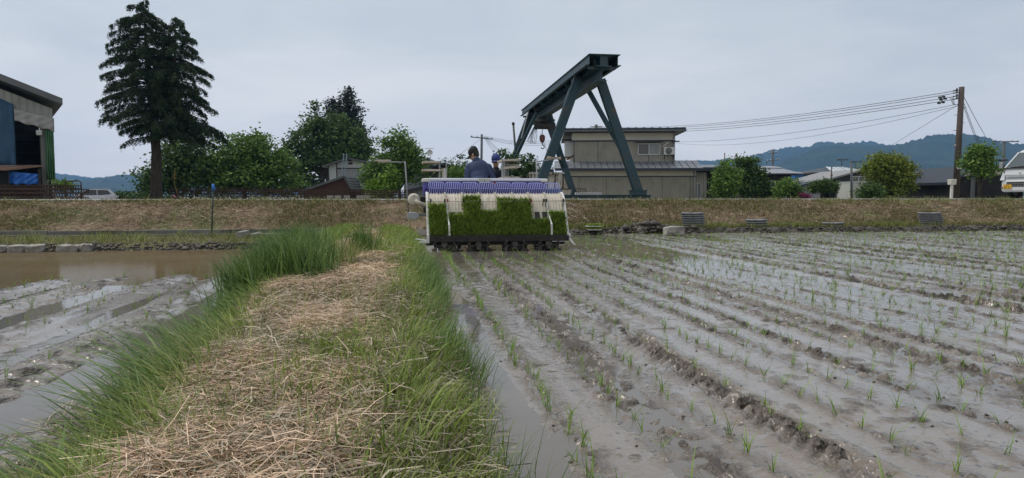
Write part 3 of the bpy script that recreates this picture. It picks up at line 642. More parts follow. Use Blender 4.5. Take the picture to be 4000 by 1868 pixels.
# loose white trays piled on the right shelf and standing on the left
def loose_trays(name, label, u0, u1, v0, v1, y, n, upright):
    a = ML(u0, v1, y); b = ML(u1, v0, y); t_ = thing(name, label, 'trays', tp.matrix_basis @ Vector(((a.x + b.x) / 2, y, a.z)), FA)
    w = b.x - a.x; h = b.z - a.z
    for k in range(n):
        q = MB()
        if upright:
            x = -w / 2 + w * (k + 0.5) / n; q.box(x - w / n * 0.36, x + w / n * 0.36, 0, 0.28, 0.0, h - 0.012 * (k % 2))
        else:
            z = h * k / n; j = random.uniform(-0.03, 0.03); q.box(-w / 2 + j, w / 2 + j * 0.5, random.uniform(-0.02, 0.02), 0.4, z, z + h / n * 0.62, Matrix.Rotation(random.uniform(-0.06, 0.03), 4, 'Y'))
        q.build('tray', [M_FOAM, M_CREAM, M_WHITEP][k % 3], t_)
loose_trays('empty_tray_stack', 'empty white seedling trays standing upright behind the hopper beside the left rack', 1728, 1744, 657, 698, 0.95, 4, True)
loose_trays('empty_tray_stack', 'jumbled pile of cream seedling trays on the middle shelf of the right rack', 1972, 2028, 641, 655, 1.05, 5, False)

# ---------------------------------------------------------------- mats of rice seedlings on the lanes
M_MATG = mat('seedling_leaf', (0.05, 0.11, 0.010), (0.42, 0.55, 0.12), island=True, rough=0.55, trans=0.25)
M_SOILM = mat('mat_soil', (0.04, 0.065, 0.015), (0.07, 0.09, 0.02), scale=30, rough=0.9)
MATF = [0.60, 0.40, 0.775, 0.465, 0.735, 0.715, 0.285, 0.44]
MATL = ['tall green seedling mat on the leftmost lane of the planter', 'low seedling mat between the leftmost tall mat and the tallest mat',
        'tallest green seedling mat reaching up to the rod, third lane from the left', 'seedling mat filling half of the fourth lane from the left',
        'tall seedling mat on the fifth lane, left of the tall pair', 'tall seedling mat on the sixth lane, right of the tall pair',
        'shortest seedling mat below two open dark windows', 'half-height seedling mat on the rightmost lane beyond the white arm']
for i in range(8):
    x0, x1 = LX[i] + 0.006, LX[i + 1] - 0.006; fm = MATF[i]; cx = (x0 + x1) / 2
    t_ = thing('seedling_mat', MATL[i], 'seedling mat', tp.matrix_basis @ Vector((cx, 0, 0.262)), FA, 'seedling mats on the planter')
    V = []; nf = 10
    for j in range(nf + 1):
        f = 0.0 + fm * j / nf; y, z = prof(f); n = profn(f)
        for xx, hh in ((x0 - cx, 0.018), (x0 - cx, 0.042), (x1 - cx, 0.042), (x1 - cx, 0.018)):
            V.append(Vector((xx, y, z - 0.262)) + n * hh)
    F = [(j * 4 + k, j * 4 + k + 1, j * 4 + k + 5, j * 4 + k + 4) for j in range(nf) for k in range(3)] + [(0, 1, 2, 3), (nf * 4 + 3, nf * 4 + 2, nf * 4 + 1, nf * 4)]
    MB().add(V, F).build('soil', M_SOILM, t_)
    nb = int(2600 * fm); fs = rng.uniform(0.0, fm, nb); xs_ = rng.uniform(x0 - cx, x1 - cx, nb)
    B = np.zeros((nb, 3))
    for k in range(nb):
        y, z = prof(fs[k]); n = profn(fs[k]); B[k] = (xs_[k], y + n.y * 0.04, z - 0.262 + n.z * 0.04)
    az = rng.normal(-math.pi / 2, 1.2, nb)
    V, Q, T = blades(B, rng.uniform(0.04, 0.10, nb), rng.uniform(0.010, 0.020, nb), az, rng.uniform(0.25, 1.3, nb), rng.uniform(0.0, 0.7, nb), 2)
    lo = link('leaves', fast_mesh('leaves', V, Q + [T]), M_MATG, t_); lo['kind'] = 'stuff'

# ================================================================ people
M_SKIN = mat('skin', (0.42, 0.25, 0.17), (0.46, 0.28, 0.19), scale=8, rough=0.6)
M_HAIR = mat('black_hair', (0.012, 0.011, 0.010), rough=0.55)
def capsule(q, p0, p1, r0, r1):
    p0 = Vector(p0); p1 = Vector(p1); q.tube([p0, p0.lerp(p1, 0.5), p1], [r0, (r0 + r1) / 2, r1], 12); q.ell(p0, (r0,) * 3, 12, 8); q.ell(p1, (r1,) * 3, 12, 8)
def remesh(o, v, sm=6):
    m = o.modifiers.new('skin', 'REMESH'); m.mode = 'VOXEL'; m.voxel_size = v; m.use_smooth_shade = True
    s_ = o.modifiers.new('smooth', 'SMOOTH'); s_.factor = 0.5; s_.iterations = sm
    return o
def hand(q, w, f, up, side):
    """palm and five fingers from wrist w, pointing along f, thumb on the given side"""
    f = Vector(f).normalized(); up = Vector(up).normalized(); x = f.cross(up).normalized() * side
    for k in range(5): q.ell(w + f * (0.02 + 0.016 * k), (0.028, 0.028, 0.02), 8, 6)
    for k, ln in enumerate((0.070, 0.078, 0.073, 0.058)):
        b = w + f * 0.088 + x * (0.028 - 0.019 * k); m_ = b + f * ln * 0.55 - up * 0.012; e = m_ + f * ln * 0.35 - up * 0.03
        capsule(q, b - f * 0.02, m_, 0.0095, 0.009); capsule(q, m_, e, 0.009, 0.0075)
    b = w + f * 0.03 + x * 0.028; m_ = b + f * 0.03 + x * 0.03; capsule(q, b, m_, 0.012, 0.011); capsule(q, m_, m_ + f * 0.03 + x * 0.004 - up * 0.01, 0.011, 0.009)
def person(name, label, loc, rz, J, jacket, trousers, capm, hd, fwd, up, glasses=False, collar=None):
    """J: joints; hd: head centre; fwd/up: head frame"""
    p = thing(name, label, 'person', loc, rz)
    f = Vector(fwd).normalized(); u = Vector(up); u = (u - f * u.dot(f)).normalized(); r = f.cross(u).normalized()
    HM = Matrix((r, f, u)).transposed(); hd = Vector(hd)
    def H(x, y, z): return hd + r * x + f * y + u * z
    q = MB()
    q.ell(H(0, -0.012, 0.03), (0.074, 0.092, 0.088), 20, 14, HM); q.ell(H(0, 0.018, -0.045), (0.058, 0.068, 0.072), 16, 12, HM); q.ell(H(0, 0.045, -0.088), (0.028, 0.03, 0.026), 10, 8, HM)
    q.ell(H(0, 0.092, -0.03), (0.013, 0.018, 0.024), 10, 8, HM); q.ell(H(0, 0.084, 0.012), (0.05, 0.012, 0.012), 10, 8, HM)
    for sx in (-1, 1): q.ell(H(sx * 0.076, -0.01, -0.012), (0.010, 0.02, 0.032), 10, 8, HM)
    capsule(q, J['neck'], H(0, -0.02, -0.05), 0.055, 0.05)
    ns = J['neck']; capsule(q, ns, J['chest'], 0.06, 0.09); capsule(q, J['chest'], J['pelvis'], 0.09, 0.09)
    for s_ in ('L', 'R'):
        capsule(q, J['sh' + s_], J['el' + s_], 0.043, 0.036); capsule(q, J['el' + s_], J['wr' + s_], 0.036, 0.026); capsule(q, ns, J['sh' + s_], 0.05, 0.045)
        d = (Vector(J['wr' + s_]) - Vector(J['el' + s_])); hand(q, Vector(J['wr' + s_]), d, Vector((0, 0, 1)) if abs(d.normalized().z) < 0.8 else Vector((0, 1, 0)), -1 if s_ == 'L' else 1)
        capsule(q, J['hip' + s_], J['kn' + s_], 0.075, 0.052); capsule(q, J['kn' + s_], J['an' + s_], 0.05, 0.036); capsule(q, J['an' + s_], Vector(J['an' + s_]) + Vector(J['toe']), 0.035, 0.03)
    body = remesh(q.build('body', M_SKIN, p), 0.0065, 3)
    # jacket
    q = MB(); C = Vector(J['chest']); W = Vector(J['pelvis']); N = Vector(ns)
    q.ell(C + Vector((0, 0, 0.05)), (0.185, 0.125, 0.16), 20, 12); q.ell(C.lerp(W, 0.42), (0.168, 0.122, 0.17), 20, 12); q.ell(W + Vector((0, 0, 0.07)), (0.165, 0.122, 0.14), 20, 12)
    for s_ in ('L', 'R'):
        capsule(q, N + Vector((0, 0, -0.03)), J['sh' + s_], 0.065, 0.068); capsule(q, J['sh' + s_], J['el' + s_], 0.068, 0.055); capsule(q, J['el' + s_], Vector(J['el' + s_]).lerp(Vector(J['wr' + s_]), 0.93), 0.055, 0.042)
    capsule(q, N + Vector((0, 0, -0.05)), N + (H(0, -0.02, -0.05) - N) * (0.45 if collar else 0.05), 0.078, 0.068)
    jk = remesh(q.build('jacket', jacket, p), 0.012, 5)
    if collar:
        MB().tube([N + (H(0, -0.02, -0.05) - N) * 0.2, N + (H(0, -0.02, -0.05) - N) * 0.62], [0.078, 0.072], 20).build('collar', jacket, jk)
    MB().lathe([(0.17, -0.03), (0.172, 0.03)], 24, W + Vector((0, 0, 0.0))).build('waistband', mat('waistband', (0.012, 0.014, 0.02), rough=0.7), jk)
    q = MB(); q.ell(W, (0.16, 0.118, 0.13), 16, 10)
    for s_ in ('L', 'R'):
        capsule(q, J['hip' + s_], J['kn' + s_], 0.092, 0.07); capsule(q, J['kn' + s_], J['an' + s_], 0.07, 0.058)
    remesh(q.build('trousers', trousers, p), 0.014, 4)
    for s_ in ('L', 'R'):
        q = MB(); a = Vector(J['an' + s_]); capsule(q, a + Vector((0, 0, 0.12)), a, 0.055, 0.05); capsule(q, a, a + Vector(J['toe']), 0.05, 0.045); remesh(q.build('boot', M_BLACK, p), 0.012, 3)
    # hair, cap, features
    q = MB(); q.ell(H(0, -0.030, 0.022), (0.082, 0.085, 0.092), 20, 14, HM); q.ell(H(0, -0.055, -0.025), (0.066, 0.045, 0.055), 16, 10, HM)
    for sx in (-1, 1): q.ell(H(sx * 0.066, 0.012, 0.004), (0.014, 0.026, 0.034), 10, 8, HM)
    hair = remesh(q.build('hair', M_HAIR, p), 0.008, 2)
    V = []; F = []; n = 24; prf = [(1.0, -0.005), (1.015, 0.03), (0.97, 0.062), (0.82, 0.092), (0.5, 0.114), (0.12, 0.122)]
    for (k, z) in prf:
        for i in range(n):
            a = 2 * math.pi * i / n; V.append(H(0.087 * k * math.cos(a), 0.103 * k * math.sin(a) - 0.012, z + 0.028 - 0.012 * math.sin(a)))
    F = [(j * n + i, j * n + (i + 1) % n, (j + 1) * n + (i + 1) % n, (j + 1) * n + i) for j in range(len(prf) - 1) for i in range(n)] + [tuple(range(5 * n, 6 * n))]
    cap_ = MB().add(V, F, True).build('cap', capm, p); cap_.modifiers.new('t', 'SOLIDIFY').thickness = 0.004
    V = []; F = []; m_ = 10
    for j, (ky, dz) in enumerate(((0.0, 0.0), (0.5, -0.004), (1.0, -0.02))):
        for i in range(m_ + 1):
            a = math.pi * (0.12 + 0.76 * i / m_); x = 0.088 * math.cos(a) * (1 - 0.10 * ky); y = 0.095 * math.sin(a) - 0.012 + ky * 0.085 * math.sin(a) ** 0.7
            V.append(H(x, y, 0.018 + dz - 0.030 * abs(math.cos(a)) ** 2 * ky))
    F = [(j * (m_ + 1) + i, j * (m_ + 1) + i + 1, (j + 1) * (m_ + 1) + i + 1, (j + 1) * (m_ + 1) + i) for j in range(2) for i in range(m_)]
    br = MB().add(V, F, True).build('brim', capm, cap_); br.modifiers.new('t', 'SOLIDIFY').thickness = 0.005
    for sx in (-1, 1):
        MB().ell(H(sx * 0.030, 0.080, -0.004), (0.012, 0.006, 0.006), 10, 6, HM).build('eye', M_HAIR, p)
        MB().ell(H(sx * 0.031, 0.084, 0.012), (0.018, 0.006, 0.004), 10, 6, HM).build('eyebrow', M_HAIR, p)
    MB().ell(H(0, 0.082, -0.062), (0.022, 0.008, 0.005), 10, 6, HM).build('mouth', mat('lips', (0.30, 0.13, 0.10), rough=0.6), p)
    if glasses:
        q = MB()
        for sx in (-1, 1):
            q.tube([H(sx * 0.032 + 0.026 * math.cos(a), 0.100, -0.006 + 0.018 * math.sin(a)) for a in np.linspace(0, 2 * math.pi, 15)], 0.0028, 6, cap=False)
            q.tube([H(sx * 0.058, 0.100, 0.0), H(sx * 0.082, 0.0, 0.0)], 0.0025, 6)
        q.tube([H(-0.008, 0.102, -0.002), H(0.008, 0.102, -0.002)], 0.0025, 6); q.build('glasses', M_BLACK, p)
    return p
M_NAVY = mat('navy_jacket', (0.028, 0.042, 0.095), (0.04, 0.062, 0.13), scale=5, rough=0.75, bump=0.004, bscale=14)
M_NAVYB = mat('black_navy_shirt', (0.008, 0.011, 0.02), (0.014, 0.018, 0.032), scale=5, rough=0.8, bump=0.004, bscale=14)
M_TRSR = mat('dark_trousers', (0.02, 0.021, 0.024), (0.03, 0.031, 0.034), scale=5, rough=0.85)
M_CAPK = mat('black_cap', (0.010, 0.010, 0.011), (0.016, 0.016, 0.017), scale=12, rough=0.8)
M_CAPB = mat('blue_cap', (0.014, 0.03, 0.13), (0.02, 0.04, 0.17), scale=12, rough=0.75)
pa = at(1871, 697, 12.6)
JA = dict(neck=(-0.045, 0.04, 1.585), chest=(0.0, 0.03, 1.43), pelvis=(0.01, -0.02, 1.16), shL=(-0.195, 0.04, 1.50), shR=(0.18, 0.03, 1.49), elL=(-0.245, 0.05, 1.235), elR=(0.275, 0.06, 1.27),
          wrL=(-0.225, 0.27, 1.17), wrR=(0.16, 0.30, 1.22), hipL=(-0.10, -0.02, 1.10), hipR=(0.11, -0.02, 1.10), knL=(-0.12, 0.05, 0.76), knR=(0.13, 0.05, 0.76), anL=(-0.13, -0.02, 0.46), anR=(0.14, -0.02, 0.46), toe=(0, 0.14, -0.02))
person('person', 'person with black cap and navy jacket bending over the hopper, back to camera', (pa.x, pa.y, 0.0), 0.0, JA, M_NAVY, M_TRSR, M_CAPK, (-0.10, 0.055, 1.725), (-0.80, 0.30, -0.42), (-0.25, 0.1, 1), collar=True)
pb = at(1937, 697, 13.35)
JB = dict(neck=(0, 0.0, 1.475), chest=(0, 0, 1.30), pelvis=(0, 0.02, 0.98), shL=(0.175, 0.0, 1.385), shR=(-0.175, 0.0, 1.385), elL=(0.22, -0.02, 1.12), elR=(-0.22, -0.02, 1.12),
          wrL=(0.14, -0.22, 1.06), wrR=(-0.14, -0.22, 1.06), hipL=(0.1, 0.02, 0.93), hipR=(-0.1, 0.02, 0.93), knL=(0.12, -0.03, 0.68), knR=(-0.12, -0.03, 0.68), anL=(0.12, 0.03, 0.46), anR=(-0.12, 0.03, 0.46), toe=(0, -0.14, -0.02))
person('person', 'person in blue cap and glasses with black shirt facing the camera on the planter', (pb.x, pb.y, 0.0), 0.0, JB, M_NAVYB, M_TRSR, M_CAPB, (0.0, -0.02, 1.635), (0.05, -0.98, -0.10), (0, 0, 1), glasses=True)
# ================================================================ gantry crane
M_TEAL = mat('teal_crane_paint', (0.014, 0.045, 0.062), (0.02, 0.06, 0.08), scale=1.5, rough=0.5, dirt=(0.085, 0.055, 0.038), dscale=2.2, dpos=(0.56, 0.72))
M_DARKST = mat('dark_steel', (0.018, 0.02, 0.022), (0.035, 0.035, 0.035), scale=3, rough=0.6, dirt=(0.09, 0.05, 0.03), dscale=4)
M_RUST = mat('rusty_steel', (0.035, 0.02, 0.016), (0.07, 0.037, 0.026), scale=5, rough=0.85, dirt=(0.02, 0.014, 0.012), dscale=3)
CR = R(8.0); G0 = at(2312, 765, 27.6); G0.z = 0.72
crane = thing('gantry_crane', 'tall teal steel gantry crane with slanted legs standing behind the road', 'gantry crane', G0, CR)
GL, GZ = 13.9, 4.97         # girder from y=-1.7 to GL, underside height above pad
q = MB(); zt = GZ + 0.62
def ibeam(q, y0, y1, x, z0, z1, fw, tw=0.05, ft=0.035):
    q.box(x - fw / 2, x + fw / 2, y0, y1, z0, z0 + ft); q.box(x - fw / 2, x + fw / 2, y0, y1, z1 - ft, z1); q.box(x - tw / 2, x + tw / 2, y0 + 0.003, y1 - 0.003, z0 + ft, z1 - ft)
ibeam(q, -1.35, GL + 1.0, 0.0, GZ - 0.28, GZ + 0.22, 0.42); q.build('hoist_rail_beam', M_TEAL, crane)
q = MB(); ibeam(q, -1.65, GL + 1.3, 0.0, GZ + 0.223, GZ + 0.64, 0.62, 0.3)
q.build('main_girder', M_TEAL, crane)
MB().box(-0.62, 0.62, -1.75, GL + 1.4, GZ + 0.643, GZ + 0.675).build('top_plate', M_TEAL, crane)
for x in (-0.56, 0.56):
    q = MB(); s_ = 1 if x > 0 else -1
    q.box(x - 0.012, x + 0.012, -1.6, GL + 1.2, GZ + 0.30, GZ + 0.64); q.box(min(x, x + s_ * 0.14), max(x, x + s_ * 0.14), -1.6, GL + 1.2, GZ + 0.27, GZ + 0.297)
    q.build('side_channel', M_TEAL, crane)
for k in range(9):
    y = -1.3 + k * (GL + 2.2) / 8
    MB().box(-0.55, 0.55, y - 0.05, y + 0.05, GZ + 0.16, GZ + 0.268).build('cross_tie', M_TEAL, crane)
for k in range(14):
    y = -1.2 + k * (GL + 2.0) / 13
    for sx in (-1, 1): MB().box(min(sx * 0.152, sx * 0.30), max(sx * 0.152, sx * 0.30), y - 0.012, y + 0.012, GZ + 0.27, GZ + 0.60).build('stiffener', M_TEAL, crane)
FRY = (0.6, 12.6)
for fi, fy in enumerate(FRY):
    for sx in (-1, 1):
        top = Vector((sx * 0.48, fy, GZ + 0.1)); foot = Vector((sx * 2.18, fy, 0.42)); d = -1 if fi else 1
        q = MB(); q.bar(foot, top, 0.36, 0.30, up=(0, 1, 0)); q.bar(foot.lerp(top, 0.02), foot.lerp(top, 0.985), 0.40, 0.02, up=(0, 1, 0))
        leg = q.build('leg', M_TEAL, crane)
        br0 = foot.lerp(top, 0.33) + Vector((0, d * 0.16, 0)); br1 = top + Vector((-sx * 0.12, d * 1.75, -0.05))
        MB().bar(br0, br1, 0.17, 0.2, up=(0, 1, 0)).build('brace', M_TEAL, crane)
        m0 = foot.lerp(top, 0.56); m1 = br0.lerp(br1, 0.36); MB().bar(m0, m1, 0.12, 0.14).build('tie', M_TEAL, crane)
        q = MB(); q.box(foot.x - 0.30, foot.x + 0.30, fy - 0.25, fy + 0.25, 0.27, 0.44); q.box(foot.x - 0.34, foot.x + 0.34, fy - 0.3, fy + 0.3, 0.44, 0.47); q.build('foot', M_TEAL, crane)
    q = MB(); ibeam(q, 0, 1, 0, 0.0, 0.17, 0.3); q = MB()
    q.box(-2.9, 2.75, fy - 0.14, fy + 0.14, 0.0, 0.03); q.box(-2.9, 2.75, fy - 0.14, fy + 0.14, 0.24, 0.268); q.box(-2.88, 2.73, fy - 0.04, fy + 0.04, 0.03, 0.24); q.build('base_beam', M_TEAL, crane)
MB().bar((-0.60, FRY[1] - 0.25, GZ + 0.35), (-1.05, FRY[1] - 0.25, GZ - 1.35), 0.04, 0.28, up=(0, 1, 0)).build('control_panel', mat('pale_panel', (0.35, 0.36, 0.38), rough=0.5), crane)
MB().tube([(-0.66, 0.2, GZ + 0.28), (-0.68, 0.5, GZ - 0.02), (-0.66, 0.9, GZ + 0.02), (-0.62, 1.1, GZ + 0.3)], 0.02, 6).build('cable_loop', M_DARKST, crane)
# clamp and rope bits on the near left leg
P = Vector((-2.18, FRY[0], 0.42)).lerp(Vector((-0.48, FRY[0], GZ + 0.1)), 0.30)
q = MB(); q.bar(P + Vector((-0.25, -0.18, -0.02)), P + Vector((0.95, -0.2, 0.02)), 0.05, 0.05); q.bar(P + Vector((-0.2, -0.2, 0.06)), P + Vector((0.5, -0.2, -0.05)), 0.06, 0.05); q.bar(P + Vector((0.7, -0.2, -0.08)), P + Vector((1.0, -0.2, 0.1)), 0.07, 0.06)
q.build('clamp_bar', M_RUST, crane)
hoist = thing('chain_hoist', 'dark electric hoist with red hook block hanging at the far end of the crane', 'hoist', crane.matrix_basis @ Vector((0, 11.2, GZ - 0.28)), CR)
q = MB(); q.box(-0.12, 0.12, -0.4, 0.4, -0.22, -0.003); q.build('trolley', M_DARKST, hoist)
q = MB(); q.lathe([(0, -0.42), (0.2, -0.42), (0.22, -0.3), (0.22, 0.3), (0.2, 0.42), (0, 0.42)], 16, (0.05, 0, -0.42), 'x'); q.box(-0.45, -0.2, -0.2, 0.2, -0.62, -0.2); q.box(0.42, 0.75, -0.16, 0.16, -0.60, -0.30); q.build('motor', M_DARKST, hoist)
q = MB(); q.box(0.15, 0.72, -0.1, 0.1, -0.06, 0.06, Matrix.Translation((0, 0.0, -0.12))); q.build('limit_box', M_DARKST, hoist)
M_REDP = mat('faded_red', (0.10, 0.03, 0.022), (0.16, 0.05, 0.032), scale=6, rough=0.6)
q = MB(); q.tube([(0.0, 0, -0.6), (0.0, 0, -1.0)], 0.02, 6); q.build('chain', M_DARKST, hoist)
q = MB(); q.lathe([(0.0, -1.42), (0.08, -1.40), (0.16, -1.25), (0.17, -1.05), (0.10, -0.95), (0, -0.94)], 14, (0, 0, 0)); q.build('hook_block', M_REDP, hoist)
q = MB(); q.tube([(0, 0, -1.4), (0, 0, -1.5), (0.10, 0, -1.58), (0.12, 0, -1.68), (0.03, 0, -1.76), (-0.08, 0, -1.70)], 0.03, 8); q.build('hook', M_DARKST, hoist)
for k in range(4):
    q = MB(); x = -0.55 - 0.1 * k; q.tube([(-0.35, 0.1, -0.25), (x, 0.1, -0.9 - 0.12 * k), (x - 0.06, 0.1, -1.3), (x + 0.18, 0.1, -1.45), (x + 0.25, 0.1, -0.9), (-0.3, 0.1, -0.5)], 0.015, 6); q.build('cable_coil', M_DARKST, hoist)
a = at(2112, 520, 39); b = at(2180, 690, 30)
tag(MB().tube([a, a.lerp(b, 0.5) + Vector((0, 0, -0.15)), b], 0.012, 6).build('guide_rope', M_DARKST), 'thin slack rope running from the hook down to the near crane leg', 'rope')
# things lying by the crane foot
def boxthing(name, label, cat, u0, u1, v0, v1, D, dep, m, rz=0.0, zb=0.72, part=None):
    a = at(u0, v1, D); b_ = at(u1, v0, D); t_ = thing(name, label, cat, ((a.x + b_.x) / 2, D, zb), rz)
    return t_, (b_.x - a.x), b_.z - zb
M_RUSTW = mat('rust_streaked_white', (0.42, 0.40, 0.36), (0.50, 0.48, 0.44), scale=3, rough=0.7, dirt=(0.10, 0.055, 0.03), dscale=3.5, stretch=(2.5, 1, 0.6), dpos=(0.5, 0.62))
t_, w, h = boxthing('steel_container', 'rust-streaked white steel container standing behind the near crane leg', 'container', 2072, 2202, 673, 740, 33, 1.2, M_RUSTW)
MB().box(-w / 2, w / 2, 0, 1.4, 0, h - 0.08).build('body', M_RUSTW, t_)
MB().box(-w / 2 - 0.04, w / 2 + 0.04, -0.04, 1.44, h - 0.08, h).build('lid', M_RUSTW, t_)
for k in range(5):
    x = -w / 2 + 0.03 + k * (w - 0.06) / 4; MB().box(x - 0.03, x + 0.03, -0.035, 0.0, 0.05, h - 0.085).build('rib', M_RUST, t_)
t_, w, h = boxthing('steel_bin', 'small white rusty-rimmed steel bin at the foot of the far crane leg', 'bin', 2193, 2232, 737, 775, 31.5, 0.6, M_RUSTW)
MB().box(-w / 2, w / 2, 0, 0.6, 0, h - 0.04).build('body', M_RUSTW, t_); MB().box(-w / 2 - 0.03, w / 2 + 0.03, -0.03, 0.63, h - 0.04, h).build('rim', M_RUST, t_)
t_, w, h = boxthing('steel_channel', 'long pale steel channel lying on blocks across the crane base', 'steel beam', 2248, 2352, 752, 762, 28.8, 0.4, M_WHITEP, zb=0.93)
MB().box(-w / 2, w / 2, 0, 0.35, 0.0, h).build('channel', mat('pale_steel', (0.38, 0.38, 0.38), (0.46, 0.46, 0.45), scale=4, rough=0.5), t_, bevel=0.01)
for x in (-w * 0.4, w * 0.35): MB().box(x - 0.06, x + 0.06, 0.02, 0.3, -0.21, -0.002).build('block', M_RUST, t_)
t_, w, h = boxthing('steel_cage', 'small rusty wire cage standing behind the pale steel channel', 'cage', 2247, 2288, 737, 756, 31, 0.4, M_RUST)
for k in range(7):
    x = -w / 2 + w * k / 6; MB().bar((x, 0, 0), (x, 0, h), 0.02, 0.02).build('bar', M_RUST, t_)
MB().tube([(-w / 2, 0, 0), (-w / 2, 0, h), (w / 2, 0, h), (w / 2, 0, 0)], 0.02, 6).build('frame', M_RUST, t_)
pl = thing('scrap_pile', 'low pile of dark scrap boards beside the crane base beam', 'scrap', at(2390, 768, 28.8) + Vector((0, 0, -0.1)), 0.1)
for k in range(6):
    MB().bar((-0.4 + random.uniform(-.1, .1), random.uniform(0, 0.3), 0.05 + 0.015 * k), (0.42 + random.uniform(-.1, .1), random.uniform(0, 0.3), 0.07 + 0.02 * k + random.uniform(-.02, .02)), 0.12, 0.02).build('board', M_DARKST, pl)
a = at(2005, 484, 46); b_ = at(2030, 775, 46); b_.z = 0.4
t_ = thing('mast', 'thin leaning steel mast with a round cap left of the crane', 'mast', b_)
MB().tube([(0, 0, 0), a - b_], [0.09, 0.07], 10).build('pole', M_DARKST, t_); MB().ell(a - b_, (0.11, 0.11, 0.12), 12, 8).build('cap', M_RUST, t_)

# ================================================================ buildings
M_SIDING = ribbed('beige_siding', (0.33, 0.305, 0.26), (0.39, 0.365, 0.315), 0.14, 0, 0.03, dirt=(0.27, 0.25, 0.215))
M_CREAMW = mat('cream_wall', (0.54, 0.515, 0.46), (0.60, 0.575, 0.52), scale=1, rough=0.8)
M_WINFR = mat('window_frame', (0.55, 0.56, 0.57), rough=0.4)
M_GLASS = mat('window_glass', (0.025, 0.028, 0.032), (0.045, 0.05, 0.055), scale=1.5, rough=0.08, spec=0.7)
M_CURT = mat('curtain_glass', (0.20, 0.205, 0.22), (0.26, 0.265, 0.28), scale=2, rough=0.25, stretch=(12, 1, 0.3))
M_ROOFBK = mat('dark_fascia', (0.014, 0.022, 0.034), (0.022, 0.032, 0.046), scale=1, rough=0.5)
M_ROOFMT = mat('grey_metal_roof', (0.16, 0.17, 0.19), (0.23, 0.24, 0.26), scale=0.9, rough=0.35, metal=0.3)
M_DKWOOD = mat('dark_wood_wall', (0.022, 0.018, 0.016), (0.045, 0.036, 0.03), scale=3, rough=0.85, stretch=(6, 1, 1))
M_BRWOOD = mat('red_brown_wall', (0.050, 0.022, 0.017), (0.075, 0.033, 0.024), scale=3, rough=0.8, stretch=(6, 1, 0.7))
M_WHITEW = mat('white_wall', (0.40, 0.42, 0.42), (0.48, 0.50, 0.50), scale=0.8, rough=0.8)
M_GREYB = ribbed('grey_board_wall', (0.24, 0.25, 0.27), (0.30, 0.31, 0.33), 0.3, 0, 0.03, dirt=(0.20, 0.21, 0.23))
def window(parent, x0, x1, z0, z1, y, panes=2, curt=(1,), name='window'):
    w = MB(); f = 0.06
    w.box(x0, x1, y - 0.07, y + 0.02, z0, z0 + f); w.box(x0, x1, y - 0.07, y + 0.02, z1 - f, z1)
    w.box(x0, x0 + f, y - 0.068, y + 0.02, z0 + f, z1 - f); w.box(x1 - f, x1, y - 0.068, y + 0.02, z0 + f, z1 - f)
    o = w.build(name, M_WINFR, parent)
    for k in range(panes):
        a = x0 + f + (x1 - x0 - 2 * f) * k / panes; b = x0 + f + (x1 - x0 - 2 * f) * (k + 1) / panes
        MB().box(a + 0.02, b - 0.02, y - 0.035, y - 0.02, z0 + f, z1 - f).build('pane', M_CURT if k in curt else M_GLASS, o)
        if k: MB().box(a - 0.03, a + 0.03, y - 0.06, y, z0 + f, z1 - f).build('mullion', M_WINFR, o)
    return o
HD = 52.0; HC = at(2434, 765, HD); HZ = 0.05
house = thing('two_storey_house', 'beige two-storey house with dark flat-pitched roofs behind the gantry crane', 'house', (HC.x, HD, HZ), R(-3))
def hz(v, D=HD): return at(2000, v, D).z - HZ
def hx(u, D=HD): return at(u, 600, D).x - HC.x
# upper storey
z0, z1, zc = hz(632), hz(519), hz(553); x0, x1 = hx(2236), hx(2634)
MB().box(x0, x1, 0, 6, z0, zc).build('upper_wall', M_SIDING, house); MB().box(x0, x1, 0.0, 6, zc + 0.1, z1).build('upper_wall', M_CREAMW, house)
MB().box(x0 - 0.03, x1 + 0.03, -0.05, 6.02, zc, zc + 0.1).build('trim', M_ROOFBK, house)
q = MB(); q.prism([(-0.75, z1 + 0.02), (-0.75, z1 + 0.30), (3.0, z1 + 0.55), (6.6, z1 + 0.30), (6.6, z1 + 0.02)], hx(2204), hx(2668), 'x'); rf = q.build('upper_roof', M_ROOFBK, house)
for k in range(16):
    x = hx(2204) + 0.1 + k * (hx(2668) - hx(2204) - 0.2) / 15; MB().bar((x, -0.72, z1 + 0.32), (x, 3.0, z1 + 0.57), 0.05, 0.06).build('roof_seam', M_ROOFBK, rf)
MB().tube([(x1 - 0.1, -0.05, z0), (x1 - 0.1, -0.05, z1 - 0.05)], 0.045, 8).build('downpipe', M_GREYM, house); MB().tube([(x0 + 0.12, -0.05, z0), (x0 + 0.12, -0.05, zc)], 0.03, 8).build('downpipe', M_DKGREY, house)
MB().tube([(hx(2566) + 0.9, -0.06, hz(556)), (hx(2590), -0.06, hz(570)), (hx(2590), -0.06, hz(590))], 0.04, 8).build('conduit', M_WHITEP, house)
MB().box(hx(2204) - 0.02, hx(2668) + 0.02, -0.86, -0.755, z1 + 0.04, z1 + 0.14).build('gutter', M_DKGREY, house)
for xx in (x0 + 2.0, x0 + 4.0, x0 + 5.9): MB().box(xx - 0.02, xx + 0.02, -0.02, 0, z0, zc - 0.002).build('wall_joint', M_DKGREY, house)
window(house, hx(2490), hx(2577), hz(606), hz(561), -0.005)
MB().box(hx(2480), hx(2586), -0.5, 0, hz(556), hz(553) + 0.02).build('window_hood', M_ROOFBK, house)
MB().box(hx(2620), hx(2648), -0.45, 0, hz(556), hz(553) - 0.0).build('window_hood', M_ROOFBK, house)
q = MB(); q.box(x0 - 0.55, x0 - 0.01, 1.0, 3.2, z0 + 0.3, z0 + 1.7); bay = q.build('bay_window', M_WINFR, house)
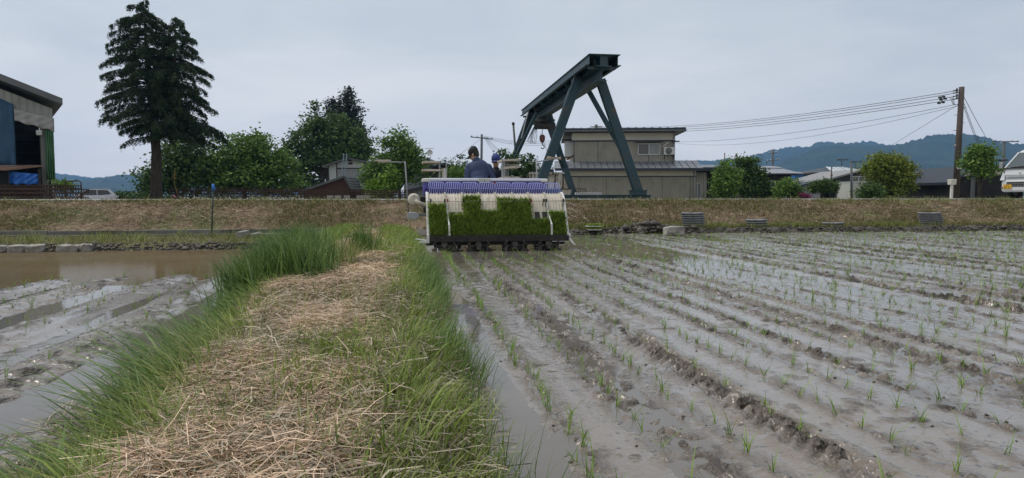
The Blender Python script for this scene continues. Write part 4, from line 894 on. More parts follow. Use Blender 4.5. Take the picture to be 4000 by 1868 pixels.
MB().box(x0 - 0.8, x0, 0.8, 3.4, z0 + 1.7, z0 + 1.85).build('bay_hood', M_ROOFBK, bay)
ac = thing('air_conditioner', 'white air conditioner unit on the upper wall right of the window', 'air conditioner', house.matrix_basis @ Vector((hx(2610), -0.06, hz(606))), R(-3))
w = hx(2632) - hx(2589); MB().box(-w / 2, w / 2, -0.32, 0.0, 0, hz(577) - hz(606)).build('case', mat('ac_white', (0.55, 0.55, 0.53), rough=0.5), ac, bevel=0.02)
q = MB(); q.lathe([(0.0, -0.335), (0.24, -0.335), (0.255, -0.32)], 20, (-0.06, 0, 0.29), 'y'); q.build('fan_grille', M_DKGREY, ac)
for x in (-w * 0.4, w * 0.4): MB().bar((x, -0.3, -0.02), (x, 0.05, -0.30), 0.04, 0.04).build('wall_bracket', M_DARKST, ac)
# lower roof with metal panels
zl0, zl1 = hz(659, 50.3), hz(626, HD); xa, xb = hx(2172, 50.5), hx(2745, 50.5); ya, yb = -1.9, 0.3
q = MB(); q.prism([(ya, zl0 - 0.16), (ya, zl0), (yb, zl1 - 0.06), (yb, zl1 - 0.3)], xa, xb, 'x'); lr = q.build('lower_roof', M_ROOFBK, house)
n = 22
for k in range(n):
    a = xa + (xb - xa) * k / n + 0.03; b_ = xa + (xb - xa) * (k + 1) / n - 0.03; off = (xb - xa) / n * 0.5
    for r_, (f0, f1) in enumerate(((0.0, 0.30), (0.32, 1.0))):
        y0 = ya + (yb - ya) * f0; y1 = ya + (yb - ya) * f1; za = zl0 + (zl1 - 0.06 - zl0) * f0 + 0.012; zb_ = zl0 + (zl1 - 0.06 - zl0) * f1 + 0.012
        MB().add([(a, y0, za), (b_, y0, za), (b_ , y1, zb_), (a, y1, zb_), (a, y0, za + 0.03), (b_, y0, za + 0.03), (b_, y1, zb_ + 0.03), (a, y1, zb_ + 0.03)],
                 [(3, 2, 1, 0), (4, 5, 6, 7), (0, 1, 5, 4), (1, 2, 6, 5), (2, 3, 7, 6), (3, 0, 4, 7)]).build('roof_panel', M_ROOFMT, lr)
yl = -1.2; zlc = hz(692, 51)
MB().box(hx(2215), hx(2717, 51), yl, 6, -0.1, zlc).build('lower_wall', M_SIDING, house); MB().box(hx(2215), hx(2717, 51), yl, 6, zlc + 0.08, zl0 - 0.1).build('lower_wall', M_CREAMW, house)
MB().box(hx(2214), hx(2718, 51), yl - 0.04, 6.02, zlc, zlc + 0.08).build('trim', M_ROOFBK, house)
MB().tube([(hx(2710, 51), yl - 0.06, -0.1), (hx(2710, 51), yl - 0.06, zl0 - 0.15)], 0.045, 8).build('downpipe', M_GREYM, house)
for k in range(5): xx = hx(2260) + k * 2.1; MB().box(xx - 0.02, xx + 0.02, yl - 0.02, yl, 0, zlc - 0.002).build('wall_joint', M_DKGREY, house)
window(house, hx(2484, 51), hx(2506, 51), -0.1, hz(722, 51), yl - 0.005, 1, (), 'door')
# right wing and left wing
MB().box(hx(2717, 51) + 0.003, hx(2772), 1.2, 6, -0.1, hz(672)).build('wing_wall', M_SIDING, house); window(house, hx(2715) + 0.1, hx(2751), hz(775), hz(713), 1.195, 2, (0, 1))
q = MB(); xr = hx(2890); q.prism([(0.6, hz(668)), (0.6, hz(655)), (4.2, hz(638)), (6.6, hz(650)), (6.6, hz(668))], xb + 0.02, xr, 'x'); wr = q.build('wing_roof', M_ROOFBK, house)
for k in range(12):
    a = xb + 0.08 + (xr - xb - 0.1) * k / 12; b_ = a + (xr - xb - 0.1) / 12 - 0.06
    zz0, zz1 = hz(655), hz(638)
    MB().add([(a, 0.62, zz0 + 0.015), (b_, 0.62, zz0 + 0.015), (b_, 4.1, zz1 + 0.01), (a, 4.1, zz1 + 0.01), (a, 0.62, zz0 + 0.05), (b_, 0.62, zz0 + 0.05), (b_, 4.1, zz1 + 0.045), (a, 4.1, zz1 + 0.045)], [(3, 2, 1, 0), (4, 5, 6, 7), (0, 1, 5, 4), (1, 2, 6, 5), (2, 3, 7, 6), (3, 0, 4, 7)]).build('roof_panel', M_ROOFMT, wr)
MB().box(hx(2772) + 0.01, hx(2880), 2.5, 6, -0.1, hz(672)).build('porch_wall', M_DKWOOD, house)
q = MB(); q.prism([(0.6, hz(676)), (0.6, hz(662)), (4.2, hz(644)), (6.0, hz(660)), (6.0, hz(676))], hx(1985), xa - 0.05, 'x'); wl = q.build('wing_roof', M_ROOFBK, house)
for k in range(7):
    a = hx(1985) + 0.05 + (xa - hx(1985) - 0.15) * k / 7; b_ = a + (xa - hx(1985) - 0.15) / 7 - 0.06; zz0, zz1 = hz(662), hz(644)
    MB().add([(a, 0.62, zz0 + 0.015), (b_, 0.62, zz0 + 0.015), (b_, 4.1, zz1 + 0.01), (a, 4.1, zz1 + 0.01), (a, 0.62, zz0 + 0.05), (b_, 0.62, zz0 + 0.05), (b_, 4.1, zz1 + 0.045), (a, 4.1, zz1 + 0.045)], [(3, 2, 1, 0), (4, 5, 6, 7), (0, 1, 5, 4), (1, 2, 6, 5), (2, 3, 7, 6), (3, 0, 4, 7)]).build('roof_panel', M_ROOFMT, wl)
MB().box(hx(2010), hx(2214), 1.5, 6, -0.1, hz(674)).build('wing_wall', M_CREAMW, house)

def gable(name, label, D, ul, ur, upk, vpk, vl, vr, depth, wallm, roofm, rz=0.0, z0=0.0, over=0.4, wl_=None, wr_=None, cat='house', thick=0.16):
    """gable end facing the camera; eaves and peak given where the photograph shows them"""
    pk = at(upk, vpk, D); L = at(ul, vl, D); Rr = at(ur, vr, D); c = thing(name, label, cat, (pk.x, D, z0), rz)
    px, pz = 0, pk.z - z0; lx, lz = L.x - pk.x, L.z - z0; rx, rzz = Rr.x - pk.x, Rr.z - z0
    wl = (at(wl_, 700, D).x - pk.x) if wl_ else lx + over; wr = (at(wr_, 700, D).x - pk.x) if wr_ else rx - over
    zl = lz + (pz - lz) * (wl - lx) / (px - lx) - thick; zr = rzz + (pz - rzz) * (rx - wr) / (rx - px) - thick
    MB().prism([(wl, 0), (wr, 0), (wr, zr), (0, pz - thick - 0.01), (wl, zl)], 0, depth).build('wall', wallm, c)
    rfl = MB().prism([(lx, lz - thick), (0, pz - thick), (0, pz), (lx, lz)], -over, depth + over).build('roof_slope', roofm, c)
    rfr = MB().prism([(0.004, pz - thick), (rx, rzz - thick), (rx, rzz), (0.004, pz)], -over, depth + over).build('roof_slope', roofm, c)
    return c, pk, rfl, rfr
# white storehouse with ladder, brown shed in front
M_GREYROOF = mat('grey_roof', (0.07, 0.075, 0.08), (0.11, 0.115, 0.12), scale=2, rough=0.6)
sh, pk, _, _ = gable('storehouse', 'white gabled storehouse with dark timber frame behind the brown shed', 60, 1262, 1520, 1363, 616, 648, 647, 9, M_WHITEW, M_GREYROOF, wl_=1284, wr_=1470)
def sx_(u, D=60): return at(u, 700, D).x - pk.x
def sz_(v, D=60): return at(2000, v, D).z
MB().box(sx_(1317), sx_(1424), -0.035, 0.0, 0.5, sz_(662)).build('board_panel', M_GREYB, sh)
for (a, b_, c, d) in ((1315, 1318, 745, 637), (1424, 1427, 745, 636), (1283.5, 1285.5, 745, 648)):
    MB().box(sx_(a), sx_(b_), -0.07, 0, sz_(c), sz_(d)).build('post', M_DKWOOD, sh)
MB().box(sx_(1318) + 0.01, sx_(1424) - 0.01, -0.06, 0, sz_(660), sz_(656)).build('beam', M_DKWOOD, sh)
MB().box(sx_(1363), sx_(1378), -0.05, 0, sz_(643), sz_(634)).build('vent', M_BRWOOD, sh); MB().box(sx_(1361), sx_(1374), -0.05, 0, sz_(630), sz_(625)).build('vent', M_DKWOOD, sh)
lad = thing('ladder', 'pale blue metal ladder leaning against the storehouse gable', 'ladder', at(1338, 688, 59.2), 0.0)
a0 = at(1334, 688, 59.2); a1 = at(1346, 688, 59.2); t0 = at(1343, 600, 59.4); t1 = at(1355, 600, 59.4); o0 = at(1338, 688, 59.2)
M_LAD = mat('ladder_metal', (0.22, 0.30, 0.36), rough=0.4)
for a, t in ((a0, t0), (a1, t1)): MB().bar(a - o0, t - o0, 0.06, 0.06).build('rail', M_LAD, lad)
for k in range(9):
    f = (k + 0.5) / 9; MB().bar(a0.lerp(t0, f) - o0, a1.lerp(t1, f) - o0, 0.035, 0.035).build('rung', M_LAD, lad)
bs, pk2, sl_, sr_ = gable('brown_shed', 'reddish-brown lean shed with dark sloping roof in front of the white storehouse', 46, 1172, 1378, 1346, 686, 745, 742, 5, M_BRWOOD, M_GREYROOF, cat='shed', over=0.25, z0=0.3)
# the short right slope runs back: tile courses
for k in range(5):
    f0, f1 = k / 5, (k + 1) / 5; px0, pz0 = 0.004, pk2.z - 0.3; rx0, rz0 = at(1378, 742, 46).x - pk2.x, at(1378, 742, 46).z - 0.3
    for j in range(4):
        y0 = -0.25 + j * 1.37; A = Vector((px0 + (rx0 - px0) * f0, y0, pz0 + (rz0 - pz0) * f0 + 0.02)); B_ = Vector((px0 + (rx0 - px0) * f1, y0, pz0 + (rz0 - pz0) * f1 + 0.02)); off = Vector((0.05, 0, 0.03)); Y = Vector((0, 1.33, 0))
        MB().add([A, B_, B_ + Y, A + Y, A + off * 0.4, B_ + off, B_ + Y + off, A + Y + off * 0.4], [(3, 2, 1, 0), (4, 5, 6, 7), (0, 1, 5, 4), (1, 2, 6, 5), (2, 3, 7, 6), (3, 0, 4, 7)]).build('roof_tile', M_GREYROOF, sr_)
hb1, _, _, _ = gable('dark_house', 'house with grey tiled gable roof behind the left seedling rack', 62, 1560, 1700, 1674, 617, 660, 652, 8, M_GREYB, M_GREYROOF)
hb2, _, _, _ = gable('low_house', 'low dark house with wide shallow gable roof behind the conifer hedge', 54, 1630, 1850, 1737, 636, 668, 668, 8, M_DKWOOD, M_ROOFBK)
sb3, _, _, _ = gable('grey_outbuilding', 'small dark outbuilding with low roof left of the planter hopper', 43, 1585, 1700, 1650, 728, 744, 744, 5, M_GREYB, M_ROOFBK, cat='outbuilding', z0=0.4)
# right-hand houses
h1 = thing('farmhouse', 'dark timber farmhouse with pale striped metal roof right of the garden trees', 'house', (at(3040, 700, 66).x, 66, 0), R(4))
def fx(u, D=66): return at(u, 700, D).x - at(3040, 700, 66).x
def fz(v, D=66): return at(2000, v, D).z
MB().box(fx(2930), fx(3104), 0.6, 7, 0, fz(680)).build('wall', M_DKWOOD, h1)
for k in range(6):
    f0, f1 = k / 6, (k + 0.94) / 6; za, zb_ = fz(680) + (fz(642) - fz(680)) * f0 , fz(680) + (fz(642) - fz(680)) * f1; ya, yb = -0.3 + 4.2 * f0, -0.3 + 4.2 * f1
    MB().add([(fx(2925), ya, za), (fx(3136) - f0 * 1.15, ya, za), (fx(3136) - f1 * 1.15, yb, zb_), (fx(2925), yb, zb_)], [(0, 1, 2, 3)]).build('roof_course', mat('striped_roof', (0.22, 0.23, 0.26), (0.30, 0.31, 0.34), scale=1, rough=0.4, metal=0.2), h1).modifiers.new('t', 'SOLIDIFY').thickness = 0.08
MB().prism([(-0.2, fz(684)), (3.9, fz(646)), (8, fz(684))], fx(2926), fx(3133) - 0.5, 'x').build('roof_core', M_ROOFBK, h1)
window(h1, fx(3000), fx(3040), fz(765), fz(705), 0.59, 2, (), 'sliding_door'); MB().box(fx(2935), fx(2950), 0.5, 0.6, 0.3, fz(722)).build('panel', M_GREYB, h1)
bb = thing('blue_building', 'bright blue boarded building beside the farmhouse roof', 'building', (at(3125, 700, 80).x, 80, 0)); M_BRBLUE = ribbed('blue_boards', (0.03, 0.13, 0.38), (0.05, 0.17, 0.45), 0.4, 0, 0.02)
w = 20 * 80 / FPX; MB().box(-w, w * 0.9, 0, 4, 0, fz(680, 80)).build('wall', M_BRBLUE, bb); MB().prism([(-w - 0.2, fz(680, 80)), (w + 1.0, fz(684, 80)), (w + 1.0, fz(680, 80)), (-w - 0.2, fz(674, 80))], -0.3, 4.3).build('roof', M_GREYROOF, bb)
wt = thing('white_tower', 'narrow white tower block far off above the low roofs', 'tower', (at(3190, 700, 160).x, 160, 0)); w = 8 * 160 / FPX
MB().box(-w, w, 0, 1, 0, fz(678, 160)).build('body', M_WHITEW, wt)
for k in range(3):
    for j in range(2): MB().box(-w * 0.6 + j * w * 0.7, -w * 0.6 + j * w * 0.7 + 0.3, -0.02, 0, fz(700, 160) + k * 0.55, fz(700, 160) + k * 0.55 + 0.35).build('window', M_CURT, wt)
lo1, _, _, _ = gable('low_shed', 'low grey shed with dark roof behind the clipped round shrub', 62, 3120, 3230, 3180, 708, 724, 724, 5, M_GREYB, M_ROOFBK, cat='shed')
hp = thing('hip_roof_house', 'pale house with shiny metal hip roof behind the dark barn gable', 'house', (at(3310, 700, 78).x, 78, 0), R(3))
def px_(u): return at(u, 700, 78).x - at(3310, 700, 78).x
MB().box(px_(3218), px_(3400), 0.8, 8, 0, fz(674, 78)).build('wall', M_WHITEW, hp)
q = MB(); e = fz(673, 78); p_ = fz(648, 78)
q.add([(px_(3203), 0, e), (px_(3420), 0, e), (px_(3420), 9, e), (px_(3203), 9, e), (px_(3290), 4, p_), (px_(3345), 4, p_)], [(0, 1, 5, 4), (1, 2, 5), (2, 3, 4, 5), (3, 0, 4), (0, 3, 2, 1)]); hr_ = q.build('roof', M_ROOFBK, hp)
for k in range(9):
    xa_ = px_(3248) + k * 0.52; f = 0.12; A = Vector((xa_, 0.05, e + 0.03)); top = Vector((min(max(xa_ + 0.9, px_(3288)), px_(3347)), 3.8, p_ + 0.03)); Wd = Vector((0.42, 0, 0))
    MB().add([A, A + Wd, top + Wd, top], [(0, 1, 2, 3)]).build('roof_panel', mat('bright_roof', (0.42, 0.45, 0.46), (0.5, 0.53, 0.54), scale=2, rough=0.3), hr_).modifiers.new('t', 'SOLIDIFY').thickness = 0.03
window(hp, px_(3222), px_(3262), fz(702, 78), fz(688, 78), 0.79, 2, (0,))
barn, bpk, _, _ = gable('dark_barn', 'dark-walled barn with long pale roof edge behind the clipped round shrub', 62, 3195, 3520, 3368, 660, 708, 690, 8, mat('charcoal_wall', (0.028, 0.028, 0.032), (0.04, 0.04, 0.045), scale=1, rough=0.8), mat('pale_roof_edge', (0.20, 0.20, 0.20), (0.26, 0.26, 0.255), scale=2, rough=0.6), cat='barn', wl_=3262, wr_=3500)
def bx(u): return at(u, 700, 62).x - bpk.x
def bz(v): return at(2000, v, 62).z
window(barn, bx(3328), bx(3378), bz(711), bz(688), -0.005, 2, ())
MB().box(bx(3270), bx(3320), -0.05, 0.0, 0, bz(724)).build('entrance_wall', M_CREAMW, barn); window(barn, bx(3275), bx(3310), 0, bz(731), -0.06, 2, (0,), 'entrance')
MB().box(bx(3283), bx(3296), -0.13, -0.11, bz(765), bz(748)).build('poster', mat('poster', (0.30, 0.33, 0.5), (0.55, 0.5, 0.55), scale=3, rough=0.6), barn)
kon = thing('shipping_container', 'cream corrugated storage container beside the pale green yard tree', 'container', (at(3377, 700, 56).x, 56, 0)); w = 48 * 56 / FPX
MB().box(-w, w, 0, 2.4, 0, at(2000, 712, 56).z).build('body', ribbed('container_wall', (0.40, 0.40, 0.37), (0.46, 0.46, 0.43), 0.3, 0, 0.03), kon); MB().box(-w - 0.03, w + 0.03, -0.03, 2.43, at(2000, 712, 56).z + 0.002, at(2000, 709, 56).z).build('top_rail', M_WHITEW, kon)
gb, _, _, _ = gable('grey_house', 'grey house with plain gable roof behind the dark red maple', 75, 3480, 3650, 3560, 655, 665, 680, 8, M_GREYB, M_GREYROOF)
awn, _, _, _ = gable('small_lean_to', 'tiny outbuilding with pale tin roof between the yard tree and red maple', 50, 3545, 3586, 3550, 718, 738, 738, 2, M_DKWOOD, M_ROOFMT, cat='outbuilding', over=0.15)
ds, dpk, _, _ = gable('dark_shed', 'black open-fronted shed with pale gable behind the tall utility pole', 40, 3700, 4020, 3790, 648, 712, 650, 5, mat('black_shed_wall', (0.012, 0.012, 0.012), (0.025, 0.023, 0.022), scale=2, rough=0.9), M_ROOFBK, cat='shed', z0=0.6, wl_=3722, wr_=4000)
q = MB(); q.prism([(at(3757, 700, 40).x - dpk.x, at(2000, 690, 40).z - 0.6), (at(3770, 700, 40).x - dpk.x, at(2000, 676, 40).z - 0.6), (at(3800, 700, 40).x - dpk.x, at(2000, 662, 40).z - 0.6), (at(3990, 700, 40).x - dpk.x, at(2000, 664, 40).z - 0.6), (at(3990, 700, 40).x - dpk.x, at(2000, 680, 40).z - 0.6), (at(3800, 700, 40).x - dpk.x, at(2000, 684, 40).z - 0.6)], -0.06, 0.0); q.build('gable_panel', M_CREAMW, ds)
MB().box(at(3790, 700, 40).x - dpk.x, at(3808, 700, 40).x - dpk.x, -0.07, 0, 0, at(2000, 692, 40).z - 0.6).build('door', mat('dull_grey', (0.12, 0.125, 0.13), rough=0.7), ds)
MB().bar((at(3815, 700, 40).x - dpk.x, -0.15, 0), (at(3810, 700, 40).x - dpk.x, -0.15, at(2000, 690, 40).z - 0.6), 0.08, 0.08).build('post', M_DKWOOD, ds)

# ---------------------------------------------------------------- machine shed on the far left
SD = 34.0; sc0 = at(222, 775, SD); ZS = 0.72; SRZ = R(38)
shed = thing('machine_shed', 'tall grey machine shed with dark opening and sloping roof at the left edge', 'shed', (sc0.x, SD, ZS), SRZ)
def sxx(u): k = (u - 2000) / FPX; return (k * SD - sc0.x) / (math.cos(SRZ) - k * math.sin(SRZ))
def szz(v, u=120): return at(2000, v, SD + sxx(u) * math.sin(SRZ)).z - ZS
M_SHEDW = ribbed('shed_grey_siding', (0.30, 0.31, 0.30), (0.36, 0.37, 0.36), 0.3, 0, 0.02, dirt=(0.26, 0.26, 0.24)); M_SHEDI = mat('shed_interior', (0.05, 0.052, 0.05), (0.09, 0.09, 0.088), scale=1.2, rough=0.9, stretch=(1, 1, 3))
xe = sxx(222); xl = sxx(-420); 
RZ0, RZ1 = szz(405, 255), szz(302, 0)
def roofz(x): return RZ0 + (RZ1 - RZ0) * (x - sxx(255)) / (sxx(0) - sxx(255))
MB().add([(xl, 0, szz(470) + 0.9), (xe, 0, szz(470)), (xe, 0, roofz(xe) - 0.42), (xl, 0, roofz(xl) - 0.42), (xl, 0.12, szz(470) + 0.9), (xe, 0.12, szz(470)), (xe, 0.12, roofz(xe) - 0.42), (xl, 0.12, roofz(xl) - 0.42)], [(0, 1, 2, 3), (7, 6, 5, 4), (0, 4, 5, 1), (1, 5, 6, 2), (2, 6, 7, 3), (3, 7, 4, 0)]).build('gable_wall', M_SHEDW, shed)
MB().prism([(sxx(258), roofz(sxx(258)) - 0.12), (sxx(258), roofz(sxx(258)) + 0.18), (xl, roofz(xl) + 0.18), (xl, roofz(xl) - 0.12)], -0.9, 9.5).build('roof', mat('shed_roof', (0.085, 0.09, 0.10), (0.12, 0.125, 0.135), scale=1, rough=0.5), shed)
MB().box(sxx(172), sxx(196), -0.02, 0.28, 0, szz(478) - 0.01).build('post', mat('shed_post', (0.13, 0.13, 0.12), (0.17, 0.17, 0.16), scale=2, rough=0.8), shed)
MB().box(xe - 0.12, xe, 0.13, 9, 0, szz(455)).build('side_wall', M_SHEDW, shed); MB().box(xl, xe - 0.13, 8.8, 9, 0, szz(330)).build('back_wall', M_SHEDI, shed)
MB().box(xl, xl + 0.12, 0.13, 8.79, 0, roofz(xl) - 0.45).build('side_wall', M_SHEDW, shed); MB().box(xl, xl + 0.25, -0.02, 0.12, 0, szz(470) + 0.89).build('post', M_SHEDW, shed)
for zz1 in (0.8, 1.7, 2.6, 3.4): MB().box(xl, xe - 0.2, 8.6, 8.8, zz1, zz1 + 0.12).build('girt', M_DARKST, shed)
MB().box(sxx(155), sxx(178), -0.3, -0.03, szz(528), szz(508)).build('lamp_box', mat('lamp_white', (0.4, 0.41, 0.41), rough=0.5), shed, bevel=0.03)
def drape(name, label, cat, u0, u1, vt0, vt1, vb0, vb1, y, m, n=26, amp=0.06, fold=9, parts=None):
    xa, xb = sxx(u0), sxx(u1); V = []; F = []; rows = 12
    root = shed.matrix_basis @ Vector(((xa + xb) / 2, y, 0))
    for j in range(rows + 1):
        f = j / rows
        for i in range(n + 1):
            k = i / n; z = (szz(vt0) * (1 - k) + szz(vt1) * k) * (1 - f) + (szz(vb0) * (1 - k) + szz(vb1) * k) * f
            sag = amp * math.sin(k * fold * 2 * math.pi + f) * (0.3 + 0.7 * f) + 0.03 * math.sin(k * 23 + j)
            V.append((xa + (xb - xa) * k - (xa + xb) / 2, sag, z + (0.04 * math.sin(k * 17) if j == rows else 0)))
    F = [(j * (n + 1) + i, j * (n + 1) + i + 1, (j + 1) * (n + 1) + i + 1, (j + 1) * (n + 1) + i) for j in range(rows) for i in range(n)]
    o = MB().add(V, F, True).build(name, m); o.location = root; o.rotation_euler = (0, 0, SRZ); tag(o, label, cat); o.modifiers.new('t', 'SOLIDIFY').thickness = 0.012
    return o
M_NETB = mat('blue_net', (0.025, 0.07, 0.13), (0.045, 0.105, 0.18), scale=1.3, rough=0.8, stretch=(3, 1, 0.5)); M_NETG = mat('green_net', (0.045, 0.13, 0.06), (0.075, 0.18, 0.085), scale=2.0, rough=0.8, stretch=(4, 1, 0.4))
M_SHEETW = mat('white_sheet', (0.30, 0.29, 0.285), (0.38, 0.37, 0.365), scale=2, rough=0.7); M_TARPB = mat('blue_tarp', (0.015, 0.10, 0.42), (0.03, 0.16, 0.55), scale=2.5, rough=0.45, bump=0.03, bscale=5)
drape('net_curtain', 'dark blue net curtain covering the left bay of the machine shed', 'curtain', -300, 73, 280, 412, 655, 652, -0.12, M_NETB, n=40, fold=12)
drape('valance_sheet', 'rolled-up white sheet hanging across the top of the shed opening', 'sheet', 74, 226, 430, 458, 476, 510, -0.22, M_SHEETW, amp=0.10, fold=3)
drape('net_curtain', 'green net curtain gathered at the right side of the shed opening', 'curtain', 190, 222, 500, 512, 700, 705, -0.16, M_NETG, n=24, amp=0.09, fold=4)
drape('blue_tarpaulin', 'bright blue tarpaulin hung under the rusty lean-to roof', 'tarpaulin', 38, 152, 674, 684, 722, 722, -1.6, M_TARPB, amp=0.05, fold=3)
lt = thing('lean_to_shelter', 'low lean-to with rusty tin roof in front of the machine shed', 'shelter', shed.matrix_basis @ Vector((sxx(20), -1.0, 0)), SRZ); x0_ = sxx(20)
M_TIN = mat('rusty_tin', (0.16, 0.075, 0.045), (0.26, 0.16, 0.11), scale=2, rough=0.75, dirt=(0.3, 0.28, 0.25), dscale=2)
MB().add([(sxx(-200) - x0_, -1.1, szz(676)), (sxx(40) - x0_, -1.1, szz(668)), (sxx(172) - x0_, -0.2, szz(648)), (sxx(172) - x0_, 0.7, szz(645)), (sxx(-200) - x0_, 0.7, szz(652))], [(0, 1, 2, 3, 4)]).build('tin_roof', M_TIN, lt).modifiers.new('t', 'SOLIDIFY').thickness = 0.06
for u in (-150, 36, 154): MB().bar((sxx(u) - x0_, -0.7, 0), (sxx(u) - x0_, -0.7, szz(664)), 0.1, 0.1).build('post', M_DKWOOD, lt)
MB().box(sxx(-200) - x0_, sxx(36) - x0_, -0.75, -0.65, 0.1, szz(676)).build('dark_panel', mat('black_board', (0.012, 0.012, 0.012), rough=0.9), lt)

# ---------------------------------------------------------------- stacked steel lattice frames
def lattice(label, u0, u1, v0, D, n, depth, nup, rz, sway=0.0, m=M_RUST):
    a = at(u0, 775, D); b_ = at(u1, 775, D); zb = 0.72; zt = at(2000, v0, D).z; ln = (b_.x - a.x) / math.cos(rz)
    t_ = thing('lattice_stack', label, 'steel frames', ((a.x + b_.x) / 2, D, zb), rz, 'stacked rusty lattice frames'); h = (zt - zb) / n
    for k in range(n):
        z = k * h; j = random.uniform(-sway, sway); L0, L1 = -ln / 2 + j, ln / 2 + j + random.uniform(-sway, sway)
        q = MB()
        for y in (0, depth):
            q.bar((L0, y, z + 0.02), (L1, y, z + 0.02), 0.04, 0.035); q.bar((L0, y, z + h - 0.025), (L1, y, z + h - 0.025), 0.045, 0.04)
        fr = q.build('lattice_frame', m, t_)
        q = MB()
        for y in (0, depth):
            for i in range(nup + 1):
                x = L0 + (L1 - L0) * (i + random.uniform(-0.15, 0.15)) / nup; q.bar((x, y, z + 0.0372), (x, y, z + h - 0.047), 0.028, 0.028)
        for i in range(nup // 2):
            x = L0 + (L1 - L0) * (i + 0.5) / (nup // 2); q.bar((x, 0.025, z + h - 0.03), (x, depth - 0.025, z + h - 0.03), 0.03, 0.025)
        stuff(q.build('uprights', m, fr))
    return t_
lattice('rusty lattice frames stacked in front of the machine shed and silver car', -180, 296, 722, 29, 4, 0.8, 46, R(4), 0.25)
lattice('rusty lattice frames stacked behind the tall cedar trunk', 668, 945, 734, 41, 4, 0.9, 24, R(5), 0.1)
lattice('rusty lattice frames stacked below the broadleaf trees left of the brown shed', 930, 1172, 736, 41.5, 4, 0.9, 20, R(4), 0.1)
lattice('rusty lattice frames stacked in front of the brown shed gable', 1160, 1395, 738, 40, 4, 0.9, 18, R(4), 0.15)
lattice('rusty lattice frames stacked below the yellow-green bush', 1385, 1610, 741, 40, 4, 0.9, 16, R(4), 0.12)
for k, (u, D) in enumerate(((1290, 38.6), (1320, 38.6), (1355, 38.8), (1405, 38.6), (1430, 38.8))):
    p = at(u, 775, D); 
    tag(MB().box(-0.17, 0.17, -0.1, 0.1, 0, 0.24).build('concrete_block', M_CONC, None, (p.x, D, 0.72), (0, 0, 0.1 * k), bevel=0.02), ['leftmost', 'second from left', 'middle', 'fourth from left', 'rightmost'][k] + ' of five pale concrete blocks before the lattice frames', 'block', 'concrete blocks before the frames')
ho_ = thing('pipe_hoop', 'rusty pipe hoop standing between the lattice frames and the silver car', 'pipe hoop', (at(287, 770, 28).x, 28, 0.72))
a = at(255, 712, 28); b_ = at(316, 707, 28); c = at(319, 783, 28); O = ho_.location
MB().tube([Vector((a.x, 28, 0.72)) - O, a - O + Vector((0, 0, -0.04)), a - O + Vector((0.07, 0, 0.04)), b_ - O + Vector((-0.07, 0, 0)), b_ - O + Vector((0, 0, -0.07)), Vector((c.x, 28, 0.72)) - O], 0.026, 8).build('pipe', M_RUST, ho_)

# ================================================================ vehicles
M_CARW = mat('white_car_paint', (0.58, 0.59, 0.60), (0.62, 0.63, 0.64), scale=1, rough=0.22, spec=0.6); M_TYRE = mat('tyre', (0.012, 0.012, 0.012), rough=0.85); M_SILV = mat('silver_car_paint', (0.46, 0.45, 0.49), (0.5, 0.49, 0.53), scale=1, rough=0.25, metal=0.25)
M_CGLASS = mat('car_glass', (0.05, 0.065, 0.07), (0.07, 0.085, 0.09), scale=2, rough=0.05, spec=0.9); M_LAMP = mat('lamp_glass', (0.45, 0.47, 0.5), (0.6, 0.62, 0.64), scale=20, rough=0.1, spec=0.8); M_YEL = mat('yellow_plate', (0.62, 0.36, 0.02), rough=0.5); M_CHROME = mat('chrome', (0.6, 0.6, 0.6), rough=0.2, metal=0.8)
def wheel(parent, x, y, r, w):
    o = MB().lathe([(r * 0.62, -w / 2), (r * 0.95, -w / 2), (r, -w * 0.3), (r, w * 0.3), (r * 0.95, w / 2), (r * 0.62, w / 2)], 24, (x, y, r), 'y').build('wheel', M_TYRE, parent)
    MB().lathe([(0.0, -w * 0.42), (r * 0.3, -w * 0.46), (r * 0.6, -w * 0.38), (r * 0.63, -w * 0.3), (r * 0.63, w * 0.3), (0, w * 0.42)], 20, (x, y, r), 'y').build('rim', M_GREYM, o)
# white kei truck driving left along the road: local +x = heading
TRP = at(3893, 760, 24.3)
truck = thing('small_truck', 'small white cab-over truck with yellow plate on the road at the right edge', 'truck', (0, 0, 0.845), math.pi + FA)
e_ = Vector((CA, SA, 0)); r_ = Vector((-SA, CA, 0)); fc = Vector((TRP.x, TRP.y, 0)); cen = fc + e_ * 0.10 - r_ * 0.74; truck.location = (cen.x, cen.y, 0.845)
# local coords: x forward (0 = front bumper), y left of the truck; width 1.48
W2 = 0.735
secs = [(-0.02, 0.24, 0.50, 0.96), (0.0, 0.22, 0.52, 1.0)]
def cabsec(z, xf, hw, xr, yb=0.10):
    return [Vector((xr, -hw, z)), Vector((xf - yb * 1.2, -hw, z)), Vector((xf - 0.03, -hw + yb * 0.6, z)), Vector((xf, -hw + yb * 2, z)), Vector((xf, hw - yb * 2, z)), Vector((xf - 0.03, hw - yb * 0.6, z)), Vector((xf - yb * 1.2, hw, z)), Vector((xr, hw, z))]
lv = [(0.24, -0.04, 0.70), (0.30, 0.0, 0.735), (0.62, 0.0, 0.735), (0.64, -0.025, 0.73), (1.02, -0.10, 0.72), (1.10, -0.14, 0.715)]
V = []; F = []
for (z, xf, hw) in lv: V += cabsec(z, xf, hw, -1.05)
n = 8
for j in range(len(lv) - 1): F += [(j * n + k, j * n + (k + 1) % n, (j + 1) * n + (k + 1) % n, (j + 1) * n + k) for k in range(n)]
F += [tuple(range(n)), tuple(range((len(lv) - 1) * n, len(lv) * n))]
cab = MB().add(V, F, False).build('cab', M_CARW, truck, bevel=0.02)
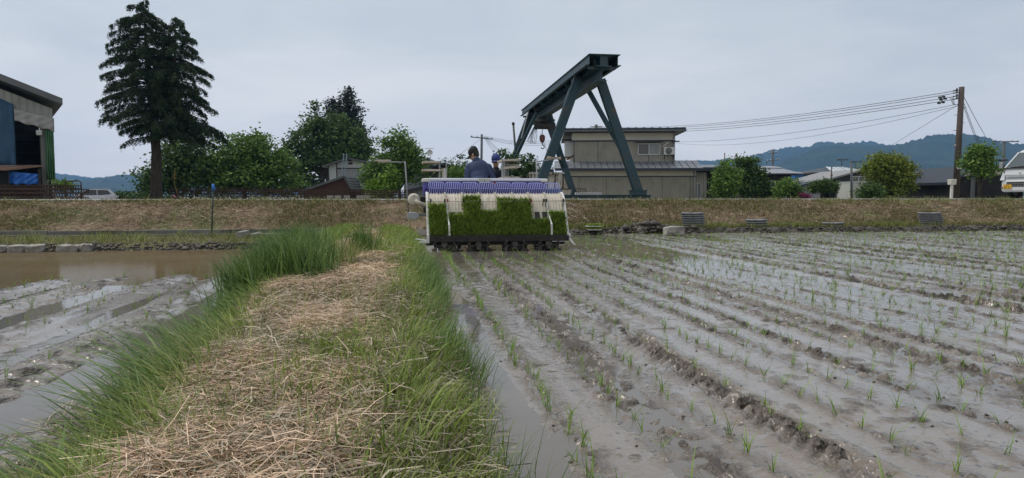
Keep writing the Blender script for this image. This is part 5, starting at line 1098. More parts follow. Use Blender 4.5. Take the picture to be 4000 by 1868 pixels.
# glasshouse: pillars, roof, glass
def gz(z): return -0.14 - (z - 1.10) * 0.82, 0.715 - (z - 1.10) * 0.16
rx, rh = gz(1.70)
q = MB(); V = []
for z, xf, hw in ((1.64, gz(1.64)[0], gz(1.64)[1]), (1.72, gz(1.70)[0] - 0.02, rh), (1.78, gz(1.70)[0] - 0.14, rh - 0.07)): V += cabsec(z, xf, hw, -1.05, 0.05)
F = [(j * n + k, j * n + (k + 1) % n, (j + 1) * n + (k + 1) % n, (j + 1) * n + k) for j in range(2) for k in range(n)] + [tuple(range(n)), tuple(range(2 * n, 3 * n))]
q.add(V, F); q.build('roof', M_CARW, truck, bevel=0.015)
for sy in (-1, 1):
    q = MB(); q.bar((gz(1.09)[0] - 0.03, sy * (gz(1.09)[1] - 0.04), 1.09), (gz(1.66)[0] - 0.03, sy * (gz(1.66)[1] - 0.04), 1.66), 0.07, 0.08); q.bar((-1.0, sy * 0.69, 1.09), (-1.0, sy * 0.64, 1.66), 0.08, 0.09); q.build('pillar', M_CARW, truck)
    MB().add([(gz(1.1)[0] - 0.06, sy * 0.69, 1.10), (-0.98, sy * 0.69, 1.10), (-0.98, sy * 0.625, 1.65), (gz(1.65)[0] - 0.06, sy * 0.625, 1.65)], [(0, 1, 2, 3)]).build('side_window', M_CGLASS, truck)
    MB().tube([(-0.22, sy * 0.70, 1.12), (-0.16, sy * 0.82, 1.16)], 0.012, 6).build('mirror_arm', M_BLACK, truck); MB().box(-0.19, -0.13, min(sy * 0.80, sy * 0.93), max(sy * 0.80, sy * 0.93), 1.10, 1.32).build('mirror', M_CARW if sy > 0 else M_GREYM, truck, bevel=0.02)
    q = MB(); q.add([(0.004, sy * 0.70, 0.66), (0.012, sy * 0.52, 0.66), (-0.03, sy * 0.54, 0.86), (-0.08, sy * 0.68, 0.94), (-0.07, sy * 0.725, 0.80)], [(0, 1, 2, 3, 4)]); q.build('headlight', M_LAMP, truck).modifiers.new('t', 'SOLIDIFY').thickness = 0.02
    MB().box(-0.008, 0.006, min(sy * 0.60, sy * 0.66), max(sy * 0.60, sy * 0.66), 0.36, 0.42).build('fog_lamp', M_DKGREY, truck)
MB().add([(gz(1.10)[0] + 0.0, -0.66, 1.10), (gz(1.10)[0] + 0.0, 0.66, 1.10), (gz(1.66)[0] + 0.0, 0.58, 1.66), (gz(1.66)[0] + 0.0, -0.58, 1.66)], [(0, 1, 2, 3)]).build('windscreen', M_CGLASS, truck)
MB().box(-1.0, -0.35, -0.6, 0.6, 1.0, 1.099).build('dashboard', M_BLACK, truck)
for y0, y1 in ((-0.45, 0.05), (0.1, 0.55)): MB().bar((gz(1.12)[0] + 0.02, y0, 1.115), (gz(1.15)[0] + 0.02, y1, 1.145), 0.02, 0.02).build('wiper', M_BLACK, truck)
MB().box(gz(1.1)[0] + 0.0, -0.06, -0.70, 0.70, 1.085, 1.105).build('cowl', M_BLACK, truck)
for z in (0.74, 0.82): MB().box(-0.035, 0.004 - (z - 0.7) * 0.15, -0.50, 0.50, z, z + 0.025).build('grille_line', M_GREYM, truck)
q = MB(); q.box(-0.002, 0.004, -0.44, 0.44, 0.42, 0.60); gr = q.build('grille', M_BLACK, truck)
for z in (0.475, 0.535): MB().box(0.004, 0.010, -0.45, 0.45, z - 0.006, z + 0.006).build('grille_bar', M_CHROME, gr)
for k in range(9): MB().box(0.0045, 0.0095, -0.44 + 0.11 * k - 0.005, -0.44 + 0.11 * k + 0.005, 0.42, 0.60).build('grille_bar', M_CHROME, gr)
MB().lathe([(0, 0.0), (0.03, 0.0), (0.03, 0.008), (0, 0.008)], 16, (-0.052, 0.0, 0.93), 'x').build('badge', M_CHROME, truck)
py = -0.40
plo = MB().box(0.012, 0.02, py - 0.165, py + 0.165, 0.345, 0.51).build('number_plate', M_YEL, truck)
txt = bpy.data.curves.new('plate_text', 'FONT'); txt.body = '55-21'; txt.size = 0.125; txt.align_x = 'CENTER'; txt.extrude = 0.001
tmp = bpy.data.objects.new('tmp', txt); COL.objects.link(tmp); bpy.context.view_layer.update()
tme = bpy.data.meshes.new_from_object(tmp.evaluated_get(bpy.context.evaluated_depsgraph_get())); bpy.data.objects.remove(tmp); tme.name = 'plate_digits'; tme.materials.clear()
to = link('plate_digits', tme, M_BLACK, plo); to['kind'] = 'stuff'; to.location = (0.0225, py, 0.36); to.rotation_euler = (math.pi / 2, 0, math.pi / 2)
MB().box(0.0205, 0.022, py - 0.07, py + 0.07, 0.472, 0.492).build('plate_header', M_RUSTP, plo)
q = MB(); q.box(-3.30, -1.12, -0.71, 0.71, 0.62, 0.68); q.box(-3.30, -1.12, -0.71, -0.68, 0.68, 0.98); q.box(-3.30, -1.12, 0.68, 0.71, 0.68, 0.98); q.box(-3.3, -3.27, -0.68, 0.68, 0.68, 0.98); q.build('load_bed', M_CARW, truck)
MB().box(-3.2, -0.05, -0.35, 0.35, 0.26, 0.6).build('chassis', M_BLACK, truck)
for x in (-0.55, -2.5):
    for y in (-0.64, 0.64): wheel(truck, x, y, 0.27, 0.15)
# silver hatchback parked beyond the shed
cp = at(352, 765, 54)
car = thing('hatchback_car', 'silver hatchback parked beyond the rusty lattice frames', 'car', (cp.x, 54, 0.02), R(212))
def loftx(name, secs, m, parent, smooth=False, bevel=0.03):
    n = len(secs[0]); V = [Vector(p) for s_ in secs for p in s_]
    F = [(j * n + k, j * n + (k + 1) % n, (j + 1) * n + (k + 1) % n, (j + 1) * n + k) for j in range(len(secs) - 1) for k in range(n)] + [tuple(range(n)), tuple(range((len(secs) - 1) * n, len(secs) * n))]
    return MB().add(V, F, smooth).build(name, m, parent, bevel=bevel)
def ysec(x, hw, zb, zm, zt, tw): return [(x, -hw, zb), (x, -hw - 0.03, zm), (x, -tw, zt), (x, tw, zt), (x, hw + 0.03, zm), (x, hw, zb)]
# local +x = front
loftx('body', [ysec(1.95, 0.60, 0.30, 0.45, 0.62, 0.5), ysec(1.75, 0.78, 0.22, 0.5, 0.78, 0.62), ysec(1.0, 0.82, 0.2, 0.55, 0.95, 0.72), ysec(-1.6, 0.82, 0.2, 0.6, 1.0, 0.74), ysec(-1.95, 0.70, 0.3, 0.6, 0.95, 0.62)], M_SILV, car)
loftx('cabin', [[(1.05, -0.70, 0.94), (1.05, 0.70, 0.94), (0.3, 0.55, 1.44), (0.3, -0.55, 1.44)], [(0.95, -0.70, 0.94), (0.95, 0.70, 0.94), (0.22, 0.55, 1.46), (0.22, -0.55, 1.46)]], M_CGLASS, car, bevel=0)
q = MB(); V = [(0.95, -0.72, 0.94), (0.95, 0.72, 0.94), (-1.85, 0.70, 0.98), (-1.85, -0.70, 0.98), (0.22, -0.56, 1.46), (0.22, 0.56, 1.46), (-1.35, 0.54, 1.44), (-1.35, -0.54, 1.44)]
q.add(V, [(0, 1, 5, 4), (1, 2, 6, 5), (2, 3, 7, 6), (3, 0, 4, 7), (4, 5, 6, 7), (3, 2, 1, 0)]); q.build('greenhouse', M_SILV, car, bevel=0.03)
MB().add([(0.3, -0.55, 1.465), (0.3, 0.55, 1.465), (-1.3, 0.52, 1.50), (-1.3, -0.52, 1.50)], [(0, 1, 2, 3)]).build('roof', M_SILV, car).modifiers.new('t', 'SOLIDIFY').thickness = 0.04
for sy in (-1, 1):
    for xs_ in ([(0.82, 0.98), (-0.45, 0.99), (-0.45, 1.40), (0.22, 1.41)], [(-0.52, 0.99), (-1.45, 1.06), (-1.22, 1.38), (-0.52, 1.40)]):
        V = [(x, sy * (0.735 - (z - 0.94) * 0.33 + 0.006), z) for x, z in xs_]; MB().add(V, [(0, 1, 2, 3)]).build('side_window', mat('dark_car_glass', (0.012, 0.013, 0.014), rough=0.06, spec=0.8), car)
    MB().box(0.62, 0.80, min(sy * 0.76, sy * 0.92), max(sy * 0.76, sy * 0.92), 0.96, 1.08).build('mirror', M_SILV, car, bevel=0.03)
    MB().add([(1.80, sy * 0.50, 0.66), (1.66, sy * 0.77, 0.66), (1.36, sy * 0.80, 0.84), (1.62, sy * 0.60, 0.82)], [(0, 1, 2, 3)]).build('headlight', M_LAMP, car).modifiers.new('t', 'SOLIDIFY').thickness = 0.03
MB().box(1.93, 1.975, -0.45, 0.45, 0.32, 0.44).build('grille', M_BLACK, car)
for x in (1.25, -1.25):
    for y in (-0.74, 0.74): wheel(car, x, y, 0.29, 0.17)
# another white car roof far right behind the bank
c2 = at(3644, 765, 47); car2 = thing('parked_car', 'white car roof just showing above the bank right of the red maple', 'car', (c2.x, 47, 0.0), 0.05)
loftx('body', [ysec(1.7, 0.6, 0.3, 0.45, 0.6, 0.5), ysec(1.5, 0.7, 0.2, 0.5, 0.62, 0.6), ysec(-1.6, 0.7, 0.2, 0.5, 0.7, 0.6), ysec(-1.7, 0.62, 0.3, 0.5, 0.62, 0.5)], M_CARW, car2)
loftx('cabin', [ysec(0.95, 0.64, 0.6, 0.63, 0.64, 0.5), ysec(0.4, 0.66, 0.6, 0.7, 0.86, 0.52), ysec(-1.2, 0.66, 0.6, 0.7, 0.86, 0.5), ysec(-1.6, 0.6, 0.6, 0.63, 0.66, 0.48)], M_CARW, car2)
for x in (1.05, -1.1):
    for y in (-0.64, 0.64): wheel(car2, x, y, 0.26, 0.15)
# white post box by the pole
pb_ = thing('post_box', 'white box on a short white post beside the utility pole', 'post box', (at(3716, 770, 30).x, 30, 0.72))
MB().bar((0, 0, 0), (0, 0, 0.78), 0.09, 0.09).build('post', M_WHITEP, pb_); MB().prism([(-0.11, 0.72), (0.11, 0.72), (0.125, 0.97), (-0.125, 0.97)], -0.14, 0.14).build('box', M_CREAMW, pb_, bevel=0.015)

# ================================================================ poles, wires, antennas
M_POLE = mat('brown_pole', (0.055, 0.042, 0.036), (0.08, 0.062, 0.052), scale=2, rough=0.8); M_POLEG = mat('grey_pole', (0.07, 0.075, 0.085), (0.10, 0.105, 0.115), scale=2, rough=0.7); M_WIRE = mat('wire', (0.05, 0.055, 0.065), rough=0.6)
def pole(label, u0, v0, u1, D, r0, r1, m, zb=0.0, arms=(), name='utility_pole'):
    a = at(u0, v0, D); b_ = at(u1, 775, D); b_.z = zb; t_ = thing(name, label, 'utility pole', b_)
    MB().tube([(0, 0, 0), a - b_], [r0, r1], 12).build('shaft', m, t_)
    for (v, half, tilt) in arms:
        p = at(u0, v, D) - b_; MB().bar(p + Vector((-half, -r1 - 0.05, -tilt)), p + Vector((half, -r1 - 0.05, tilt)), 0.08, 0.08).build('cross_arm', M_POLEG, t_)
        for s_ in (-0.9, -0.4, 0.5, 0.9): MB().lathe([(0.0, 0.0), (0.05, 0.0), (0.06, 0.07), (0.03, 0.14), (0, 0.15)], 8, p + Vector((half * s_, -r1 - 0.05, 0.04 + tilt * s_))).build('insulator', M_WHITEP, t_)
    return t_
bigp = pole('tall brown utility pole with many wires beside the black shed', 3757, 340, 3733, 36, 0.17, 0.13, M_POLE, 0.72)
O = bigp.location
for v in (352, 361, 374, 385):
    p = at(3756, v, 36) - O; MB().bar(p + Vector((-0.45, 0, -0.03)), p + Vector((0.12, 0, 0)), 0.035, 0.035).build('bracket', M_DARKST, bigp); MB().lathe([(0, 0), (0.045, 0), (0.05, 0.06), (0.02, 0.11), (0, 0.11)], 8, p + Vector((-0.25, 0, 0.0))).build('insulator', M_DKGREY, bigp)
for (u, v) in ((3672, 381), (3686, 378), (3676, 390), (3692, 386), (3668, 403), (3684, 400)):
    p = at(u, v, 37) - O; MB().lathe([(0, -0.1), (0.05, -0.08), (0.06, 0.0), (0.05, 0.08), (0, 0.1)], 8, p, 'x').build('insulator', M_DARKST, bigp)
for k in range(3):
    p0, p1, p2 = at(3712 + 6 * k, 380, 36), at(3722 + 3 * k, 408, 36), at(3746, 408, 36); MB().tube([p0 - O, p1 - O, p2 - O], 0.012, 6).build('jumper', M_DARKST, bigp)
for k in range(7): p = at(3752 - 2.4 * k, 420 + 30 * k, 36) - O; MB().bar(p + Vector((-0.28 if k % 2 else 0.0, 0, 0)), p + Vector((0 if k % 2 else 0.28, 0, 0)), 0.03, 0.03).build('step', M_GREYM, bigp)
p = at(3730, 565, 36) - O; MB().bar(p, p + Vector((0.17, 0, -0.17)), 0.05, 0.03).build('sign_bracket', M_WHITEP, bigp); p = at(3736, 658, 36) - O; MB().box(p.x - 0.06, p.x + 0.06, p.y - 0.3, p.y - 0.1, p.z - 0.04, p.z + 0.04).build('plate', M_WHITEP, bigp)
pole('slender grey utility pole with one cross arm behind the person in the black cap', 1882, 525, 1878, 60, 0.13, 0.10, M_POLEG, 0.0, ((540, 1.0, -0.1),))
pole('utility pole top showing above the roof of the beige house', 2329, 487, 2329, 80, 0.2, 0.18, M_POLEG, 0.0, ((497, 0.7, 0), (503, 0.8, 0)))
pole('far utility pole rising above the striped farmhouse roof', 3018, 585, 3018, 95, 0.17, 0.15, M_POLEG, 0.0, ((598, 0.6, 0.05), (627, 0.9, 0.1)))
pole('far utility pole with wide cross arm left of the white truck', 3922, 552, 3920, 60, 0.13, 0.11, M_POLEG, 0.0, ((554, 1.2, 0.0),))
pole('thin grey steel pole in front of the cream storage container', 3326, 635, 3327, 50, 0.09, 0.08, M_POLEG, 0.3, (), 'steel_pole')
st = pole('garden pole with a red and white marker before the dark barn', 3249, 652, 3243, 45, 0.05, 0.04, M_DARKST, 0.5, (), 'garden_pole'); p = at(3247, 687, 45) - st.location
MB().ell(p + Vector((0, -0.06, 0.03)), (0.08, 0.05, 0.09), 10, 8).build('marker', M_REDP, st); MB().ell(p + Vector((0.03, -0.08, -0.04)), (0.05, 0.04, 0.05), 10, 8).build('marker', M_WHITEP, st)
pole('thin dark stake rising out of the pointed garden tree', 2831, 597, 2822, 44, 0.04, 0.03, M_DARKST, 0.5, (), 'tree_stake')
def wire(label, pts, sag=0.0, r=0.016):
    P = [at(*p) for p in pts]; Q = []
    for a, b_ in zip(P[:-1], P[1:]):
        for k in range(12): f = k / 12; p = a.lerp(b_, f); p.z -= sag * 4 * f * (1 - f); Q.append(p)
    Q.append(P[-1]); o = MB().tube(Q, r, 5).build('power_line', M_WIRE); tag(o, label, 'wire', 'overhead wires'); return o
for k, (va, vb) in enumerate(((352, 494), (361, 499), (374, 506), (385, 513))):
    n_ = ['topmost', 'second highest', 'third highest', 'lowest'][k]
    wire(f'{n_} of the four main wires between the tall pole and the house', [(3752, va, 36), (2332, vb, 80)], 0.75)
wire('faint telephone wire sagging left from the tall pole below the four main wires', [(3752, 405, 36), (2640, 555, 70)], 0.5, 0.012)
wire('lowest faint wire sagging left from the tall pole', [(3752, 412, 36), (2640, 560, 75)], 0.9, 0.010)
wire('guy wire falling left from the tall pole towards the hills', [(3745, 408, 36), (3480, 570, 60)], 0.0, 0.012)
for k, (u, v) in enumerate(((3848, 530), (3830, 575), (3826, 580))): wire(['wire', 'outer stay wire', 'inner stay wire'][k] + ' falling right from the tall pole top ' + ['to the hill crest', 'towards the truck', 'beside the leafy roadside tree'][k], [(3762, (372, 395, 410)[k], 36), (u, v, 44)], 0.05, 0.014)
for k in range(3): wire(['top', 'middle', 'bottom'][k] + ' wire strung behind the crane from the grey pole to the house', [(1893, 532 + 5 * k, 60), (2325, 493 + 9 * k, 80)], 1.1, 0.014)
for k in range(5): wire(['first', 'second', 'third', 'fourth', 'fifth'][k] + ' from left of the wires fanning down right from the grey pole', [(1886 + 2 * k, 535, 60), (1940 + 10 * k, 612, 52)], 0.0, 0.011)
wire('single wire running down left from the grey pole over the hedge', [(1876, 545, 60), (1740, 640, 55)], 0.05, 0.012)
ant = thing('tv_antenna', 'television aerial and small dish on a mast above the grey gable roof', 'antenna', at(1680, 625, 61)); O = ant.location
MB().tube([(0, 0, 0), at(1679, 582, 61) - O], 0.03, 6).build('mast', M_WHITEP, ant); MB().lathe([(0.0, 0.03), (0.2, 0.0), (0.26, -0.06)], 16, at(1680, 597, 61) - O + Vector((0, -0.1, 0)), 'y').build('dish', M_WHITEP, ant)
q = MB(); q.tube([at(1660, 581, 61) - O, at(1695, 581, 61) - O], 0.02, 6); 
for k in range(8): p = at(1662 + 4.5 * k, 581, 61) - O; q.tube([p + Vector((0, -0.3, 0)), p + Vector((0, 0.3, 0))], 0.012, 5)
q.build('aerial', mat('aerial_metal', (0.3, 0.2, 0.18), rough=0.5), ant)
for (u, v, lab) in ((3288, 628, 'three-headed television aerial on the hip-roof house'), (3340, 636, 'small television aerial above the pale barn roof edge'), (3893, 633, 'stubby television aerial on the black shed roof')):
    b0 = at(u, v + (22 if u < 3800 else 18), 70 if u < 3800 else 42); t_ = thing('tv_antenna', lab, 'antenna', b0); p = at(u, v, 70 if u < 3800 else 42) - b0
    MB().tube([(0, 0, 0), p], 0.03, 6).build('mast', M_DARKST, t_)
    for dx in (-0.35, 0.0, 0.45): MB().bar(p + Vector((dx, -0.3, 0.1)), p + Vector((dx + 0.05, 0.3, 0.1)), 0.12, 0.10).build('element', M_DARKST, t_)
    MB().bar(p + Vector((-0.45, 0, 0.02)), p + Vector((0.5, 0, 0.06)), 0.03, 0.03).build('boom', M_DARKST, t_)
# ================================================================ trees and shrubs
def leafmat(name, c1, c2, trans=0.22, rough=0.6): return mat(name, c1, c2, island=True, rough=rough, trans=trans, spec=0.3)
L_DARK = leafmat('leaf_dark', (0.028, 0.062, 0.016), (0.115, 0.19, 0.046)); L_MID = leafmat('leaf_mid', (0.045, 0.105, 0.018), (0.185, 0.30, 0.06)); L_BRIGHT = leafmat('leaf_bright', (0.06, 0.14, 0.012), (0.20, 0.32, 0.04))
L_YEL = leafmat('leaf_yellow_green', (0.09, 0.13, 0.015), (0.26, 0.30, 0.05)); L_RED = leafmat('leaf_dark_red', (0.030, 0.014, 0.014), (0.075, 0.038, 0.032)); L_CEDAR = leafmat('needle_cedar', (0.012, 0.027, 0.014), (0.055, 0.092, 0.04), 0.15, 0.8); L_SUGI = leafmat('needle_sugi', (0.012, 0.024, 0.014), (0.04, 0.055, 0.03), 0.1)
L_DULL = leafmat('leaf_dull', (0.025, 0.06, 0.02), (0.09, 0.16, 0.05))
M_BARK = mat('bark', (0.035, 0.028, 0.022), (0.07, 0.058, 0.046), scale=5, rough=0.95, bump=0.04, bscale=12, stretch=(2, 2, 0.5))
def leaf_mesh(name, C, size, seed=0, droop=0.0, asp=0.55):
    """rhombic leaves at the points C (n,3) with random attitude"""
    g = np.random.default_rng(seed); n = len(C)
    d = g.normal(size=(n, 3)); d[:, 2] = d[:, 2] * 0.6 - droop; d /= np.linalg.norm(d, axis=1)[:, None]
    u = g.normal(size=(n, 3)); u -= (u * d).sum(1)[:, None] * d; u /= np.linalg.norm(u, axis=1)[:, None]
    s = (size * g.uniform(0.6, 1.35, n))[:, None]
    V = np.stack([C - d * s * 0.5, C + u * s * asp * 0.5, C + d * s * 0.5, C - u * s * asp * 0.5], 1).reshape(-1, 3)
    return fast_mesh(name, V, np.arange(4 * n).reshape(n, 4))
def tree(name, label, base, crown, n, leaf, lm, trunk=0.12, seed=1, cat='tree', clump=0.26, per=26, limbs=True, fork=0.35, group=None, gap=0.15, stems=1):
    """crown: list of (x, y, z, rx, ry, rz) lobes relative to the base"""
    g = np.random.default_rng(seed); t_ = thing(name, label, cat, base, 0, group)
    vol = np.array([c[3] * c[5] for c in crown]); vol = vol / vol.sum(); pts = []
    for c, w in zip(crown, vol):
        nc = max(4, int(n * w / per)); d = g.normal(size=(nc, 3)); d /= np.linalg.norm(d, axis=1)[:, None]
        r = g.uniform(gap, 1.0, nc) ** 0.45; r *= 1 + 0.24 * g.normal(size=nc)
        cc = np.array(c[:3]) + d * r[:, None] * np.array(c[3:6])
        k = g.normal(size=(nc, per, 3)) * clump * np.array([1, 1, 0.62]) * g.uniform(0.6, 1.4, (nc, 1, 1))
        pts.append((cc[:, None, :] + k).reshape(-1, 3))
    P = np.concatenate(pts); P = P[P[:, 2] > 0.05]
    cr_ = link('crown', leaf_mesh('crown', P, leaf, seed + 5), lm, t_); cr_['kind'] = 'stuff'
    if trunk > 0:
        zt = max(c[2] for c in crown); zf = zt * fork; q = MB(); rnd = random.Random(seed)
        for s_ in range(stems):
            ox = (s_ - (stems - 1) / 2) * trunk * 2.5
            q.tube([(ox * 0.3, 0, -0.1), (ox * 0.6 + rnd.uniform(-.05, .05), 0, zf * 0.5), (ox, 0, zf)], [trunk * 1.25, trunk, trunk * 0.85], 10)
            if limbs:
                for c in crown:
                    m = Vector((ox * 0.5 + c[0] * 0.45 + rnd.uniform(-.1, .1), c[1] * 0.45, zf + (c[2] - zf) * 0.55)); e = Vector((c[0], c[1], c[2] + c[5] * 0.3))
                    q.tube([(ox, 0, zf * 0.93), m, e], [trunk * 0.6, trunk * 0.38, trunk * 0.12], 7)
                    for k in range(3):
                        d = Vector((rnd.uniform(-1, 1) * c[3], rnd.uniform(-1, 1) * c[4], rnd.uniform(-0.2, 0.9) * c[5])) * 0.7
                        q.tube([m.lerp(e, 0.3 + 0.2 * k), m.lerp(e, 0.3 + 0.2 * k) + d * 0.6, Vector(c[:3]) + d], [trunk * 0.28, trunk * 0.16, trunk * 0.06], 5)
        q.build('trunk', M_BARK, t_)
    return t_
def lobes(D, ub, lst, zb):
    """lobes from photo extents: (u, v, half-width, half-height) -> metres relative to a base at (ub, D)"""
    bx_ = at(ub, 700, D).x; k = D / FPX; out = []
    for i, (u, v, hw, hh) in enumerate(lst):
        p = at(u, v, D); out.append((p.x - bx_, 0.3 * hw * k * math.sin(i * 2.4), p.z - zb, hw * k, hw * k * 0.85, hh * k))
    return Vector((bx_, D, zb)), out
# --- tall deodar cedar
def cedar():
    D = 38.0; base = at(612, 775, D); base.z = 0.72; k = D / FPX
    t_ = thing('cedar_tree', 'tall dark drooping cedar tree with bare lower trunk beside the road', 'tree', base); g = random.Random(11); gn = np.random.default_rng(12)
    def X(u): return (u - 612) * k
    def Z(v): return at(2000, v, D).z - 0.72
    q = MB(); q.tube([(0.02, 0, -0.2), (-0.02, 0, 0.5), (X(617), 0, Z(600)), (X(612), 0, Z(480)), (X(600), 0, Z(300)), (X(590), 0, Z(120)), (X(587), 0, Z(10))], [0.40, 0.31, 0.26, 0.22, 0.16, 0.07, 0.02], 14)
    q.tube([(X(618), 0, Z(530)), (X(660), 0, Z(500)), (X(690), 0, Z(420)), (X(700), 0, Z(250)), (X(708), 0, Z(75))], [0.16, 0.16, 0.13, 0.08, 0.02], 10)
    pts = []; ptd = []
    def branch(o, az, ln, rise, droop, dens=1.0):
        d = Vector((math.cos(az), math.sin(az), 0)); P = []
        for i in range(9):
            f = i / 8; P.append(o + d * (ln * f) + Vector((0, 0, ln * (rise * f - droop * f ** 2.6))))
        q.tube(P, [0.055 * (1 - 0.85 * i / 8) * (0.5 + ln / 5) for i in range(9)], 5)
        side = Vector((-d.y, d.x, 0))
        for i in range(int(ln * 24 * dens)):                                  # lateral sprays with hanging tips
            f = g.uniform(0.16, 1.0) ** 0.8; j = min(int(f * 8), 7); p = P[j].lerp(P[j + 1], f * 8 - j)
            sl = g.uniform(0.15, 0.62) * (1.05 - f * 0.8) * min(1.5, 0.45 + ln / 3.0); s_ = g.choice((-1, 1))
            m_ = 9; ff = np.linspace(0.1, 1, m_)
            e = d * g.uniform(0.2, 0.7) + side * s_
            base_ = np.array(p); ev = np.array(e.normalized())
            L = base_ + ff[:, None] * sl * ev - np.stack([0 * ff, 0 * ff, (0.14 + 0.55 * sl) * ff ** 1.9 * g.uniform(0.7, 1.4)], 1)
            L = np.repeat(L, 2, 0) + gn.normal(size=(m_ * 2, 3)) * np.array([0.035, 0.035, 0.02]); L[:, 2] -= gn.uniform(0, 0.20, m_ * 2) ** 1.3
            pts.append(L)
    def half(v, prof): return float(np.interp(v, [p[0] for p in prof], [p[1] for p in prof]))
    LP = [(5, 15), (60, 75), (110, 118), (200, 145), (270, 182), (330, 200), (380, 225), (430, 212), (470, 160), (520, 140), (575, 150)]; RP = [(5, 15), (60, 62), (100, 90), (150, 115), (200, 125), (300, 150), (420, 165), (520, 210), (575, 190)]
    def whorl(v, tx, l, r, n, z_off=0.0, rise=0.05, droop=0.22):
        for i in range(n):
            az = 2 * math.pi * (i + g.uniform(-0.3, 0.3)) / n + v * 0.37; c = math.cos(az)
            ln = (r if c > 0 else l) * abs(c) + (l + r) / 2 * (1 - abs(c)); branch(Vector((tx, 0, Z(v) + g.uniform(-0.2, 0.2))), az, ln * k * g.uniform(0.74, 1.10), rise, droop)
    v = 14
    while v < 520:
        n = 6 if v < 70 else 8
        tx = float(np.interp(v, [10, 120, 300, 480, 600], [X(587), X(590), X(600), X(612), X(616)]))
        whorl(v, tx, half(v, LP), half(v, RP), n, rise=0.22 if v < 120 else 0.08, droop=0.30); v += 27 + v * 0.015
    v = 82
    while v < 520:
        RP2 = [(80, 25), (130, 76), (200, 112), (260, 146), (300, 160), (350, 158), (430, 162), (480, 190), (520, 212)]; LP2 = [(80, 15), (120, 40), (200, 70), (400, 85), (520, 90)]
        tx = float(np.interp(v, [75, 250, 420, 530], [X(708), X(700), X(690), X(660)])); whorl(v, tx, half(v, LP2), half(v, RP2), 7, rise=0.20 if v < 160 else 0.06, droop=0.30); v += 29 + v * 0.015
    for az, v, ln in ((0.05, 505, 225), (0.25, 520, 240), (-0.25, 515, 235), (0.0, 530, 170), (0.4, 545, 150), (-0.4, 548, 160)): branch(Vector((X(640), 0, Z(v - 40))), az, ln * k, 0.02, 0.30)
    branch(Vector((X(605), 0, Z(535))), math.pi + 0.1, 118 * k, -0.02, 0.26, 0.8); branch(Vector((X(615), 0, Z(520))), math.pi - 0.5, 70 * k, 0.0, 0.3, 0.6)
    P = np.concatenate(pts)
    cr_ = link('crown', leaf_mesh('crown', P, 0.15, 3, droop=0.8, asp=0.22), L_CEDAR, t_); cr_['kind'] = 'stuff'
    q.build('trunk', M_BARK, t_)
cedar()
# --- broadleaf trees behind the cedar, left to right
def T_(name, label, D, ub, zb, lst, n, leaf, lm, **kw):
    b, l = lobes(D, ub, lst, zb); return tree(name, label, b, l, n, leaf, lm, **kw)
T_('broadleaf_tree', 'dark leafy tree immediately behind the cedar trunk', 49, 690, 0.2, [(600, 690, 55, 45), (680, 640, 75, 75), (740, 580, 80, 60), (660, 720, 75, 45), (780, 680, 80, 70), (590, 735, 45, 30)], 9000, 0.26, L_DARK, trunk=0.15, seed=21, clump=0.35)
T_('broadleaf_tree', 'mid-green leafy tree right of the cedar with rounded top', 50, 950, 0.2, [(930, 590, 80, 65), (990, 560, 60, 45), (860, 640, 80, 70), (1010, 640, 80, 75), (1090, 660, 70, 75), (960, 700, 110, 50), (1080, 725, 80, 40), (870, 720, 80, 45)], 15000, 0.26, L_MID, trunk=0.15, seed=22, clump=0.36)
T_('conifer_tree', 'taller pointed conifer rising behind the spreading tree', 84, 1365, 0, [(1358, 350, 6, 12), (1358, 375, 20, 24), (1352, 410, 34, 28), (1368, 445, 44, 30), (1362, 490, 50, 35), (1390, 530, 50, 40), (1400, 585, 50, 45), (1380, 640, 60, 50)], 9000, 0.34, L_SUGI, trunk=0.22, seed=23, clump=0.34, per=18, fork=0.9, gap=0.3)
T_('conifer_tree', 'shorter pointed conifer left of the taller conifer top', 86, 1305, 0, [(1301, 395, 8, 10), (1300, 420, 20, 25), (1310, 455, 28, 35), (1312, 520, 40, 50)], 3600, 0.34, L_SUGI, trunk=0.2, seed=24, clump=0.34, per=18, fork=0.9, gap=0.3)
T_('broadleaf_tree', 'large spreading dark green tree with layered branches above the storehouse', 72, 1270, 0, [(1300, 480, 65, 32), (1230, 475, 25, 35), (1232, 420, 10, 18), (1220, 510, 70, 34), (1340, 530, 80, 40), (1170, 550, 50, 26), (1260, 560, 90, 36), (1390, 570, 55, 40), (1145, 590, 50, 24), (1220, 610, 70, 32), (1330, 610, 90, 36), (1420, 590, 26, 40), (1190, 650, 60, 35), (1150, 690, 50, 38), (1210, 720, 80, 30), (1390, 640, 50, 30)], 17000, 0.34, L_DARK, trunk=0.22, seed=25, clump=0.42, per=30, fork=0.3, stems=2)
T_('persimmon_tree', 'light green tree with open pointed top behind the guide pole', 49, 1560, 0.2, [(1560, 535, 22, 28), (1520, 555, 38, 26), (1590, 580, 36, 36), (1545, 620, 75, 40), (1610, 630, 40, 45), (1500, 650, 65, 40), (1575, 670, 75, 45), (1450, 690, 40, 40), (1480, 725, 60, 30), (1640, 650, 25, 30)], 9500, 0.24, L_MID, trunk=0.12, seed=26, clump=0.28, fork=0.25)
T_('bush', 'yellow-green bush growing behind the lattice frames', 45, 1497, 0.6, [(1475, 725, 34, 35), (1525, 710, 34, 42), (1500, 745, 55, 28), (1450, 738, 14, 18)], 4200, 0.20, L_BRIGHT, trunk=0.05, seed=27, cat='bush', clump=0.2)
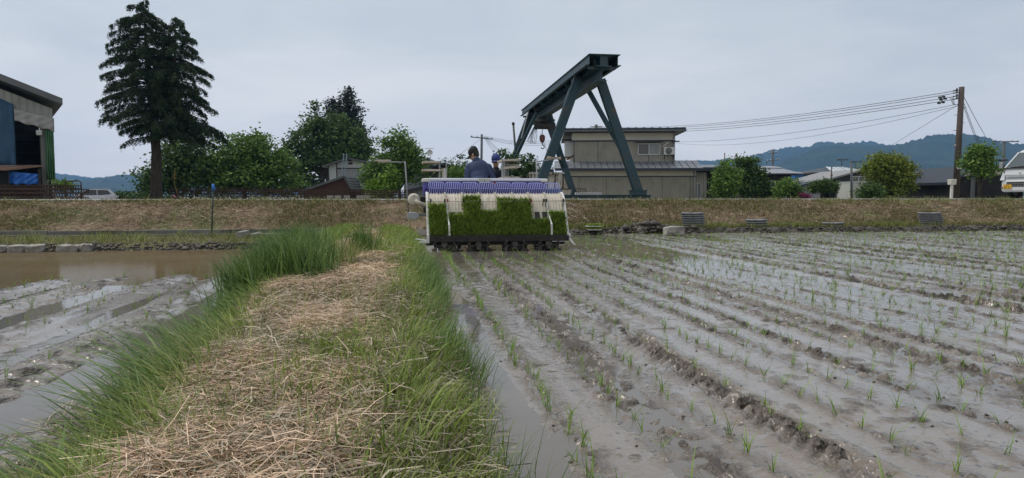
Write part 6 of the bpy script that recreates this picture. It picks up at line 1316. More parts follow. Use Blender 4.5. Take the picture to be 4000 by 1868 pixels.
T_('conifer_hedge', 'rounded bright green conifer hedge behind the person in the black cap', 42, 1785, 0.7, [(1760, 685, 35, 34), (1800, 690, 45, 36), (1840, 695, 40, 36), (1785, 720, 60, 40)], 7000, 0.13, L_MID, trunk=0.05, seed=28, cat='hedge', clump=0.2, limbs=False)
T_('shrub', 'thin twiggy shrub tips with reddish leaves above the conifer hedge', 44, 1790, 0.7, [(1737, 627, 7, 8), (1762, 630, 4, 12), (1797, 612, 12, 12), (1790, 635, 6, 14), (1818, 635, 8, 18), (1800, 660, 20, 16)], 520, 0.14, L_DULL, trunk=0.03, seed=29, cat='shrub', clump=0.10, per=10)
T_('persimmon_tree', 'sparse glossy tree behind the right seedling rack', 38, 2010, 0.72, [(1965, 605, 22, 14), (1995, 625, 30, 26), (2055, 625, 26, 22), (2075, 650, 26, 20), (2020, 660, 40, 28), (2000, 700, 40, 30), (2050, 690, 20, 20)], 2600, 0.17, L_DULL, trunk=0.07, seed=30, clump=0.17, per=18, fork=0.2)
T_('garden_tree', 'pointed light green garden tree beside the house porch', 43, 2828, 0.6, [(2832, 650, 16, 20), (2826, 680, 32, 26), (2830, 715, 46, 34), (2828, 745, 50, 30), (2860, 700, 22, 34)], 6500, 0.17, L_MID, trunk=0.07, seed=31, clump=0.2)
T_('garden_tree', 'dark multi-stemmed garden tree before the striped farmhouse roof', 46, 2920, 0.5, [(2900, 632, 35, 16), (2935, 640, 30, 22), (2890, 680, 30, 40), (2925, 690, 40, 40), (2970, 680, 22, 18), (2910, 740, 50, 34), (2968, 730, 26, 40), (3010, 745, 30, 26)], 8000, 0.19, L_DARK, trunk=0.08, seed=32, clump=0.24)
T_('shrub', 'round mid-green shrub in front of the farmhouse', 44, 3078, 0.6, [(3075, 725, 32, 24), (3090, 742, 30, 26), (3052, 745, 24, 26), (3110, 760, 20, 18)], 4200, 0.16, L_MID, trunk=0.04, seed=33, cat='shrub', clump=0.18)
T_('clipped_shrub', 'dark clipped dome-shaped shrub on a short trunk before the dark barn', 44, 3212, 0.5, [(3185, 728, 30, 20), (3225, 724, 40, 22), (3250, 732, 24, 20), (3210, 740, 56, 14)], 9000, 0.09, L_DARK, trunk=0.10, seed=34, cat='shrub', clump=0.10, limbs=False, fork=0.75, gap=0.3)
T_('flowering_shrub', 'small magenta flowering shrub left of the clipped dome shrub', 43, 3145, 0.62, [(3140, 764, 14, 9), (3158, 768, 10, 8)], 500, 0.10, leafmat('magenta_flower', (0.10, 0.02, 0.05), (0.30, 0.05, 0.14)), trunk=0.0, seed=35, cat='shrub', clump=0.1)
T_('yard_tree', 'yellow-tipped green tree with vase-shaped crown before the cream container', 42, 3475, 0.6, [(3440, 620, 26, 20), (3500, 628, 40, 24), (3410, 650, 30, 22), (3470, 655, 60, 30), (3540, 660, 34, 28), (3390, 665, 22, 20), (3480, 700, 65, 34), (3530, 710, 32, 30), (3480, 742, 50, 24)], 9500, 0.17, L_YEL, trunk=0.09, seed=36, clump=0.24, stems=2)
T_('shrub', 'dark green spreading shrub in front of the cream container', 40, 3400, 0.68, [(3400, 735, 30, 18), (3385, 755, 28, 20), (3415, 755, 28, 20)], 3500, 0.14, L_DARK, trunk=0.04, seed=37, cat='shrub', clump=0.17)
T_('maple_tree', 'dark red maple with low spreading crown behind the bank', 44, 3640, 0.6, [(3600, 705, 40, 22), (3650, 700, 45, 24), (3680, 720, 30, 22), (3620, 735, 50, 24), (3700, 730, 24, 30)], 6500, 0.14, L_RED, trunk=0.08, seed=38, clump=0.2, fork=0.4)
T_('roadside_tree', 'slim leafy green tree beside the tall utility pole', 33, 3832, 0.72, [(3835, 590, 20, 22), (3805, 600, 20, 28), (3855, 615, 16, 28), (3830, 630, 40, 30), (3790, 638, 26, 20), (3835, 668, 34, 24), (3850, 650, 22, 28)], 6000, 0.15, L_MID, trunk=0.05, seed=39, clump=0.18, fork=0.45, stems=2)
T_('hedge', 'low green hedge at the end of the bank road beside the silver car', 55, 510, 0.0, [(440, 770, 30, 12), (490, 764, 40, 12), (540, 766, 40, 14), (590, 765, 30, 16), (400, 772, 20, 8)], 3500, 0.2, L_DULL, trunk=0.0, seed=40, cat='hedge', clump=0.22)
T_('shrub', 'small green shrub at the foot of the shed corner', 31, 240, 0.72, [(240, 722, 18, 16), (256, 728, 10, 12)], 900, 0.13, L_MID, trunk=0.02, seed=41, cat='shrub', clump=0.15)
# rope and pink float under the cedar
rp = thing('yellow_rope', 'frayed yellow rope hanging from the cedar down to a pink float', 'rope', at(690, 772, 36)); O = rp.location
MB().tube([at(p[0], p[1], 36) - O for p in ((684, 660), (681, 690), (683, 700), (679, 706), (682, 720), (690, 745), (698, 775))], 0.012, 6).build('strand', mat('yellow_rope', (0.25, 0.17, 0.05), rough=0.8), rp)
MB().tube([at(681 + 7 * math.cos(a), 690 + 9 * math.sin(a), 36) - O for a in np.linspace(0, 6.28, 14)], 0.011, 6).build('loop', MATS['yellow_rope'], rp)
MB().ell(at(682, 768, 36) - O, (0.10, 0.07, 0.05), 10, 8, Matrix.Rotation(0.5, 3, 'Y')).build('float', mat('pink_float', (0.5, 0.12, 0.22), rough=0.5), rp)
# ================================================================ straw, grass, seedlings, small things
def FWA(s, t, z): return np.stack([s * CA - t * SA, s * SA + t * CA, z], 1)
def ribbons(C, L, W, az, tilt, bend, sway=None):
    """flat stems: centre, length, width, azimuth, tilt, sideways bend"""
    n = len(C); d = np.stack([np.cos(az) * np.cos(tilt), np.sin(az) * np.cos(tilt), np.sin(tilt)], 1); p = np.stack([-np.sin(az), np.cos(az), 0 * az], 1)
    up = np.cross(d, p); roll = rng.uniform(-1.0, 1.0, n)[:, None]; w = p * np.cos(roll) + up * np.sin(roll)
    rows = []
    for f in (-1, 0, 1):
        c = C + d * (L / 2 * f)[:, None] + (p * (bend * L * (f * f))[:, None]) + np.stack([0 * L, 0 * L, 0.10 * L * (1 - f * f)], 1)
        k = (W * (1.0 if f == 0 else 0.75))[:, None] * 0.5; rows += [c - w * k, c + w * k]
    V = np.stack(rows, 1).reshape(-1, 3); o = np.arange(n) * 6
    return V, [np.stack([o, o + 1, o + 3, o + 2], 1), np.stack([o + 2, o + 3, o + 5, o + 4], 1)]
def ribbon_obj(name, m, *a): V, Q = ribbons(*a); return stuff(link(name, fast_mesh(name, V, Q), m))
M_STRAW = mat('straw', (0.33, 0.21, 0.13), (0.85, 0.645, 0.465), island=True, rough=0.65, spec=0.4)
M_STRAWG = mat('old_straw', (0.10, 0.075, 0.05), (0.50, 0.43, 0.33), island=True, rough=0.8)
M_DRY = mat('dry_litter', (0.14, 0.095, 0.06), (0.52, 0.40, 0.275), island=True, rough=0.85)
G_TALL = mat('grass_tall', (0.05, 0.105, 0.022), (0.18, 0.28, 0.075), island=True, rough=0.5, trans=0.25, spec=0.4)
G_FRESH = mat('grass_fresh', (0.085, 0.15, 0.02), (0.30, 0.38, 0.075), island=True, rough=0.5, trans=0.28, spec=0.4)
G_MIX = mat('grass_mixed', (0.09, 0.14, 0.028), (0.34, 0.35, 0.13), island=True, rough=0.6, trans=0.2, spec=0.3)
G_BANK = mat('grass_bank', (0.075, 0.10, 0.028), (0.30, 0.27, 0.11), island=True, rough=0.7, trans=0.15, spec=0.3)
def ridge_pts(n, s0, s1, t0, t1, pw=1.0, mask=None):
    s = rng.uniform(s0, s1, n); t = t0 + (t1 - t0) * rng.uniform(0, 1, n) ** pw
    if mask is not None: k = mask(s, t) > rng.uniform(0, 1, n); s, t = s[k], t[k]
    return s, t
UPAZ = FA                         # azimuth of the s direction
# straw layers on the path
def smask(s, t): return np.clip(0.62 + 2.0 * fbm(s * 2.2, t * 1.5, 100, 3), 0.03, 1)
def cmask(s, t):                     # straw thins out towards both edges of the path
    return smask(s, t) * sstep(0.14, 0.42, s - redge(t) + 0.14 * fbm(t * 1.5, s, 101, 2)) * (1 - sstep(-0.22, 0.10, s + 0.3 * fbm(t * 1.2, s, 102, 2)))
for nm, n, t0, t1, pw, L0, L1, W0, W1, zz, m in (('straw_cover', 90000, 1.0, 6.0, 1.1, 0.03, 0.15, 0.0016, 0.0034, 0.035, M_STRAW), ('long_straw', 6000, 1.0, 6.0, 1.1, 0.10, 0.30, 0.0018, 0.0032, 0.05, M_STRAW), ('straw_cover', 34000, 6.0, 14.5, 1.1, 0.05, 0.20, 0.003, 0.007, 0.045, M_STRAW), ('dull_straw', 18000, 1.0, 6.0, 1.0, 0.04, 0.2, 0.002, 0.004, 0.04, M_STRAWG)):
    s, t = ridge_pts(n, -1.4, 0.4, t0, t1, pw, cmask if m is M_STRAW else smask)
    hump = 0.05 * np.clip(fbm(s * 2.6, t * 2.1, 103, 2), 0, 1)
    z = ridge_z(s, t) + rng.uniform(0.002, zz, len(s)) + hump
    az = rng.normal(0.25, 0.9, len(s)) + 1.2 * fbm(s * 1.5, t * 1.5, 104, 2) + np.where(rng.uniform(size=len(s)) < 0.4, rng.uniform(0, 3.14, len(s)), 0)
    ribbon_obj(nm, m, FWA(s, t, z), rng.uniform(L0, L1, len(s)), rng.uniform(W0, W1, len(s)), az, rng.normal(0, 0.26, len(s)), rng.normal(0, 0.13, len(s)))
# thin stray straw in the grass beside the path
s, t = ridge_pts(9000, -1.55, 0.34, 1.0, 12, 1.3)
ribbon_obj('stray_straw', M_STRAWG, FWA(s, t, ridge_z(s, t) + rng.uniform(0.005, 0.05, len(s))), rng.uniform(0.06, 0.25, len(s)), rng.uniform(0.003, 0.006, len(s)), rng.uniform(0, 3.14, len(s)), rng.normal(0, 0.3, len(s)), rng.normal(0, 0.08, len(s)))
def grass(name, m, s, t, h0, h1, w0, w1, azm, azs, l0, l1, c0, c1, zf=ridge_z, segs=3, dz=0.0):
    n = len(s); B = FWA(s, t, zf(s, t) - 0.01 + dz); az = rng.normal(azm, azs, n)
    return stuff(blade_obj(name, m, B, rng.uniform(h0, h1, n), rng.uniform(w0, w1, n), az, rng.uniform(l0, l1, n), rng.uniform(c0, c1, n), segs))
def tuft(n, k, s0, s1, t0, t1, sp, pw=1.0):
    """k tufts of n blades"""
    cs = rng.uniform(s0, s1, k); ct = t0 + (t1 - t0) * rng.uniform(0, 1, k) ** pw
    return (np.repeat(cs, n) + rng.normal(0, sp, n * k)), (np.repeat(ct, n) + rng.normal(0, sp, n * k))
PI = math.pi
# left edge: long blades leaning out over the water
def ltuft(n, k, a, b_, t0, t1, sp, pw=1.0):
    ct = t0 + (t1 - t0) * rng.uniform(0, 1, k) ** pw; cs = redge(ct) + rng.uniform(a, b_, k)
    return (np.repeat(cs, n) + rng.normal(0, sp, n * k)), (np.repeat(ct, n) + rng.normal(0, sp, n * k))
s, t = ltuft(11, 300, 0.06, 0.42, 1.2, 9, 0.05, 1.3); grass('edge_grass', G_FRESH, s, t, 0.07, 0.20, 0.006, 0.012, PI + FA, 0.9, 0.15, 0.8, 0.1, 0.7)
s, t = ltuft(10, 150, 0.02, 0.30, 1.4, 8, 0.06, 1.2); grass('edge_grass', G_TALL, s, t, 0.11, 0.26, 0.007, 0.014, PI + FA + 0.3, 0.7, 0.4, 1.0, 0.2, 0.8)
s, t = ltuft(12, 120, 0.2, 0.6, 1.2, 6, 0.06, 1.2); grass('edge_grass', G_MIX, s, t, 0.06, 0.18, 0.003, 0.006, PI + FA + 0.3, 1.5, 0.3, 1.0, 0.2, 0.8)
s, t = ltuft(14, 16, 0.0, 0.3, 1.5, 4.5, 0.06); grass('long_leaves', G_TALL, s, t, 0.20, 0.36, 0.009, 0.016, PI + FA - 0.1, 0.5, 0.6, 1.2, 0.1, 0.6, segs=5)
s, t = ltuft(26, 34, 0.05, 0.5, 1.5, 4.0, 0.06); grass('seed_grass', G_MIX, s, t, 0.12, 0.28, 0.0025, 0.0045, PI + FA, 0.8, 0.3, 0.9, 0.1, 0.6)
s, t = ltuft(40, 80, 0.0, 0.78, 5.9, 8.3, 0.09); grass('tall_grass', G_TALL, s, t, 0.28, 0.54, 0.009, 0.016, PI + FA, 1.3, 0.05, 0.45, 0.0, 0.5)
s, t = tuft(30, 22, -1.0, -0.55, 6.6, 8.2, 0.07); grass('tall_grass', G_MIX, s, t, 0.15, 0.34, 0.005, 0.008, FA, 1.6, 0.1, 0.6, 0.0, 0.5)
s, t = tuft(34, 12, -0.62, -0.42, 8.2, 9.0, 0.05); grass('tall_grass', G_TALL, s, t, 0.25, 0.5, 0.006, 0.010, FA, 1.6, 0.0, 0.35, 0.0, 0.3)
s, t = ltuft(22, 360, 0.05, 0.75, 8.4, 15.6, 0.10); grass('edge_grass', G_FRESH, s, t, 0.10, 0.27, 0.007, 0.013, PI + FA, 1.5, 0.05, 0.5, 0.0, 0.5)
# right edge
s, t = tuft(13, 640, -0.20, 0.30, 1.0, 8.5, 0.05, 1.3); grass('edge_grass', G_MIX, s, t, 0.04, 0.13, 0.0045, 0.009, FA, 1.4, 0.1, 0.7, 0.0, 0.6)
s, t = tuft(14, 200, -0.05, 0.30, 1.6, 8.5, 0.05, 1.1); grass('edge_grass', G_FRESH, s, t, 0.06, 0.18, 0.005, 0.010, FA, 1.0, 0.1, 0.6, 0.0, 0.6)
s, t = tuft(14, 90, 0.16, 0.32, 3.2, 8.5, 0.05); grass('edge_grass', G_TALL, s, t, 0.14, 0.30, 0.005, 0.010, FA + 0.4, 0.8, 0.1, 0.5, 0.0, 0.5)
s, t = tuft(6, 26, 0.26, 0.38, 1.8, 4.0, 0.03); grass('edge_grass', G_TALL, s, t, 0.16, 0.30, 0.003, 0.005, FA + 0.4, 0.9, 0.05, 0.4, 0.0, 0.4)
s, t = tuft(20, 330, -0.40, 0.26, 8.0, 15.8, 0.10); grass('edge_grass', G_FRESH, s, t, 0.08, 0.20, 0.007, 0.012, FA, 1.3, 0.1, 0.7, 0.0, 0.6)
# sparse green through the straw, low weeds in the foreground
s, t = tuft(8, 460, -1.1, 0.0, 1.0, 9, 0.04, 1.3); grass('path_grass', G_MIX, s, t, 0.05, 0.17, 0.003, 0.0065, FA, 2.5, 0.1, 0.7, 0.0, 0.5)
s, t = tuft(24, 40, -0.50, 0.05, 2.3, 3.8, 0.05); grass('path_grass', G_FRESH, s, t, 0.06, 0.16, 0.004, 0.008, FA, 2.0, 0.1, 0.6, 0.0, 0.5)
s, t = tuft(50, 62, -1.05, -0.3, 1.5, 2.8, 0.07); grass('path_grass', G_TALL, s, t, 0.04, 0.10, 0.0025, 0.005, FA, 2.5, 0.2, 0.9, 0.0, 0.6)
s, t = tuft(34, 80, -0.25, 0.28, 1.5, 3.6, 0.06); grass('path_grass', G_FRESH, s, t, 0.03, 0.07, 0.004, 0.009, FA, 2.5, 0.3, 1.0, 0.0, 0.6)
# ---- left verge, bank, right verge
s, t = tuft(12, 1300, -13, -1.6, 12.45, 14.95, 0.10); grass('verge_grass', G_BANK, s, t, 0.03, 0.11, 0.006, 0.012, FA, 2.5, 0.1, 0.8, 0, 0.5, verge_z, 2)
s, t = tuft(16, 90, -10, -1.6, 12.5, 14.9, 0.09); grass('verge_grass', G_MIX, s, t, 0.10, 0.25, 0.008, 0.015, FA, 2.5, 0.05, 0.6, 0, 0.5, verge_z, 2)
def bk(s, t): return bank_z(s, t)
n = 46000; s = rng.uniform(-14, 22, n); t = 16.15 + 1.85 * rng.uniform(0, 1, n) ** 1.0; msk = np.clip(0.75 + 1.3 * fbm(s * 0.6, t * 1.1, 110, 3), 0.15, 1) > rng.uniform(size=n); s, t = s[msk], t[msk]
ribbon_obj('bank_litter', M_DRY, FWA(s, t, bk(s, t) + rng.uniform(0.0, 0.05, len(s))), rng.uniform(0.06, 0.22, len(s)), rng.uniform(0.004, 0.010, len(s)), rng.uniform(0, PI, len(s)), rng.normal(0.05, 0.28, len(s)), rng.normal(0, 0.1, len(s)))
n = 52000; s = rng.uniform(-14, 22, n); t = rng.uniform(16.3, 18.2, n); msk = (fbm(s * 0.45, t * 0.9, 111, 3) * 2.4 + 0.42 + 0.5 * sstep(17.3, 18.0, t)) > rng.uniform(size=n); s, t = s[msk], t[msk]
grass('bank_grass', G_BANK, s, t, 0.07, 0.19, 0.009, 0.018, -PI / 2, 1.3, 0.1, 0.8, 0, 0.5, bk, 2)
s, t = tuft(10, 600, -14, 22, 17.85, 18.25, 0.08); grass('bank_grass', G_BANK, s, t, 0.04, 0.12, 0.007, 0.014, -PI / 2, 2, 0.1, 0.6, 0, 0.4, bk, 2, 0.02)
s, t = tuft(14, 900, 0.6, 21, 15.98, 16.5, 0.09); grass('verge_grass', G_BANK, s, t, 0.05, 0.17, 0.008, 0.015, -PI / 2, 1.5, 0.1, 0.7, 0, 0.5, lambda a, b: np.maximum(rverge_z(a, b), bank_z(a, b) * (b > 16.3)), 2)
s, t = tuft(18, 130, 2.5, 14, 16.0, 16.5, 0.12); grass('verge_grass', G_FRESH, s, t, 0.08, 0.22, 0.008, 0.014, -PI / 2, 1.5, 0.1, 0.7, 0, 0.5, lambda a, b: np.maximum(rverge_z(a, b), bank_z(a, b) * (b > 16.3)), 2)
s, t = tuft(26, 95, -14, 22, 17.5, 18.28, 0.10); grass('bank_weeds', G_MIX, s, t, 0.08, 0.22, 0.007, 0.014, -PI / 2, 2.5, 0.05, 0.5, 0, 0.5, bk, 3, 0.02)
s, t = tuft(30, 70, -14, 22, 16.25, 17.4, 0.13); grass('bank_weeds', G_MIX, s, t, 0.06, 0.18, 0.008, 0.015, -PI / 2, 2.5, 0.1, 0.8, 0, 0.5, bk, 3)
# pale cut branches and stems lying on the bank
n = 70; s = rng.normal(4.2, 0.45, n); t = rng.uniform(16.7, 17.7, n); ribbon_obj('cut_branches', M_STRAWG, FWA(s, t, bk(s, t) + 0.06), rng.uniform(0.3, 0.7, n), rng.uniform(0.008, 0.016, n), rng.normal(-0.7, 0.45, n), rng.normal(-0.1, 0.3, n), rng.normal(0, 0.15, n))
n = 260; s = np.concatenate([rng.uniform(-12, -2, 170), rng.uniform(3, 16, 90)]); t = rng.uniform(17.7, 18.25, n); C = FWA(s, t, bk(s, t) + rng.uniform(0.05, 0.17, n))
stuff(link('wildflowers', leaf_mesh('wildflowers', C, 0.026, 77, asp=0.9), mat('petal', (0.55, 0.55, 0.48), (0.6, 0.5, 0.2), island=True, rough=0.6)))

# ---------------------------------------------------------------- mud clods
def clods(name, s, t, z, r, m, seed=5):
    g = np.random.default_rng(seed); n = len(s); C = FWA(s, t, z)
    D8 = np.array([(1, 0, 0), (0, 1, 0), (-1, 0, 0), (0, -1, 0), (0, 0, 1), (0, 0, -1)], float); F8 = np.array([(0, 1, 4), (1, 2, 4), (2, 3, 4), (3, 0, 4), (1, 0, 5), (2, 1, 5), (3, 2, 5), (0, 3, 5)])
    V = D8[None] * (r[:, None, None] * g.uniform(0.5, 1.4, (n, 6, 1))) * np.array([1.2, 1.2, 0.6]); a = g.uniform(0, 6.28, n); c_, s_ = np.cos(a), np.sin(a)
    V = np.stack([V[..., 0] * c_[:, None] - V[..., 1] * s_[:, None], V[..., 0] * s_[:, None] + V[..., 1] * c_[:, None], V[..., 2]], 2) + C[:, None]
    return stuff(link(name, fast_mesh(name, V.reshape(-1, 3), (F8[None] + (np.arange(n) * 6)[:, None, None]).reshape(-1, 3), True), m))
n = 1500; k = rng.integers(0, 40, n); s = ROW0 + ROWD * k + rng.normal(0, 0.05, n); t = rng.uniform(1.4, 15.5, n)
j = rng.integers(0, len(TRACKS), 2500); s = np.concatenate([s, np.array([TRACKS[i][0] for i in j]) + rng.normal(0, 1, 2500) * np.array([TRACKS[i][1] for i in j])]); t = np.concatenate([t, rng.uniform(1.4, 15.5, 2500)])
kp = ~((t > 9.5) & (s < 3.1)); s, t = s[kp], t[kp]
clods('mud_clods', s, t, mud_h(s, t) + 0.002, np.minimum(rng.gamma(2.0, 0.002, len(s)) + 0.002, 0.008), M_DARKMUD)
n = 1500; s = rng.uniform(-7, -1.9, n); t = rng.uniform(1.4, 8.6, n); clods('mud_clods', s, t, lmud_h(s, t) + 0.002, np.minimum(rng.gamma(2.0, 0.002, n) + 0.002, 0.008), M_DARKMUD)
n = 2600; s = rng.uniform(-7.6, -1.9, n); t = rng.normal(12.36, 0.13, n); clods('edge_clods', s, t, verge_z(s, t) + 0.008, rng.gamma(2.0, 0.008, n) + 0.006, M_DARKMUD)
n = 2200; s = np.concatenate([rng.uniform(0.6, 20, 1800), rng.normal(6.1, 0.45, 400)]); t = np.concatenate([rng.normal(15.78, 0.08, 1800), rng.normal(15.85, 0.12, 400)]); rr = np.concatenate([rng.gamma(2, 0.009, 1800) + 0.006, rng.gamma(2, 0.022, 400) + 0.01])
clods('edge_clods', s, t, rverge_z(s, t) + 0.015 + np.concatenate([np.zeros(1800), 0.12 * np.exp(-((s[1800:] - 6.1) / 0.4) ** 2)]), rr, M_DARKMUD)

# ---------------------------------------------------------------- rice seedlings
M_RICE = mat('rice_leaf', (0.09, 0.18, 0.02), (0.27, 0.42, 0.07), island=True, rough=0.5, trans=0.25)
def seed_pts():
    P = []
    for k in range(66):
        t = 1.6 + rng.uniform(0, 0.17)
        while t < 15.4:
            s = ROW0 + ROWD * k + rng.normal(0, 0.018); kk = 1.0
            if not (t > 11.1 and s < 3.05) and rng.uniform() > (0.10 if k else 0.03): P.append((s, t, 0, 1.0, k))
            if k == 0 and t < 11: P.append((s + rng.normal(0, 0.02), t + 0.07, 0, 0.95, k))
            t += 0.155 * rng.uniform(0.85, 1.2)
    for k in range(20):
        t = 1.5
        while t < 8.8:
            s = -1.95 - 0.31 * k + rng.normal(0, 0.03)
            if rng.uniform() > 0.22: P.append((s, t, 1, 0.85, k))
            t += 0.19 * rng.uniform(0.8, 1.3)
    return P
SP = []; pts = seed_pts(); ps = np.array([p[0] for p in pts]); pt_ = np.array([p[1] for p in pts])
zz = np.where(np.array([p[2] for p in pts]) == 0, mud_h(ps, pt_), lmud_h(ps, pt_))
for (s, t, side, k, row), z in zip(pts, zz):
    p = FW(s, t, float(z))
    if p.y < 1.0: continue
    u = 2000 + FPX * p.x / p.y
    inview = -60 < u < 4060 and p.y > 2.2
    SP.append((0 if inview else 1, p.length, p, k, side, row))
SP.sort(key=lambda a: (a[0], a[1]))
variants = []
for v in range(8):
    n = 4 + v % 4; B = np.stack([rng.normal(0, 0.006, n), rng.normal(0, 0.006, n), np.full(n, -0.01)], 1)
    V, Q, T = blades(B, rng.uniform(0.06, 0.135, n), rng.uniform(0.0035, 0.006, n), rng.uniform(0, 6.28, n), rng.uniform(0.1, 0.65, n), rng.uniform(0, 0.6, n), 3)
    me = fast_mesh('rice_seedling', V, Q + [T]); me.materials.append(M_RICE); variants.append((me, V, Q, T))
ROWN = {}
ORD = ['first', 'second', 'third', 'fourth', 'fifth', 'sixth', 'seventh', 'eighth', 'ninth', 'tenth', 'eleventh', 'twelfth'] + [f'{i}th' for i in range(13, 70)]
for i, (_, _, p, k, side, row) in enumerate(SP[:300]):
    o = link('rice_seedling', variants[i % 8][0]); o.location = p; o.rotation_euler = (0, 0, rng.uniform(0, 6.28)); o.scale = (k, k, k * rng.uniform(0.8, 1.15))
    j = ROWN[(side, row)] = ROWN.get((side, row), -1) + 1
    tag(o, ORD[j] + ' rice seedling from the camera in the ' + ORD[row] + (' row right of the grassy ridge' if side == 0 else ' row left of the grassy ridge'), 'rice seedling', ('right paddy ' if side == 0 else 'left paddy ') + ORD[row] + ' row of seedlings')
Vs, Qs, off = [], [], 0
for i, (_, _, p, k, side, row) in enumerate(SP[300:]):
    me, V, Q, T = variants[i % 8]; a = rng.uniform(0, 6.28); c_, s_ = math.cos(a), math.sin(a); kk = k * rng.uniform(0.8, 1.15)
    W = V.copy()
    if p.y > 5: W[:, :2] *= 1.25
    X = np.stack([W[:, 0] * c_ - W[:, 1] * s_, W[:, 0] * s_ + W[:, 1] * c_, W[:, 2]], 1) * kk + np.array(p)
    Vs.append(X); Qs.append((off, [q + off for q in Q], T + off)); off += len(X)
stuff(link('far_rice_seedlings', fast_mesh('far_rice_seedlings', np.concatenate(Vs), [np.concatenate([np.concatenate(q[1]) for q in Qs]), np.concatenate([q[2] for q in Qs])]), M_RICE))

# ---------------------------------------------------------------- small things along the paddies
b0 = at(826, 926, 13.75); t0_ = at(833, 720, 13.75)
stk = thing('marker_stake', 'thin green stake with a bright blue top beside the ditch', 'stake', (b0.x, b0.y, 0.05)); O = stk.location
MB().tube([(0, 0, 0), t0_ - O], 0.016, 8).build('shaft', mat('green_stake', (0.025, 0.05, 0.04), rough=0.5), stk)
tp0 = O.lerp(t0_, 0.875) - O; MB().tube([tp0, t0_ - O + Vector((0, 0, 0.005))], 0.026, 10).build('blue_cap', mat('blue_cap_plastic', (0.03, 0.17, 0.55), rough=0.4), stk); p = O.lerp(t0_, 0.93) - O; MB().box(p.x + 0.022, p.x + 0.05, p.y - 0.02, p.y + 0.02, p.z - 0.03, p.z + 0.02).build('tag', mat('blue_tag', (0.05, 0.12, 0.3), rough=0.5), stk)
def chunk(name, label, cat, c, dims, rz, m, seed, jit=0.025, group=None):
    g = random.Random(seed); bm = bmesh.new(); bmesh.ops.create_cube(bm, size=1.0); bmesh.ops.scale(bm, vec=dims, verts=bm.verts); bmesh.ops.subdivide_edges(bm, edges=bm.edges[:], cuts=3, use_grid_fill=True)
    for v in bm.verts: v.co += Vector((g.uniform(-1, 1), g.uniform(-1, 1), g.uniform(-1, 1))) * jit
    for f in bm.faces: f.smooth = True
    me = bpy.data.meshes.new(name); bm.to_mesh(me); bm.free(); o = link(name, me, m, None, c, (g.uniform(-.06, .06), g.uniform(-.06, .06), rz)); o.modifiers.new('round', 'SUBSURF').render_levels = 2; tag(o, label, cat, group); return o
M_SLAB = mat('pale_slab', (0.26, 0.245, 0.22), (0.38, 0.36, 0.33), scale=6, rough=0.95, bump=0.01, bscale=40, dirt=(0.14, 0.12, 0.09), dscale=3)
for i, (u0, u1, v, lab) in enumerate(((-150, -52, 972, 'grey concrete edging slab cut by the left picture border'), (-48, 70, 972, 'long grey concrete edging slab at the left end of the paddy edge'), (74, 136, 969, 'cracked grey edging slab right of the long slab'), (138, 200, 966, 'rounded grey edging slab next to the muddy gap'), (250, 328, 962, 'broken pale edging slab right of the muddy gap'), (330, 365, 964, 'small broken slab piece beside the broken pale slab'))):
    a = at(u0, v, 11.4); b_ = at(u1, v, 11.4 + 0.16 * (u1 - u0) * 11.4 / FPX); c = (a + b_) / 2; tt_ = 12.33; ss_ = c.x * CA + c.y * SA
    chunk('edging_slab', lab, 'concrete slab', FW(ss_, tt_, 0.055 + 0.008 * (i % 2)), ((b_.x - a.x) * 0.98, 0.22, 0.13), FA + 0.04 * (i % 3 - 1), M_SLAB, 60 + i, 0.016 if i < 4 else 0.026, 'edging slabs of the flooded paddy')
gx = at(955, 921, 13.2); gbx = thing('sluice_box', 'grey concrete sluice box at the corner of the ditch and ridge', 'sluice box', (gx.x, 13.3, 0.0), FA)
for (x0, x1, y0, y1, z1) in ((-0.14, -0.04, -0.2, 0.5, 0.24), (0.12, 0.2, -0.2, 0.5, 0.20)): MB().box(x0, x1, y0, y1, -0.05, z1).build('wall', M_CONC, gbx, bevel=0.01)
MB().box(-0.039, 0.119, 0.1, 0.14, -0.05, 0.16).build('gate_board', M_DARKST, gbx); MB().box(0.205, 0.75, 0.15, 0.27, 0.0, 0.185).build('lintel', M_CONC, gbx, bevel=0.01)
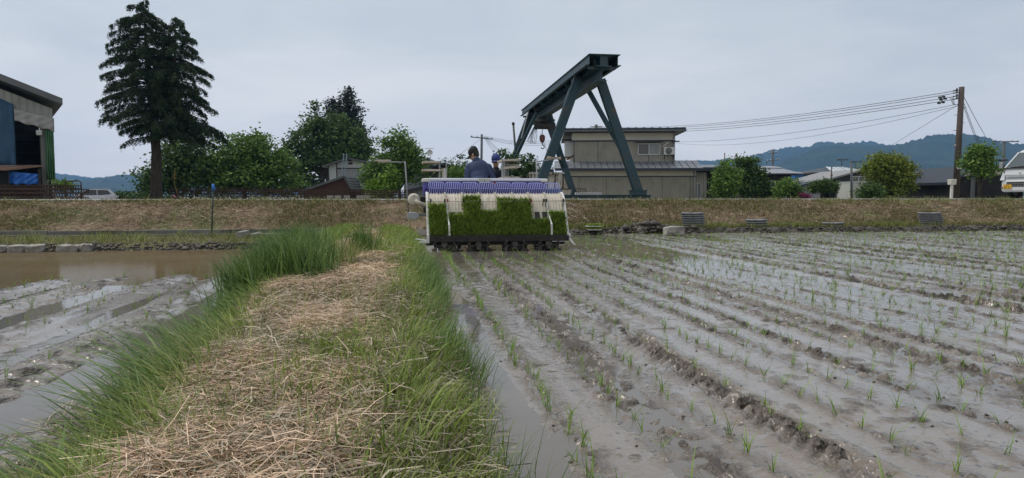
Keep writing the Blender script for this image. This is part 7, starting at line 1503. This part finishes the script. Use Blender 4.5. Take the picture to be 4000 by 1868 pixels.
# corrugated sheets standing at the foot of the bank
M_CORR = mat('corrugated_grey', (0.13, 0.135, 0.145), (0.24, 0.245, 0.255), scale=3, rough=0.6, dirt=(0.06, 0.05, 0.04), dscale=5)
def corrugated(label, u0, u1, v0, v1, t, nw, tilt):
    """sheet of horizontal corrugations leaning against the bank, folded slightly in the middle"""
    um = (u0 + u1) / 2; a = at(um, v1, 1.0); d = Vector((a.x, 1.0, 0)); r_ = Vector((-SA, CA, 0)); k = t / d.dot(r_); c = d * k
    zb = at(um, v1, c.y).z; zt = at(um, v0, c.y).z; w = (u1 - u0) * c.y / FPX; h = zt - zb
    o = thing('corrugated_sheet', label, 'corrugated sheet', (c.x, c.y, zb), FA, 'corrugated sheets at the foot of the bank')
    for hs in (0, 1):
        V = []; nz = nw * 8
        for j in range(nz + 1):
            f = j / nz; y = tilt * f * h + 0.028 * math.cos(2 * PI * f * nw)
            for x in ((-w / 2, -0.003) if hs == 0 else (0.003, w / 2)): V.append((x, y + 0.10 * abs(x), h * f + 0.02 * (x if hs else -x) / w * 0.6))
        m_ = MB().add(V, [(2 * j, 2 * j + 1, 2 * j + 3, 2 * j + 2) for j in range(nz)], True).build('panel', M_CORR, o); m_.modifiers.new('t', 'SOLIDIFY').thickness = 0.006
corrugated('tallest corrugated sheet standing behind the dirt heap below the bank', 2668, 2760, 831, 891, 16.05, 7, 0.35)
corrugated('low corrugated sheet half sunk in the grass, second from the left', 2917, 3006, 857, 894, 16.05, 4, 0.35)
corrugated('flattest corrugated sheet barely showing above the verge', 3214, 3306, 869, 887, 16.1, 2, 0.35)
corrugated('tall dark corrugated sheet near the right edge of the bank', 3597, 3703, 831, 891, 16.15, 8, 0.35)
c = at(2322, 890, 16.3); c.z = 0.10
tr = thing('seedling_tray_stack', 'two stacked trays of bright green seedlings left on the verge', 'tray stack', c, FA)
for k in range(2):
    MB().box(-0.16 - 0.03 * k, 0.14, -0.15, 0.15, 0.015 + 0.085 * k, 0.03 + 0.085 * k).build('tray', M_WHITEP, tr)
    nb = 1500; B = np.stack([rng.uniform(-0.17, 0.15, nb), rng.uniform(-0.15, 0.15, nb), np.full(nb, 0.03 + 0.085 * k)], 1)
    V, Q, T = blades(B, rng.uniform(0.05, 0.075, nb), rng.uniform(0.006, 0.01, nb), rng.uniform(0, 6.28, nb), rng.uniform(0.0, 0.4, nb), rng.uniform(0, 0.3, nb), 2); stuff(link('leaves', fast_mesh('leaves', V, Q + [T]), M_MATG, tr))
c = at(2632, 900, 15.9); chunk('concrete_lump', 'pale cracked concrete lump on the paddy edge left of the dirt heap', 'concrete lump', (c.x, c.y, 0.10), (0.46, 0.3, 0.22), FA, M_SLAB, 80, 0.04)
# ================================================================ haze
hz = MB().box(-2950, 2950, -60, 2950, -1.5, 262)
hm = bpy.data.materials.new('haze'); hm.use_nodes = True; hn = hm.node_tree.nodes; hn.clear()
ho = hn.new('ShaderNodeOutputMaterial'); hv = hn.new('ShaderNodeVolumePrincipled')
hv.inputs['Color'].default_value = (0.22, 0.48, 0.94, 1); hv.inputs['Density'].default_value = 0.00019; hv.inputs['Anisotropy'].default_value = 0.2
hm.node_tree.links.new(hv.outputs[0], ho.inputs['Volume'])
stuff(hz.build('haze', hm))
